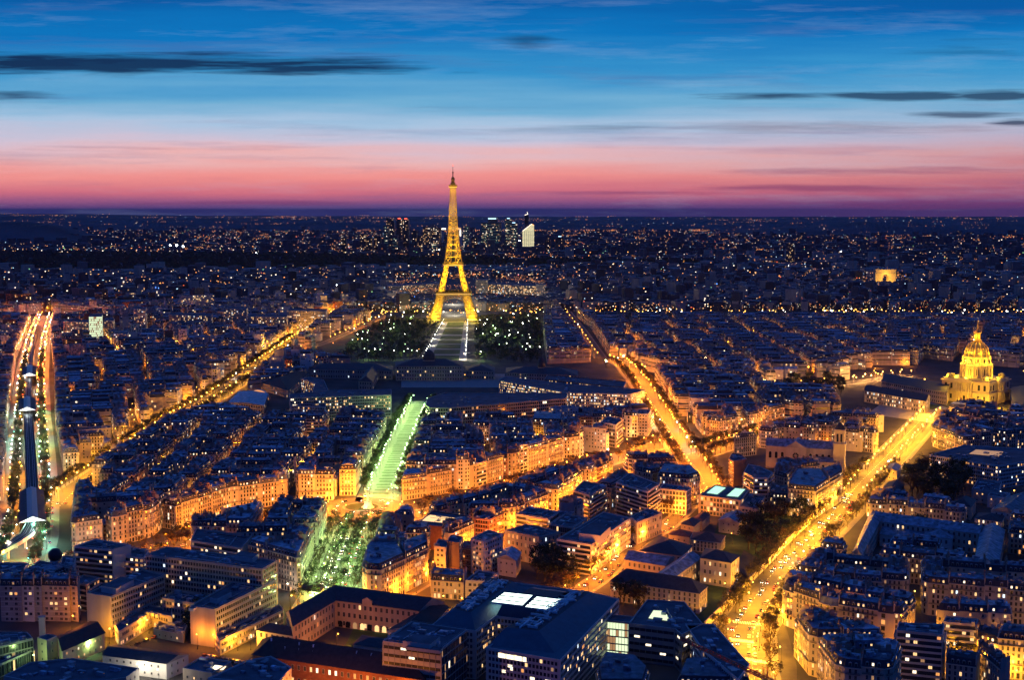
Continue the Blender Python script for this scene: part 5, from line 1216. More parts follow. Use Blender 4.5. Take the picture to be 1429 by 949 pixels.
DEF = [ # x0, x1, top y, base-distance, wall, lit share, label
 (536, 543, 314, 7000, 'tower_glass', .2, 'low dark tower in front of the slanted left one'), (540, 551, 302.5, 7300, 'tower_dark', .16, 'dark slanted-top skyscraper at the left of the skyline'), (554, 562, 305, 7250, 'tower_dark', .2, 'left one of the two dark twin skyscrapers'),
 (563, 571, 305.5, 7250, 'tower_dark', .22, 'right one of the two dark twin skyscrapers'), (575, 582, 321, 7100, 'tower_dark', .2, 'small tower right of the dark twins'), (591, 601, 316, 7200, 'tower_dark', .4, 'flat-topped dark skyscraper left of the iron tower'), (602, 615, 317, 7300, 'tower_dark', .45, 'wide lit-dotted skyscraper touching the white arch block'),
 (647, 655, 315, 7300, 'tower_glass', .3, 'slim skyscraper with glowing crown right of the iron tower'), (672, 697, 310, 7100, 'tower_lit2', .35, 'widest skyscraper, greenish glass with raised core'), (705, 714, 305, 7200, 'tower_glass', .3, 'left of the two joined teal skyscrapers, bright roof lights'),
 (712, 722, 311, 7000, 'tower_glass', .35, 'right of the two joined teal skyscrapers'), (776, 786, 330, 6900, 'tower_dark', .1, 'stubby dark tower with two roof lights, right of the skyline'), (503, 511, 326, 6900, 'tower_dark', .3, 'small tower at the left end of the skyline'), (512, 520, 331, 6600, 'tower_dark', .35, 'second small tower from the skyline left end'),
 (523, 532, 329, 6700, 'tower_dark', .35, 'third small tower from the skyline left end'), (548, 556, 328, 6400, 'tower_glass', .4, 'small lit block in front of the dark twins'), (583, 590, 328, 6500, 'tower_dark', .4, 'small block left of the white arch block'), (603, 613, 333, 6200, 'tower_glass', .5, 'squat green-lit block beside the iron tower shaft'),
 (658, 666, 330, 6700, 'tower_dark', .3, 'low tower left of the widest skyscraper'), (680, 690, 334, 6100, 'blank_brown', .12, 'reddish low block below the widest skyscraper'), (760, 768, 334, 6600, 'tower_dark', .2, 'low dark block right of the brightest skyscraper'), (477, 484, 331, 6300, 'tower_dark', .3, 'lonely low block left of the skyline')]
for i, (x0, x1, yt, D, m_, pl_, lab) in enumerate(DEF):
    sc_ = D/F; X0, X1 = (x0-714.5)*sc_, (x1-714.5)*sc_; zt = H-(yt-292)*sc_; wd = X1-X0; g0 = GZ(D)
    T_ = thing('skyscraper', lab, 'skyscraper', ((X0+X1)/2, D, g0), 'skyscrapers of the distant business district'); r = random.Random(i)
    base = 'tower_glass' if m_ == 'tower_lit2' else m_
    b = MB(); pts = [(X0, D-wd*.3), (X1, D-wd*.35), (X1+wd*.1, D+wd*.4), (X0+wd*.1, D+wd*.4)]
    if i == 1: b.prism(pts, g0-5, zt-30, base); b.loft(pts, zt-30, [(X0, D-wd*.3), (X0+wd*.9, D-wd*.3), (X0+wd*.9, D+wd*.3), (X0+wd*.1, D+wd*.4)], zt-12, base); b.poly([(X0, D-wd*.3, zt), (X1, D-wd*.35, zt-30), (X1, D, zt-30), (X0, D, zt)], base); b.poly([(X0, D-wd*.31, zt-30), (X1, D-wd*.36, zt-30), (X0, D-wd*.31, zt)], base)
    else: b.prism(pts, g0-5, zt, base)
    if i == 8: b.prism([(X0+wd*.36, D-wd*.2), (X0+wd*.88, D-wd*.2), (X0+wd*.88, D+wd*.2), (X0+wd*.36, D+wd*.2)], zt, zt+27, base); b.bar((X0+wd*.6, D, zt+27), (X0+wd*.6, D, zt+40), .9, 'tower_dark')
    b.obj('body', T_)
    b = MB(); nx_ = max(3, int(wd/6)); nz = int((zt-g0)/8)
    for a in range(nx_):
        for k in range(nz):
            if r.random() < pl_*.8:
                xx = X0+(a+.5)*wd/nx_; zz = g0+(k+.5)*8; yy_ = D-wd*.36-.5; b.quad((xx-2, yy_, zz-1.2), (xx+2, yy_, zz-1.2), (xx+2, yy_, zz+1.2), (xx-2, yy_, zz+1.2), r.choice(['far_win', 'far_win', 'lit_dim', 'lit_green' if m_ != 'tower_dark' else 'far_win', 'far_white']))
    if m_ in ('tower_lit2', 'tower_glass'):
        for k in range(0, nz, 2): b.quad((X0+2, D-wd*.36-.3, g0+k*8), (X1-2, D-wd*.36-.3, g0+k*8), (X1-2, D-wd*.36-.3, g0+k*8+3), (X0+2, D-wd*.36-.3, g0+k*8+3), 'tower_dim')
    b.obj('lit_windows', T_)
    if i in (7, 8, 9, 10, 11, 2, 3):
        b = MB(); q = zt+(27 if i == 8 else 0); xm = (X0+X1)/2+(wd*.1 if i == 8 else 0); b.box((xm, D-wd*.2), wd*.22, 3, q-9 if i in (7, 8) else q, q-3 if i in (7, 8) else q+4, 0, 'far_cool' if i > 3 else 'red_light'); b.obj('roof_light', T_)
def bright_tower():
    D = 7000; sc_ = D/F; f = lambda x, y: ((x-714.5)*sc_, H-(y-292)*sc_); T_ = thing('skyscraper', 'brightest skyscraper, yellow-white glass with a dark lit-edged fin', 'skyscraper', (f(737, 0)[0], D, GZ(D)), 'skyscrapers of the distant business district')
    x0, x1 = f(729, 0)[0], f(745, 0)[0]; zl, zr_ = f(0, 322)[1], f(0, 314)[1]; g0 = GZ(D)
    b = MB(); y0, y1 = D-22, D+22
    A = [(x0, y0, g0), (x1, y0, g0), (x1, y0, zr_), (x1-12, y0, zr_+8), (x0, y0, zl)]; b.poly(A, 'tower_lit'); b.poly([(a[0], y1, a[2]) for a in A], 'tower_glass')
    for p, q in zip(A, A[1:]+A[:1]): b.quad(p, q, (q[0], y1, q[2]), (p[0], y1, p[2]), 'tower_glass')
    BD = b.obj('body', T_)
    b = MB()
    for k in range(1, 22): z = g0+k*7; b.box(((x0+x1)/2, y0-.6), (x1-x0)/2, .4, z, z+1.8, 0, 'concrete')
    for k in range(1, 6): b.box((x0+(x1-x0)*k/6, y0-.7), .9, .4, g0, zl, 0, 'concrete')
    b.obj('grid', BD)
    b = MB(); fx0, fx1 = f(732, 0)[0], f(737.5, 0)[0]; zt = f(0, 300)[1]; b.box(((fx0+fx1)/2, D), (fx1-fx0)/2, 14, g0, zt, 0, 'tower_dark'); FN = b.obj('fin', T_)
    b = MB(); b.bar((fx0, D-15, zt), (fx1-4, D-15, zt+6), 1.3, 'far_white'); b.bar((fx1-4, D-15, zt+6), (fx1-8, D-15, zt+18), 1.3, 'far_white'); b.obj('crown_light', FN)
    b = MB(); b.bar((x0, y0-2, zl), (x1-12, y0-2, zr_+8), 1.2, 'far_white'); b.bar((x1-12, y0-2, zr_+8), (x1, y0-2, zr_), 1.2, 'far_orange'); b.obj('edge_light', BD)
bright_tower()
def arch_block():
    D = 7600; sc_ = D/F; x0, x1 = (615-714.5)*sc_, (644-714.5)*sc_; zt = H-(317-292)*sc_; g0 = GZ(D); T_ = thing('arch_office', 'white-lit cube-shaped arch block behind the iron tower shaft', 'building', ((x0+x1)/2, D, g0))
    b = MB(); 
    for x in (x0+9, x1-9): b.box((x, D), 9, 50, g0, zt, 0, 'concrete_pale')
    b.box(((x0+x1)/2, D), (x1-x0)/2, 50, zt-16, zt+.5, 0, 'concrete_pale'); o = b.obj('frame', T_)
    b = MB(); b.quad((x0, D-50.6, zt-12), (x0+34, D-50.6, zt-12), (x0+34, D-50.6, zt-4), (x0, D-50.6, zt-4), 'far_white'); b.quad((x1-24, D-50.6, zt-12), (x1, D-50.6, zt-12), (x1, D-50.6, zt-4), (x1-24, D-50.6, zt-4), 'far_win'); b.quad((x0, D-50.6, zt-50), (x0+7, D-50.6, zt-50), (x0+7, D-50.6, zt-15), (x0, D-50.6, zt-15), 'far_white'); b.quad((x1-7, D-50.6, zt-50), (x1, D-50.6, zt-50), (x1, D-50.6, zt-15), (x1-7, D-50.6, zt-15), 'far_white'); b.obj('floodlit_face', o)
arch_block()
# ------------------------------------------------------------------ elevated railway and its stations
def viaduct():
    pl = [G(x, y, 7) for x, y in [(-30, 784), (0, 768), (22, 756), (38, 745), (45, 732), (46, 715), (45, 690), (43, 640), (40, 590), (38, 560), (40, 520), (44, 480), (50, 450)]]
    T_ = thing('elevated_railway', 'dark elevated railway viaduct curving off at the lower left', 'viaduct', (*pl[5], 0))
    b = MB(); strip(b, pl, -4.6, 4.6, 7, 'rail_deck'); strip(b, pl, -4.6, 4.6, 5.8, 'rail_deck')
    for o in (-4.6, 4.6):
        q = MB(); n = len(pl)
        for i in range(n-1):
            A = along(pl[i:i+2], 0, o); B = along(pl[i:i+2], hypot(pl[i+1][0]-pl[i][0], pl[i+1][1]-pl[i][1]), o); b.quad((A[0], A[1], 5.5), (B[0], B[1], 5.5), (B[0], B[1], 8.1), (A[0], A[1], 8.1), 'stone1' if i < 3 else 'metal_grey')
    b.obj('deck', T_)
    for o in (-2.7, -1.3, 1.3, 2.7): b = MB(); strip(b, pl, o-.12, o+.12, 7.12, 'pale_metal'); b.obj('rail', T_)
    L = plen(pl); d = 6
    while d < min(L, 900):
        x, y, a = along(pl, d); b = MB()
        for o in (-3.2, 3.2): b.box((x-sin(a)*o, y+cos(a)*o), .7, .7, 0, 5.8, a, 'stone1')
        b.box((x, y), .8, 4.2, 5.2, 5.8, a, 'metal_grey'); b.obj('pier', T_); d += 26
    for (px0, px1, lab) in (((46, 733), (44, 690), 'nearest glass-roofed railway station, its open end glowing white'), ((38, 576), (38, 560), 'second glass-roofed railway station up the viaduct'), ((41, 527), (42, 515), 'third railway station, small and far up the viaduct')):
        A, B = G(*px0, 9), G(*px1, 9); S_ = thing('railway_station', lab, 'station', (*A, 7), 'stations of the elevated railway'); dx, dy = B[0]-A[0], B[1]-A[1]; L = hypot(dx, dy); ux, uy = dx/L, dy/L; L = max(L, 70)
        at = lambda d, o, z: (A[0]+ux*d-uy*o, A[1]+uy*d+ux*o, z)
        b = MB(); b.quad(at(0, -9, 11.6), at(L, -9, 11.6), at(L, 0, 15.2), at(0, 0, 15.2), 'slate'); b.quad(at(0, 9, 11.6), at(L, 9, 11.6), at(L, 0, 15.2), at(0, 0, 15.2), 'slate'); b.obj('roof', S_)
        b = MB(); b.quad(at(.5, -3.6, 14.0), at(L-.5, -3.6, 14.0), at(L-.5, 0, 15.4), at(.5, 0, 15.4), 'glass_canopy'); b.quad(at(.5, 3.6, 14.0), at(L-.5, 3.6, 14.0), at(L-.5, 0, 15.4), at(.5, 0, 15.4), 'glass_canopy'); b.obj('skylight', S_)
        b = MB(); 
        for o in (-9, 9): b.quad(at(0, o, 0), at(L, o, 0), at(L, o, 11.6), at(0, o, 11.6), 'metal_grey')
        b.obj('side_wall', S_)
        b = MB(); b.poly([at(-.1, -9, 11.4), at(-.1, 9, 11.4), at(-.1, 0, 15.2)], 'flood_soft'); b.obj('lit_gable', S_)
        for q in (6, L*.5):
            l = bpy.data.lights.new('platform_light', 'POINT'); l.energy = 2500; l.color = (.9, 1, .95); l.shadow_soft_size = .8; o = bpy.data.objects.new('platform_light', l); COL.objects.link(o); o.location = at(-5 if q == 6 else q, 0, 10.5)
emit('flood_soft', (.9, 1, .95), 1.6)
viaduct()
# ------------------------------------------------------------------ monument, wall, crane, sphere
c = (CIRC[0][0]+G(512, 712)[0]-G(505, 708)[0], CIRC[0][1]-3)
T_ = thing('monument', 'white marble group on a round stepped pedestal in the roundabout', 'monument', (*c, .4))
b = MB(); b.lathe(c, [(5, .3), (5, 1), (3.8, 1), (3.8, 1.8), (2.6, 1.8), (2.4, 4.6), (2.9, 4.6), (2.9, 5.1), (.01, 5.1)], 'marble', 20); b.obj('pedestal', T_)
b = MB(); b.lathe(c, [(.9, 5.1), (1.1, 6), (.7, 7.2), (.95, 7.8), (.5, 8.5), (.28, 8.7)], 'marble', 10); b.ball((c[0], c[1], 9.1), .5, 'marble'); b.bar((c[0]+.8, c[1], 7.8), (c[0]+1.6, c[1]-.3, 6.6), .22, 'marble', .14); b.obj('statue', T_)
for i in range(4):
    a = pi/4+i*pi/2; q = (c[0]+3.1*cos(a), c[1]+3.1*sin(a)); b = MB(); b.lathe(q, [(.7, 1.8), (.8, 2.6), (.5, 3.4), (.25, 3.6)], 'marble', 8); b.ball((*q, 3.9), .35, 'marble'); b.obj('seated_figure', T_)
l = bpy.data.lights.new('monument_light', 'POINT'); l.energy = 2600; l.color = (1, .85, .65); l.shadow_soft_size = .5; o = bpy.data.objects.new('monument_light', l); COL.objects.link(o); o.location = (c[0]-3, c[1]-9, 3)
wl = [G(*a) for a in [(984, 878), (1000, 862), (1016, 846), (1040, 822), (1077, 784), (1102, 757), (1130, 731)]]
b = MB()
for i in range(len(wl)-1):
    A, B = wl[i], wl[i+1]; a = atan2(B[1]-A[1], B[0]-A[0]); L = hypot(B[0]-A[0], B[1]-A[1]); b.box(((A[0]+B[0])/2, (A[1]+B[1])/2), L/2, .35, 0, 4.2, a, 'stone2')
o = b.obj('boundary_wall'); o['label'] = 'pale stone garden wall running along the golden boulevard'; o['category'] = 'wall'
def crane():
    A, B = P(950, 893, 33), P(1046, 938, 33); T_ = thing('tower_crane', 'red lattice crane jib crossing the roofs beside the boulevard', 'crane', (B[0]+4, B[1]-6, 0))
    dx, dy = B[0]-A[0], B[1]-A[1]; L = hypot(dx, dy); ux, uy = dx/L, dy/L; E = (A[0]+ux*(L+22), A[1]+uy*(L+22)); b = MB(); n = int((L+22)/2.5)
    def at(d, o, z): return (A[0]+ux*d-uy*o, A[1]+uy*d+ux*o, z)
    for o, z in ((-.6, 33), (.6, 33), (0, 34.3)): b.bar(at(0, o, z), at(L+22, o, z), .26, 'crane_red')
    for i in range(n): d = i*2.5; b.bar(at(d, -.6, 33), at(d+1.25, 0, 34.3), .13, 'crane_red'); b.bar(at(d+1.25, 0, 34.3), at(d+2.5, -.6, 33), .13, 'crane_red'); b.bar(at(d, .6, 33), at(d+1.25, 0, 34.3), .13, 'crane_red'); b.bar(at(d, -.6, 33), at(d, .6, 33), .13, 'crane_red')
    b.obj('jib', T_); b = MB(); m = at(L+10, 0, 0)
    for sx in (-.8, .8):
        for sy in (-.8, .8): b.bar((m[0]+sx, m[1]+sy, 0), (m[0]+sx, m[1]+sy, 38), .14, 'crane_red')
    for i in range(15): z = i*2.4; b.bar((m[0]-.8, m[1]-.8, z), (m[0]+.8, m[1]-.8, z+2.4), .13, 'crane_red'); b.bar((m[0]+.8, m[1]-.8, z), (m[0]+.8, m[1]+.8, z+2.4), .13, 'crane_red')
    b.obj('mast', T_); b = MB(); b.box((m[0], m[1]), 1.1, 1.1, 30.5, 32.8, 0, 'metal_grey'); b.obj('cab', T_)
    b = MB(); b.bar(at(L*.45, 0, 34.3), (m[0], m[1], 38), .06, 'iron'); b.obj('tie_rod', T_)
crane()
c = G(77, 777, 24.5); T_ = thing('roof_sphere', 'dark sphere standing on the roof of the small square tower block', 'dome', (*c, 22)); b = MB(); b.ball((*c, 25.5), 4.1, 'tower_dark', 24, 16); b.obj('shell', T_); b = MB(); b.lathe(c, [(3.2, 21.8), (2.6, 22.6)], 'concrete', 16); b.obj('base', T_)
c = G(59.5, 891); T_ = thing('ventilation_column', 'pale free-standing square column behind the beige stair tower', 'column', (*c, 0)); b = MB(); b.box(c, 1.6, 1.4, 0, 11.5, .3, 'concrete_pale'); b.obj('shaft', T_); b = MB(); b.box(c, 1.8, 1.6, 11.5, 12, .3, 'metal_grey'); b.obj('cap', T_)
T_ = thing('arched_hall', 'small lit glass arch beside the sawtooth-roofed hall', 'arch', (*G(360, 558), 0)); b = MB(); c = G(360, 558)
b.poly([(c[0]+13*cos(pi*i/12), c[1], 12*sin(pi*i/12)) for i in range(13)], 'lit_orange'); b.poly([(c[0]+13*cos(pi*i/12), c[1]+8, 12*sin(pi*i/12)) for i in range(13)], 'metal_grey')
for i in range(12): b.quad((c[0]+13*cos(pi*i/12), c[1], 12*sin(pi*i/12)), (c[0]+13*cos(pi*(i+1)/12), c[1], 12*sin(pi*(i+1)/12)), (c[0]+13*cos(pi*(i+1)/12), c[1]+8, 12*sin(pi*(i+1)/12)), (c[0]+13*cos(pi*i/12), c[1]+8, 12*sin(pi*i/12)), 'metal_grey')
b.obj('vault', T_, off=(*c, 0)); 

# ------------------------------------------------------------------ trees
def tree_meshes(seed, leafm, hgt=11, bare=False):
    r = random.Random(seed); tb = MB(); tb.bar((0, 0, 0), (0, 0, hgt*.38), .32, 'bark', .22, 6); tips = []
    for i in range(7):
        a = i*2.4+r.random(); e = (1.6*cos(a)+r.uniform(-.4, .4), 1.6*sin(a), hgt*r.uniform(.5, .62)); tb.bar((0, 0, hgt*r.uniform(.28, .38)), e, .15, 'bark', .09)
        for k in range(3):
            a2 = a+r.uniform(-.8, .8); f = (e[0]+2.0*cos(a2)*r.uniform(.5, 1), e[1]+2.0*sin(a2)*r.uniform(.5, 1), hgt*r.uniform(.65, .95)); tb.bar(e, f, .08, 'bark', .03); tips.append(f)
            for q in range(2): g_ = (f[0]+r.uniform(-1, 1), f[1]+r.uniform(-1, 1), f[2]+r.uniform(.2, 1.2)); tb.bar(f, g_, .04, 'bark', .02); tips.append(g_)
    cb = MB()
    for f in tips:
        if r.random() < .12: continue
        for k in range(5 if bare else 11):
            p = [f[j]+r.gauss(0, .75 if j < 2 else .6) for j in range(3)]; s_ = r.uniform(.28, .62); a = r.uniform(0, pi); b_ = r.uniform(-1, 1)
            ux, uy, uz = cos(a)*s_, sin(a)*s_, b_*s_*.6; vx, vy, vz = -sin(a)*s_*.7, cos(a)*s_*.7, r.uniform(-.5, .8)*s_
            cb.quad((p[0]-ux, p[1]-uy, p[2]-uz), (p[0]+vx, p[1]+vy, p[2]+vz), (p[0]+ux, p[1]+uy, p[2]+uz), (p[0]-vx, p[1]-vy, p[2]-vz), leafm)
    return tb.mesh('trunk'), cb.mesh('crown')
TR = [tree_meshes(i, 'leaf%d' % m_, bare=b_) for i, (m_, b_) in enumerate([(0, 0), (1, 0), (2, 0), (3, 0), (4, 0), (0, 1), (1, 1), (2, 1)])]
TK = ['olive', 'russet', 'green', 'dark green', 'yellowish', 'thin bare olive', 'thin bare russet', 'thin green']
def tree_at(x, y, k, s_, label, group, r):
    T_ = thing('street_tree' if 'avenue' in group or 'street' in group or 'boulevard' in group else 'garden_tree', label, 'tree', (x, y, 0), group, r.uniform(0, 6.28))
    for n, me in (('trunk', TR[k][0]), ('crown', TR[k][1])):
        o = bpy.data.objects.new(n, me); COL.objects.link(o); o.parent = T_; o.scale = (s_, s_, s_*r.uniform(.9, 1.1))
treelist = []; rt = random.Random(77)
for k_, sp, offs, kinds, dmax in (('boul', 12, (-14, 10.5, 14), (5, 6, 5, 6, 0), 600), ('green2', 13, (-15, -5, 5, 15), (7, 5, 7), 400), ('green', 9, (-14.5, 14.5), (2, 7, 2), 600), ('orange', 11, (-9, 9), (1, 6, 0), 500), ('orange2', 14, (-7, 7), (1, 6), 400),
     ('left', 11, (-12.5, 12.5), (0, 4, 0), 1300), ('diag', 11, (-12, 12), (1, 4, 6), 900), ('metro', 12, (-11.5, 11.5), (2, 7, 7), 1300), ('link', 11, (-10, 10), (1, 3), 400), ('cross2', 14, (7,), (4, 1), 300), ('lowend', 12, (4,), (4,), 200)):
    pl = ROADS[k_]['p']; L = min(plen(pl), dmax); d = 4; i = 0
    while d < L:
        for o in offs:
            if rt.random() < .12: continue
            x, y, a = along(pl, d+rt.uniform(-1.5, 1.5), o+rt.uniform(-.6, .6)); pj = proj(x, y, 6)
            if hypot(x-CIRC[0][0], y-CIRC[0][1]) < 48 or not(-10 < pj[0] < 1440 and pj[1] < 965): continue
            k = rt.choice(kinds); s_ = rt.uniform(.75, 1.1)
            treelist.append((hypot(x, y), x, y, k, s_, 'trees along the '+ROADS[k_]['n'] if 'avenue' in ROADS[k_]['n'] or 'street' in ROADS[k_]['n'] else 'street trees along the '+ROADS[k_]['n'], k_, 'left' if o > 0 else 'right'))
        d += sp
def scatter(poly, n, kinds, grp, s0=.9, s1=1.5):
    p = [G(*a) for a in poly]; xs = [a[0] for a in p]; ys = [a[1] for a in p]; c_ = 0; t_ = 0
    while c_ < n and t_ < n*30:
        t_ += 1; q = (rt.uniform(min(xs), max(xs)), rt.uniform(min(ys), max(ys)))
        if inside(q, p): treelist.append((hypot(*q), *q, rt.choice(kinds), rt.uniform(s0, s1), grp, None, grp)); c_ += 1
scatter([(1035, 768), (1062, 782), (1128, 733), (1098, 706), (1050, 716)], 34, (1, 3, 3, 0, 6), 'garden trees behind the boulevard wall')
scatter([(1278, 712), (1342, 716), (1352, 668), (1300, 650), (1268, 680)], 34, (3, 3, 3, 0), 'dark garden trees below the ministry', 1.1, 1.8)
scatter([(740, 818), (800, 828), (828, 806), (770, 785), (748, 795)], 16, (3, 0, 3), 'dark courtyard trees by the white balcony corner block')
scatter([(470, 752), (500, 758), (515, 750), (480, 744)], 4, (6, 5), 'bare trees at the near edge of the roundabout', 1.0, 1.3)
scatter([(850, 845), (892, 858), (900, 848), (860, 838)], 6, (5, 3, 6), 'trees in front of the long convent')
scatter([(1275, 757), (1362, 772), (1358, 762), (1290, 752)], 6, (0, 4), 'trees in the enclosed lit court')
scatter([(1090, 558), (1180, 552), (1176, 530), (1100, 530)], 40, (3, 3, 0), 'dark trees by the esplanade')
scatter([(262, 892), (276, 896), (284, 872), (270, 868)], 4, (3, 0), 'trees in the hospital court')
scatter([(1236, 553), (1300, 562), (1300, 556), (1240, 548)], 7, (4, 2), 'yellow-lit clipped trees left of the domed church', .6, .8)
treelist.sort(key=lambda q: q[0]); NT_ = 280; cnt = {}
for q in treelist[:NT_]:
    D_, x, y, k, s_, grp, rd, sd = q; key_ = (grp, sd); cnt[key_] = cnt.get(key_, 0)+1; n = cnt[key_]
    if rd: lab = '%s tree on the %s side of the %s, %s nearest' % (TK[k], sd, ROADS[rd]['n'], ordn(n)) if n > 1 else 'nearest %s tree on the %s side of the %s' % (TK[k], sd, ROADS[rd]['n'])
    else: lab = ('%s tree among %s, %s nearest' % (TK[k], grp, ordn(n)))
    tree_at(x, y, k, s_, lab, grp, rt)
def merge_tree(b, x, y, k, s_):
    a = rt.uniform(0, 6.28); ca, sa = cos(a)*s_, sin(a)*s_
    for me in TR[k]:
        o = len(b.v); b.v += [(x+v_.co.x*ca-v_.co.y*sa, y+v_.co.x*sa+v_.co.y*ca, v_.co.z*s_) for v_ in me.vertices]
        b.f += [tuple(j+o for j in p_.vertices) for p_ in me.polygons]; b.m += [me.materials[0].name]*len(me.polygons)
b = MB()
for q in treelist[NT_:]: merge_tree(b, *q[1:5])
o = b.obj('far_street_trees'); o['kind'] = 'stuff'; o['label'] = 'far rows of trees along the avenues'; o['category'] = 'trees'
# the park below the tower: a light, cheap crown per tree, one mass
pk = MB(); rp = random.Random(9)
for poly, n in (([(470, 505), (585, 505), (612, 452), (545, 446), (500, 470)], 520), ([(664, 505), (755, 508), (757, 470), (750, 440), (664, 446)], 560), ([(700, 430), (760, 436), (762, 420), (690, 418)], 160), ([(500, 432), (600, 434), (604, 420), (520, 418)], 200), ([(560, 441), (600, 441), (605, 437), (570, 436)], 60), ([(840, 447), (1250, 449), (1250, 444), (840, 442)], 150), ([(1290, 453), (1429, 455), (1429, 446), (1290, 443)], 160), ([(1090, 556), (1190, 552), (1180, 528), (1090, 532)], 0)):
    p = [G(*a) for a in poly]; xs = [a[0] for a in p]; ys = [a[1] for a in p]; c_ = 0; tt = 0
    while c_ < n and tt < n*40:
        tt += 1; x, y = rp.uniform(min(xs), max(xs)), rp.uniform(min(ys), max(ys))
        if not inside((x, y), p): continue
        c_ += 1; hh = rp.uniform(8, 14); pk.bar((x, y, 0), (x, y, hh*.5), .4, 'bark', n=3)
        for i in range(34):
            q = (x+rp.gauss(0, 2.2), y+rp.gauss(0, 2.2), hh*.65+rp.gauss(0, 2)); s_ = rp.uniform(.8, 1.6); a = rp.uniform(0, pi); ux, uy = cos(a)*s_, sin(a)*s_
            pk.poly([(q[0]-ux, q[1]-uy, q[2]), (q[0]-uy*.6, q[1]+ux*.6, q[2]+s_*.8), (q[0]+ux, q[1]+uy, q[2]+rp.uniform(-.6, .6))], rp.choice(['leaf3', 'leaf3', 'leaf2', 'leaf0']))
o = pk.obj('park_trees'); o['kind'] = 'stuff'; o['label'] = 'dense dark park trees dotted with white lamps around the lawns'; o['category'] = 'trees'
# lawns
A0, A1, B0, B1 = (592, 503), (648, 503), (621, 449), (652, 449)
def lq(f, g_): a = (A0[0]+(A1[0]-A0[0])*g_, A0[1]); c_ = (B0[0]+(B1[0]-B0[0])*g_, B0[1]); p, q = G(*a), G(*c_); return (p[0]+(q[0]-p[0])*f, p[1]+(q[1]-p[1])*f)
b = MB(); b.poly([(*lq(*a), .1) for a in ((0, -.06), (0, 1.06), (1, 1.06), (1, -.06))], 'gravel'); b.obj('park_path')['kind'] = 'structure'
b = MB(); fs = [0.0, .10, .125, .22, .245, .34, .36, .45, .47, .56, .60, .78, .81, .98]
for i in range(0, len(fs)-1, 2):
    b.poly([(*lq(*a), .14) for a in ((fs[i], .14), (fs[i], .86), (fs[i+1], .86), (fs[i+1], .14))], 'grass')
b.obj('lawn')['kind'] = 'structure'
b = MB(); b.poly([(*G(*a), .1) for a in ((1210, 578), (1300, 590), (1330, 572), (1300, 562), (1240, 556))], 'gravel'); b.poly([(*G(*a), .14) for a in ((1255, 566), (1302, 572), (1312, 566), (1268, 560))], 'grass'); b.obj('church_forecourt')['kind'] = 'structure'
b = MB(); b.poly([(*G(*a), .1) for a in ((560, 541), (700, 541), (705, 522), (560, 522))], 'gravel'); b.obj('parade_ground')['kind'] = 'structure'
b = MB(); b.poly([(*G(*a), .1) for a in ((1038, 768), (1066, 784), (1132, 733), (1100, 702), (1040, 712), (1000, 735), (980, 800), (960, 870), (990, 875))], 'grass'); b.poly([(*G(*a), .1) for a in ((480, 905), (560, 918), (590, 880), (500, 865))], 'grass'); b.obj('garden_ground')['kind'] = 'structure'

# ------------------------------------------------------------------ street lamps (with their light), cars
emit('bulb_teal', (.3, 1, .8), 8)
LC = {'orange': ((1, .27, .012), 'bulb_orange'), 'yellow': ((1, .39, .018), 'bulb_yellow'), 'green': ((.60, 1, .28), 'bulb_green'), 'white': ((1, .88, .66), 'bulb_white'), 'amber': ((1, .42, .10), 'bulb_orange'), 'teal': ((.25, 1, .7), 'bulb_teal'), 'red': ((1, .12, .04), 'red_light')}
def lamp_mesh(c_, far=False, r_=.34):
    a = MB(); b = MB()
    if not far:
        a.bar((0, 0, 0), (0, 0, 7.6), .11, 'iron', .07, 6); a.bar((0, 0, 7.5), (0, 1.0, 8.0), .06, 'iron'); a.lathe((0, 0), [(.3, 0), (.22, .9), (.1, 1.1)], 'iron', 8)
        b.ball((0, 1.0, 7.95), r_, LC[c_][1])
    return a.mesh('post'), b.mesh('lantern')
LMM = {c_: lamp_mesh(c_) for c_ in LC}
LD = {}
def light_data(c_, e):
    k = (c_, e)
    if k not in LD:
        l = bpy.data.lights.new('lamp_light', 'POINT'); l.energy = e; l.color = LC[c_][0]; l.shadow_soft_size = .5; LD[k] = l
    return LD[k]
lamps = []; rl = random.Random(3)
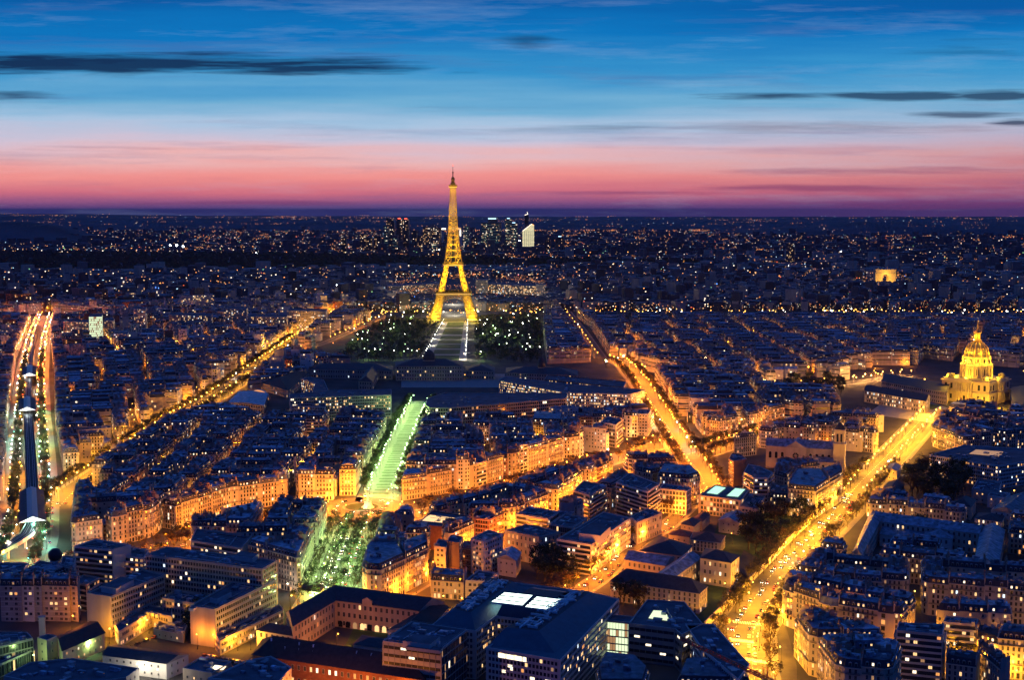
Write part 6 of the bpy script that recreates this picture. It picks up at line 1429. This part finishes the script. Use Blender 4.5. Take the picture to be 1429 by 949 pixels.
for k_, sp, offs, e, z in (('boul', 17, (-8, 8), 24000, 9), ('diag', 16, (-8, 8), 27000, 9), ('left', 20, (-8, 8), 21000, 9), ('orange', 16, (-11, 11), 30000, 8), ('orange2', 17, (-9, 9), 26000, 8), ('cross', 18, (-5, 4), 17000, 8), ('cross2', 20, (-5, 5), 15000, 8),
     ('green', 12, (-10, 10), 5600, 8), ('green2', 13, (-9, 9), 9500, 8), ('metro', 24, (-15, -8, 8.5, 15.5), 12500, 8), ('link', 18, (-7, 7), 28000, 8), ('espl', 20, (-7, 7), 16000, 8), ('rapp', 55, (5,), 6000, 8), ('lowend', 16, (2,), 16000, 8), ('suff', 40, (-3,), 9000, 8), ('mid1', 40, (3,), 16000, 8)):
    pl = ROADS[k_]['p']; L = plen(pl); d = 3
    while d < L:
        for o in offs:
            x, y, a = along(pl, d+rl.uniform(-5, 5), o+rl.uniform(-1.5, 1.5)); pj = proj(x, y, 6)
            if rl.random() < .08: continue
            if hypot(x-CIRC[0][0], y-CIRC[0][1]) < 26: continue
            c_ = ROADS[k_]['c']
            if c_ == 'mixed': c_ = rl.choice(['green', 'teal', 'white', 'green', 'yellow', 'red'] if o < 0 else ['white', 'white', 'orange', 'yellow', 'teal']) if y < 1450 else rl.choice(['orange', 'red', 'orange', 'white'])
            elif c_ in ('orange', 'yellow') and rl.random() < .04: c_ = 'white'
            lamps.append([hypot(x, y), x, y, a+(pi if o > 0 else 0), c_, e*(1 if y < 1600 else 1.6)*(.45 if c_ == 'white' else 1)*rl.uniform(.6, 1.4)//2000*2000+600, k_, 'left' if o > 0 else 'right'])
        d += sp*(1 if k_ not in ('left', 'rapp', 'diag') or d < 500 else 1.5)
for i in range(9):
    a = 2*pi*i/9+.2; lamps.append([900, CIRC[0][0]+29*cos(a), CIRC[0][1]+29*sin(a), a+pi/2, 'orange', 50000, 'circ', 'rim'])
extra = [((350, 908), 'yellow', 5200, 'below the small white house'), ((332, 909), 'yellow', 5200, 'at the foot of the east hospital podium'), ((276, 907), 'orange', 3000, 'at the hospital entrance canopy'), ((300, 906), 'orange', 2500, 'right of the hospital entrance canopy'), ((153, 899), 'yellow', 6500, 'at the corner of the west hospital wing'), ((208, 885), 'yellow', 7000, 'in the court below the low annex'), ((180, 893), 'yellow', 5000, 'between the annex and the white building'), ((240, 872), 'yellow', 3500, 'in the hospital court by the dark trees'),
         ((100, 880), 'orange', 5200, 'behind the end house with the orange wall'), ((112, 866), 'orange', 5000, 'in the lane beside the end house'), ((420, 838), 'orange', 4200, 'by the cream lodge'), ((405, 850), 'yellow', 4200, 'in the lane left of the school'), ((404, 833), 'white', 2500, 'at the shop corner of the green square'), ((941, 751), 'orange', 2200, 'beside the low yellow-lit house'), ((1022, 760), 'orange', 1800, 'in the garden by the little pink house'), ((1036, 741), 'orange', 2600, 'among the garden trees'), ((984, 760), 'orange', 1500, 'in front of the little pink house'),
         ((990, 728), 'orange', 2600, 'beside the brown garden shed'), ((1258, 756), 'white', 9000, 'left in the enclosed court'), ((1284, 760), 'white', 8000, 'middle of the enclosed court'), ((1338, 768), 'green', 9000, 'right in the enclosed court'), ((1218, 756), 'white', 1500, 'at the left end of the enclosed court'), ((664, 945), 'yellow', 6500, 'in the slot between glass office and institute'), ((664, 925), 'yellow', 4500, 'deep in the institute court entrance'), ((700, 888), 'green', 2600, 'in the open institute court'), ((725, 880), 'white', 2600, 'at the back of the institute court'),
         ((192, 948), 'white', 5000, 'in front of the white building, left'), ((222, 956), 'white', 6000, 'in front of the white building, right'), ((100, 925), 'green', 2600, 'below the hall side wall, left'), ((122, 917), 'green', 2600, 'below the hall side wall, middle'), ((140, 909), 'green', 2200, 'below the hall side wall, right'), ((48, 935), 'green', 2200, 'by the terraced garage'), ((30, 915), 'white', 2000, 'behind the terraced garage'),
         ((620, 850), 'yellow', 5200, 'below the row of lit dormers, left'), ((645, 853), 'yellow', 5000, 'below the row of lit dormers, right'), ((560, 862), 'orange', 1500, 'under the school arcade'), ((500, 858), 'orange', 1800, 'under the left school arches'), ((940, 775), 'yellow', 1200, 'in the convent court'), ((1010, 832), 'yellow', 3000, 'by the convent garden wall'), ((854, 915), 'green', 2600, 'on the grassed terrace of the institute'), ((875, 625), 'orange', 2000, 'by the dark house left of the avenue'), ((766, 600), 'orange', 9000, 'before the floodlit school gate'), ((835, 668), 'orange', 3500, 'behind the red-roofed low house'), ((853, 658), 'white', 3500, 'teal lit roof corner'), ((1240, 920), 'orange', 3500, 'deep between the lower right rows'), ((1120, 880), 'orange', 5200, 'at the foot of the wedge block'), ((1085, 870), 'yellow', 6500, 'at the mouth of the lower right row'),
         ((1330, 932), 'yellow', 7000, 'below the gold balcony building'), ((1290, 908), 'yellow', 7000, 'below the modern blue block'), ((1230, 906), 'orange', 5500, 'below the middle of the curved row'), ((1170, 885), 'orange', 4800, 'below the left of the curved row'), ((1420, 958), 'yellow', 8000, 'below the bright gold corner house'), ((1405, 950), 'yellow', 6000, 'left below the bright gold corner house')]
extra += [((470, 905), 'orange', 7000, 'in the school court, left'), ((520, 910), 'orange', 7000, 'in the school court, middle'), ((562, 902), 'orange', 6000, 'in the school court, right'), ((420, 985), 'orange', 12000, 'in the street below the brick wing, left'), ((490, 990), 'orange', 12000, 'in the street below the brick wing, middle'), ((560, 994), 'orange', 12000, 'in the street below the brick wing, right'),
  ((1072, 858), 'yellow', 17000, 'at the right of the wide crossing'), ((1060, 905), 'yellow', 15000, 'at the left of the wide crossing'), ((1090, 925), 'yellow', 15000, 'at the lower right of the wide crossing'), ((1030, 872), 'yellow', 15000, 'by the wedge office at the crossing'), ((1078, 962), 'yellow', 15000, 'nearest of all on the wide crossing')]
for px, c_, e, lab in extra: x, y = G(*px); lamps.append([hypot(x, y), x, y, rl.uniform(0, 6), c_, e*(1.9 if c_ != 'white' and e < 12000 else 1), lab, None])
lamps.sort(key=lambda q: q[0]); cnt = {}; rest = MB(); nl = 0
for D_, x, y, a, c_, e, k_, sd in lamps:
    pj = proj(x, y, 8); vis = -40 < pj[0] < 1470 and pj[1] < 1000
    if not vis: continue
    if nl < 295:
        nl += 1
        nm = {'orange': 'orange', 'yellow': 'yellow', 'green': 'greenish', 'white': 'white', 'amber': 'amber', 'teal': 'teal', 'red': 'red'}[c_]
        if sd is None: lab = '%s street lamp %s' % (nm, k_); grp = 'scattered street lamps'
        else:
            kk = (k_, sd); cnt[kk] = cnt.get(kk, 0)+1; n = cnt[kk]; road = ROADS[k_]['n'] if k_ in ROADS else 'roundabout'
            lab = '%s street lamp, %s nearest on the %s side of the %s' % (nm, ordn(n), sd, road) if sd != 'rim' else '%s street lamp on the rim of the roundabout, %s nearest' % (nm, ordn(n)); grp = 'street lamps of the '+road
        T_ = thing('street_lamp', lab, 'street lamp', (x, y, 0), grp, a)
        for n_, me in (('post', LMM[c_][0]), ('lantern', LMM[c_][1])): o = bpy.data.objects.new(n_, me); COL.objects.link(o); o.parent = T_
        o = bpy.data.objects.new('lamp_light', light_data(c_, e)); COL.objects.link(o); o.parent = T_; o.location = (0, 1.6, 7.3)
    else:
        rest.bar((x, y, 0), (x, y, 8), .12, 'iron', n=3); rest.ball((x, y, 8.4), .6 if D_ < 1500 else .8, LC[c_][1], 6, 4)
        o = bpy.data.objects.new('lamp_light', light_data(c_, e*1.3)); COL.objects.link(o); o.location = (x, y, 7.6)
print('lamps', len(lamps))
# park lamps (white) and lit quay
for i in range(76):
    x, y = (rl.uniform(480, 582), rl.uniform(448, 504)) if i % 2 else (rl.uniform(668, 755), rl.uniform(446, 504)); q = G(x, y); rest.bar((*q, 0), (*q, 13), .2, 'iron', n=3); rest.ball((*q, 14), rl.uniform(.3, .85), 'bulb_white' if rl.random() < .6 else 'bulb_green', 6, 4)
    if i % 3 == 0: o = bpy.data.objects.new('lamp_light', light_data('green', 13000)); COL.objects.link(o); o.location = (*q, 12)
for i in range(20):
    for s_ in (0, 1):
        q = lq((i+rl.uniform(-.3, .3))/19.5, -.03 if s_ else 1.03); rest.ball((*q, 7), rl.uniform(.3, .6), 'bulb_white', 6, 4)
        if i % 3 == 0: o = bpy.data.objects.new('lamp_light', light_data('white', 30000)); COL.objects.link(o); o.location = (*q, 7)
for x, y, e in ((634, 440, 120000), (620, 436, 60000), (650, 436, 60000), (672, 420, 120000), (633, 425, 160000), (645, 415, 90000)): o = bpy.data.objects.new('lamp_light', light_data('white', e)); COL.objects.link(o); o.location = (*G(x, y), 12)
for i in range(170):
    x = rl.choice([560, 640, 720, 860, 930, 1060, 1170, 1215, 1320, 1400])+rl.gauss(0, 26); y = 441+rl.gauss(0, 1.6)-(0 if x < 900 else 1); q = G(x, y); rest.ball((*q, 10), rl.uniform(.5, 1.3), rl.choice(['bulb_orange', 'bulb_orange', 'bulb_yellow', 'bulb_white']), 6, 4)
    if i % 4 == 0: o = bpy.data.objects.new('lamp_light', light_data('orange', 60000)); COL.objects.link(o); o.location = (*q, 10)
for x, y, e, c_ in ((1175, 438, 160000, 'yellow'), (1210, 438, 140000, 'yellow'), (1150, 436, 90000, 'yellow'), (1310, 450, 90000, 'yellow'), (470, 434, 200000, 'green'), (560, 527, 9000, 'amber'), (590, 527, 14000, 'amber'), (620, 527, 14000, 'amber'), (645, 527, 9000, 'amber'), (880, 515, 40000, 'yellow'), (862, 509, 40000, 'white'), (900, 521, 36000, 'yellow'), (846, 514, 30000, 'white'), (405, 470, 12000, 'yellow'), (665, 400, 90000, 'amber'), (690, 405, 50000, 'white'), (720, 407, 50000, 'white'), (1190, 536, 20000, 'amber'), (1225, 532, 20000, 'amber'), (1290, 540, 14000, 'orange'), (382, 520, 16000, 'orange'), (532, 522, 40000, 'yellow'), (515, 522, 26000, 'yellow'), (770, 526, 30000, 'yellow'), (790, 527, 26000, 'yellow'), (735, 524, 20000, 'yellow'), (672, 395, 90000, 'amber'), (700, 402, 60000, 'amber'), (735, 404, 60000, 'amber'), (580, 402, 40000, 'amber'), (870, 506, 26000, 'white'), (845, 512, 20000, 'green'), (1020, 497, 12000, 'orange'), (980, 500, 12000, 'amber'), (170, 448, 50000, 'amber'), (100, 452, 40000, 'amber'), (1264, 566, 20000, 'yellow'), (1285, 570, 20000, 'green'), (1245, 560, 16000, 'yellow')):
    o = bpy.data.objects.new('lamp_light', light_data(c_, e)); COL.objects.link(o); q = G(x, y); o.location = (*q, 10); rest.bar((*q, 0), (*q, 9.5), .3, 'iron', n=3); rest.ball((*q, 10), 1.0, LC[c_][1], 6, 4)
# random courtyard and side street lamps
for (A, B) in GAPS:
    L = hypot(B[0]-A[0], B[1]-A[1]); n = max(1, int(L/34))
    for i in range(n):
        t_ = (i+.5)/n; q = (A[0]+(B[0]-A[0])*t_, A[1]+(B[1]-A[1])*t_); D_ = hypot(*q); pj = proj(*q, 7)
        if not(-10 < pj[0] < 1440) or pj[1] > 975 or rl.random() < (.15 if D_ < 1400 else .5): continue
        c_ = rl.choice(['orange', 'orange', 'orange', 'amber', 'yellow']); rest.bar((*q, 0), (*q, 6.6), .09, 'iron', n=3); rest.ball((*q, 6.9), .4, LC[c_][1], 6, 4)
        o = bpy.data.objects.new('lamp_light', light_data(c_, 6000 if D_ < 1400 else 15000)); COL.objects.link(o); o.location = (*q, 6.2)
for i in range(120):
    x = rl.uniform(-10, 1440); y = 445+(rl.random()**1.3)*330; q = G(x, y)
    if any(pdist(q, r_['p'])[0] < r_['w']/2 for r_ in ROADS.values()): continue
    c_ = rl.choice(['orange', 'orange', 'amber', 'amber', 'white']); rest.ball((*q, 6), .6, LC[c_][1], 6, 4)
    if i % 2 == 0: o = bpy.data.objects.new('lamp_light', light_data(c_, 2200)); COL.objects.link(o); o.location = (*q, 6)
o = rest.obj('distant_lamps'); o['kind'] = 'stuff'; o['label'] = 'countless lit street lamps beyond the near streets'; o['category'] = 'street lamps'

def car_meshes(m_):
    b = MB(); prof = [(-2.1, .35), (-2.15, .8), (-1.5, .95), (-1.0, 1.42), (.55, 1.45), (1.15, .98), (2.0, .85), (2.15, .55), (2.1, .35)]
    for y0, y1 in ((-.85, .85),):
        for (x0, z0), (x1, z1) in zip(prof, prof[1:]): b.quad((x0, y0, z0), (x1, y0, z1), (x1, y1, z1), (x0, y1, z0), 'glass' if (x0, x1) in ((-1.5, -1.0), (.55, 1.15)) else m_)
        for y in (y0, y1): b.poly([(x, y, z) for x, z in prof], m_); yy_ = y*1.01; b.poly([(-1.3, yy_, .98), (-.95, yy_, 1.34), (.5, yy_, 1.36), (.95, yy_, .98)], 'glass')
    body = b.mesh('body'); w = MB(); w.v = []; n = 12
    ring = [(.33*cos(2*pi*i/n), .33*sin(2*pi*i/n)) for i in range(n)]
    w.poly([(x, -.1, z) for x, z in ring], 'iron'); w.poly([(x, .1, z) for x, z in ring], 'iron')
    for i in range(n): (x0, z0), (x1, z1) = ring[i], ring[(i+1) % n]; w.quad((x0, -.1, z0), (x1, -.1, z1), (x1, .1, z1), (x0, .1, z0), 'iron')
    h = MB(); h.ball((0, 0, 0), .17, 'head_light', 6, 4); t_ = MB(); t_.ball((0, 0, 0), .15, 'red_light', 6, 4)
    return body, w.mesh('wheel'), h.mesh('headlight'), t_.mesh('taillight')
for n_, c_ in (('car_white', (.6, .6, .6)), ('car_black', (.02, .02, .02)), ('car_grey', (.2, .2, .22)), ('car_red', (.3, .03, .02)), ('car_blue', (.03, .06, .2))): mat(n_, c_, .3, .2)
CM = {c_: car_meshes('car_'+c_) for c_ in ('white', 'black', 'grey', 'red', 'blue')}
rc = random.Random(21); cnt = {}; cars = []
for k_, sp, offs, dmax in (('boul', 13, ((-3, 0), (-6.2, 0), (3, 1), (6.2, 1)), 560), ('diag', 16, ((-3, 0), (3, 1)), 500), ('left', 18, ((-3, 0), (3, 1)), 700), ('orange', 16, ((-3, 0), (3, 1)), 300), ('cross2', 12, ((-3.6, 0), (2, 1)), 260), ('green2', 7, ((-7.3, 0), (7.3, 1), (-3, 0), (3, 1)), 160), ('green', 8, ((-11.5, 0), (11.5, 1)), 400), ('metro', 16, ((-17, 0), (-13, 0), (15, 1)), 500), ('link', 14, ((3, 1), (-3, 0)), 200), ('orange2', 16, ((3, 1), (-3, 0)), 300)):
    pl = ROADS[k_]['p']; L = min(plen(pl), dmax); d = 4
    while d < L:
        for o, back in offs:
            if rc.random() < .42: continue
            x, y, a = along(pl, d+rc.uniform(-3, 3), o); pj = proj(x, y, 1)
            if -5 < pj[0] < 1434 and pj[1] < 955 and hypot(x-CIRC[0][0], y-CIRC[0][1]) > 34: cars.append((hypot(x, y), x, y, a+(pi if back else 0), k_, back))
        d += sp
for i in range(9): a = i*.7+.2; cars.append((1000, CIRC[0][0]+(19+4*(i % 2))*cos(a), CIRC[0][1]+(19+4*(i % 2))*sin(a), a+pi/2, 'circ', 0))
for (x0, y0), (x1, y1), n in (((285, 917), (345, 928), 9), ((180, 905), (240, 882), 5), ((100, 905), (150, 890), 0), ((1010, 835), (1035, 812), 5)):
    for i in range(n):
        q = G(x0+(x1-x0)*i/n, y0+(y1-y0)*i/n); cars.append((hypot(*q), *q, 1.3+rc.uniform(-.05, .05), 'yard', 0))
cars.sort(key=lambda q: q[0])
for D_, x, y, a, k_, back in cars[:240]:
    col_ = rc.choice(list(CM)); kk = (k_, back); cnt[kk] = cnt.get(kk, 0)+1; n = cnt[kk]; road = ROADS[k_]['n'] if k_ in ROADS else 'roundabout'
    lab = '%s car %s on the %s, %s nearest' % (col_, 'coming towards us' if back else 'driving away', road, ordn(n)) if k_ != 'circ' else '%s car circling the roundabout, %s nearest' % (col_, ordn(n))
    if k_ == 'yard': lab = '%s car parked in an open yard, %s nearest' % (col_, ordn(n)); road = 'open yards'
    T_ = thing('car', lab, 'car', (x, y, .06), 'cars on the '+road, a); B_, Wh, Hd, Tl = CM[col_]
    o = bpy.data.objects.new('body', B_); COL.objects.link(o); o.parent = T_
    if D_ < 1050:
        for sx in (-1.35, 1.3):
            for sy in (-.8, .8): o = bpy.data.objects.new('wheel', Wh); COL.objects.link(o); o.parent = T_; o.location = (sx, sy, .33)
    for sy in ((-.6, .6) if k_ != 'yard' else ()):
        o = bpy.data.objects.new('headlight', Hd); COL.objects.link(o); o.parent = T_; o.location = (2.14, sy, .68)
        o = bpy.data.objects.new('taillight', Tl); COL.objects.link(o); o.parent = T_; o.location = (-2.14, sy, .75)
print('cars', len(cars))

# ------------------------------------------------------------------ the far city
import numpy as np
rf = random.Random(31); fb = MB(); fl_ = MB()
WOODS = [[(-80, 386), (330, 380), (560, 376), (1000, 372), (1000, 366), (760, 362), (560, 360), (440, 356), (-80, 352)], [(-80, 330), (60, 326), (90, 322), (60, 312), (-80, 312)]]
def far_xy(px, py):
    x, y = G(px, py); d = hypot(x, y)
    for _ in range(3): x, y = G(px, py, GZ(d)); d = hypot(x, y)
    return x, y, d
n = 0
while n < 17000:
    px = rf.uniform(-60, 1490); py = 306+136*rf.random()**.85
    if any(inside((px, py), w_) for w_ in WOODS): continue
    if 1200 < px < 1270 and 385 < py < 402 or 596 < px < 670 and py > 405 or 540 < px < 765 and 388 < py < 425: continue
    if 434 < py < 452: continue
    x, y, d = far_xy(px, py); n += 1
    if d > 16000: continue
    cell = (int(x/450), int(y/450)); ang = (hash(cell) % 100)/100*pi/2
    q = 26 if d < 4500 else 40 if d < 8000 else 60
    a, c_ = cos(ang), sin(ang); gx, gy = x*a+y*c_, -x*c_+y*a; gx = round(gx/q)*q; gy = round(gy/(q*1.4))*q*1.4; x, y = gx*a-gy*c_, gx*c_+gy*a
    z0 = GZ(hypot(x, y)); h = rf.uniform(13, 23) if rf.random() > .05 else rf.uniform(25, 50)
    if d > 5000 and rf.random() < .05: h = rf.uniform(30, 65)
    if 560 < px < 790 and py > 375: h = min(h, 18)
    wd, dp = rf.uniform(.3, .62)*q, rf.uniform(.25, .5)*q
    fb.box((x, y), wd, dp, z0-2, z0+h, ang, rf.choice(['far0', 'far0', 'far1', 'far2', 'stone1', 'stone4'] if d < 6000 else ['far0', 'far2']), rf.choice(['zinc1', 'zinc0', 'flat_roof', 'slate']))
    if d < 4500 and rf.random() < .6: fb.box((x, y), wd*.7, dp*.7, z0+h, z0+h+3, ang, 'zinc1')
    # lit windows on the side that faces us
    s_ = 1 if d < 4000 else 1.35 if d < 7000 else 1.9
    for _ in range(3 if d < 5000 else 2):
        if rf.random() > .75: continue
        t_ = rf.uniform(-.9, .9); zz = z0+rf.uniform(.2, .95)*h; fx, fy = x+a*wd*t_+c_*(dp+.2), y+c_*wd*t_-a*(dp+.2)
        ww = rf.uniform(.7, 1.8)*s_; hh = rf.uniform(.6, .9)*s_
        fl_.quad((fx-a*ww, fy-c_*ww, zz-hh), (fx+a*ww, fy+c_*ww, zz-hh), (fx+a*ww, fy+c_*ww, zz+hh), (fx-a*ww, fy-c_*ww, zz+hh), rf.choices(['far_win', 'far_orange', 'far_white', 'far_cool', 'far_green', 'far_red'], [40, 22, 18, 8, 2, 3])[0])
o = fb.obj('far_city'); o['kind'] = 'stuff'; o['label'] = 'endless small roofs of the far city up to the horizon'; o['category'] = 'city'
# far street lights: lines of streets and scattered points
def pt(px, py, r0, m_, up=7):
    x, y, d = far_xy(px, py); fl_.octa((x, y, GZ(d)+up+rf.uniform(0, 12)), r0*d/4200, m_)
for _ in range(12500):
    px = rf.uniform(-20, 1450); py = 306+135*rf.random()**1.25
    if any(inside((px, py), w_) for w_ in WOODS): continue
    pt(px, py, rf.choice([.4, .5, .6, .7, .8, 1.1]), rf.choices(['far_orange', 'far_white', 'far_win', 'far_cool', 'far_green', 'far_red', 'blue_light'], [60, 14, 14, 6, 2, 4, 1])[0])
for _ in range(620):      # lit streets seen end on or across
    px = rf.uniform(0, 1430); py = 308+110*rf.random()**1.2; L_ = rf.uniform(6, 50); sl = rf.choice([0, 0, 0, .1, -.1, .9, -.9]); 
    if sl > .5 or sl < -.5: L_ *= .35
    m_ = rf.choice(['far_orange', 'far_orange', 'far_orange', 'far_win'])
    if any(inside((px, py), w_) for w_ in WOODS): continue
    for i in range(int(L_/1.4)): pt(px+i*1.4, py-i*1.4*sl*.35+rf.uniform(-.3, .3), rf.uniform(.45, .9), m_)
for (x0, y0), (x1, y1), n, m_ in (((44, 350), (62, 328), 40, 'far_win'), ((300, 320), (500, 316), 150, 'far_orange'), ((745, 323), (1000, 321), 190, 'far_orange'), ((620, 325), (700, 321), 60, 'far_orange'), ((0, 303), (60, 302), 30, 'far_orange'), ((360, 311), (500, 310), 60, 'far_orange'), ((1010, 345), (1050, 344), 30, 'far_white'), ((875, 367), (1060, 371), 16, 'bulb_orange'), ((1225, 400), (1236, 388), 20, 'far_orange'), ((0, 410), (300, 417), 60, 'far_win'), ((1050, 366), (1056, 352), 16, 'far_orange'), ((1200, 424), (1420, 432), 60, 'far_win'), ((560, 437), (600, 438), 20, 'far_orange')):
    for i in range(n): t_ = rf.random(); pt(x0+(x1-x0)*t_+rf.gauss(0, .5), y0+(y1-y0)*t_+rf.gauss(0, .8), rf.uniform(.5, 1.2), m_)
for px, py, r0, m_ in ((238, 356, 3.0, 'flood_white'), (247, 356, 3.6, 'flood_white'), (256, 356, 3.0, 'flood_white'), (358, 368, 1.6, 'flood_white'), (470, 428, 1.5, 'flood_white'), (284, 411, 1.3, 'bulb_orange'), (613, 361, 1.6, 'bulb_white'), (643, 345, 1.8, 'bulb_white'), (218, 428, 1.2, 'blue_light'), (222, 429, 1.2, 'blue_light'), (1173, 368, 1.4, 'flood_white'), (876, 368, 1.4, 'bulb_orange'), (725, 346, 2.0, 'flood_white'), (1100, 392, 1.2, 'bulb_white'), (1000, 425, 1.4, 'blue_light'), (992, 424, 1.3, 'far_green')): pt(px, py, r0, m_, 40)
# woods and hills
wb = MB(); rw = random.Random(8)
for w_ in WOODS:
    ys = [a[1] for a in w_]; xs = [a[0] for a in w_]; n = 0
    while n < 5200:
        px, py = rw.uniform(min(xs), max(xs)), rw.uniform(min(ys), max(ys)); n += 1
        if not inside((px, py), w_): continue
        x, y, d = far_xy(px, py); z = GZ(d); s_ = rw.uniform(7, 15); hh = rw.uniform(10, 20)
        k = len(wb.v); m_ = rw.choice(['wood_floor', 'leaf3'])
        wb.v += [(x-s_, y, z-1), (x+s_, y+s_*.4, z-1), (x, y+s_, z-1), (x-s_*.5, y, z+hh), (x+s_*.5, y+s_*.3, z+hh*.9), (x, y+s_*.6, z+hh*1.1)]
        for f_ in ((0, 1, 4, 3), (1, 2, 5, 4), (2, 0, 3, 5), (3, 4, 5)): wb.f.append(tuple(k+j for j in f_)); wb.m.append(m_)
o = wb.obj('distant_woods'); o['kind'] = 'stuff'; o['label'] = 'dark unlit woods crossing the far city'; o['category'] = 'woods'
def ridge_hill(D, prof, depth, seed, nl_):
    r = random.Random(seed); b = MB(); n = 160; sc_ = D/F; rows = [-1, -.6, -.25, 0, .3, .7, 1]; k0 = len(b.v)
    for j, q in enumerate(rows):
        for i in range(n+1):
            px = -260+i*(1950/n); hy = np.interp(px, [a for a, _ in prof], [c_ for _, c_ in prof]); yy_ = D+q*depth; zt = H-(hy-292)*sc_; z0 = GZ(yy_)-20
            z = z0+(zt-z0)*max(0, cos(q*pi/2))**.8+ (3*sin(px*.05+seed)+2*sin(px*.13+seed*2))*sc_*.08*(1-abs(q))
            b.v.append(((px-714.5)*sc_, yy_, z))
    for j in range(len(rows)-1):
        for i in range(n): k = j*(n+1)+i; b.f.append((k, k+1, k+n+2, k+n+1)); b.m.append('hill')
    b.obj('hills')['kind'] = 'structure'
    for _ in range(nl_):
        j = min(int(r.random()**1.6*3), 2); i = r.randrange(n); u_, w_ = r.random(), r.random(); p0, p1, p2, p3 = (b.v[j*(n+1)+i], b.v[j*(n+1)+i+1], b.v[(j+1)*(n+1)+i], b.v[(j+1)*(n+1)+i+1])
        q = [(p0[k]*(1-u_)+p1[k]*u_)*(1-w_)+(p2[k]*(1-u_)+p3[k]*u_)*w_ for k in range(3)]
        if r.random() < .35:
            for z_ in range(r.randint(3, 9)): fl_.octa((q[0]+z_*r.uniform(25, 60), q[1], q[2]+9), r.uniform(.4, .75)*D/4200, r.choice(['far_orange', 'far_orange', 'far_win']))
        else: fl_.octa((q[0], q[1], q[2]+9), r.uniform(.35, .9)*D/4200, r.choice(['far_orange', 'far_orange', 'far_white', 'far_win', 'far_cool']))
ridge_hill(17000, [(-260, 302), (0, 303), (60, 300), (200, 303), (520, 303), (560, 304), (760, 306), (1000, 305), (1200, 304), (1700, 306)], 3500, 1, 520)
ridge_hill(26000, [(-260, 298), (60, 298), (150, 299), (260, 300.5), (420, 301), (700, 302), (1000, 302), (1500, 302)], 5000, 2, 160)
ridge_hill(9500, [(-260, 306), (0, 309), (40, 308), (70, 314), (100, 326), (150, 335), (1700, 340)], 1100, 3, 14)
ridge_hill(12500, [(-260, 330), (900, 330), (1120, 315), (1200, 309), (1260, 309), (1330, 313), (1429, 312), (1700, 312)], 1500, 4, 260)

o = fl_.obj('far_city_lights'); o['kind'] = 'stuff'; o['label'] = 'thousands of small orange and white lights of the far city'; o['category'] = 'city lights'
# ------------------------------------------------------------------ the air
m = bpy.data.materials.new('haze'); m.use_nodes = True; m.node_tree.nodes.clear(); t = NT(m.node_tree)
vo = t.new('ShaderNodeVolumePrincipled'); vo.inputs['Color'].default_value = (.55, .65, .9, 1); vo.inputs['Density'].default_value = 1.0e-5
ou = t.new('ShaderNodeOutputMaterial'); t.l.new(vo.outputs[0], ou.inputs['Volume']); M['haze'] = m
b = MB(); b.box((0, 0), 46000, 46000, -190, 360, 0, 'haze'); o = b.obj('haze'); o['kind'] = 'stuff'; o['label'] = 'thin bluish evening air over the whole city'; o['category'] = 'haze'
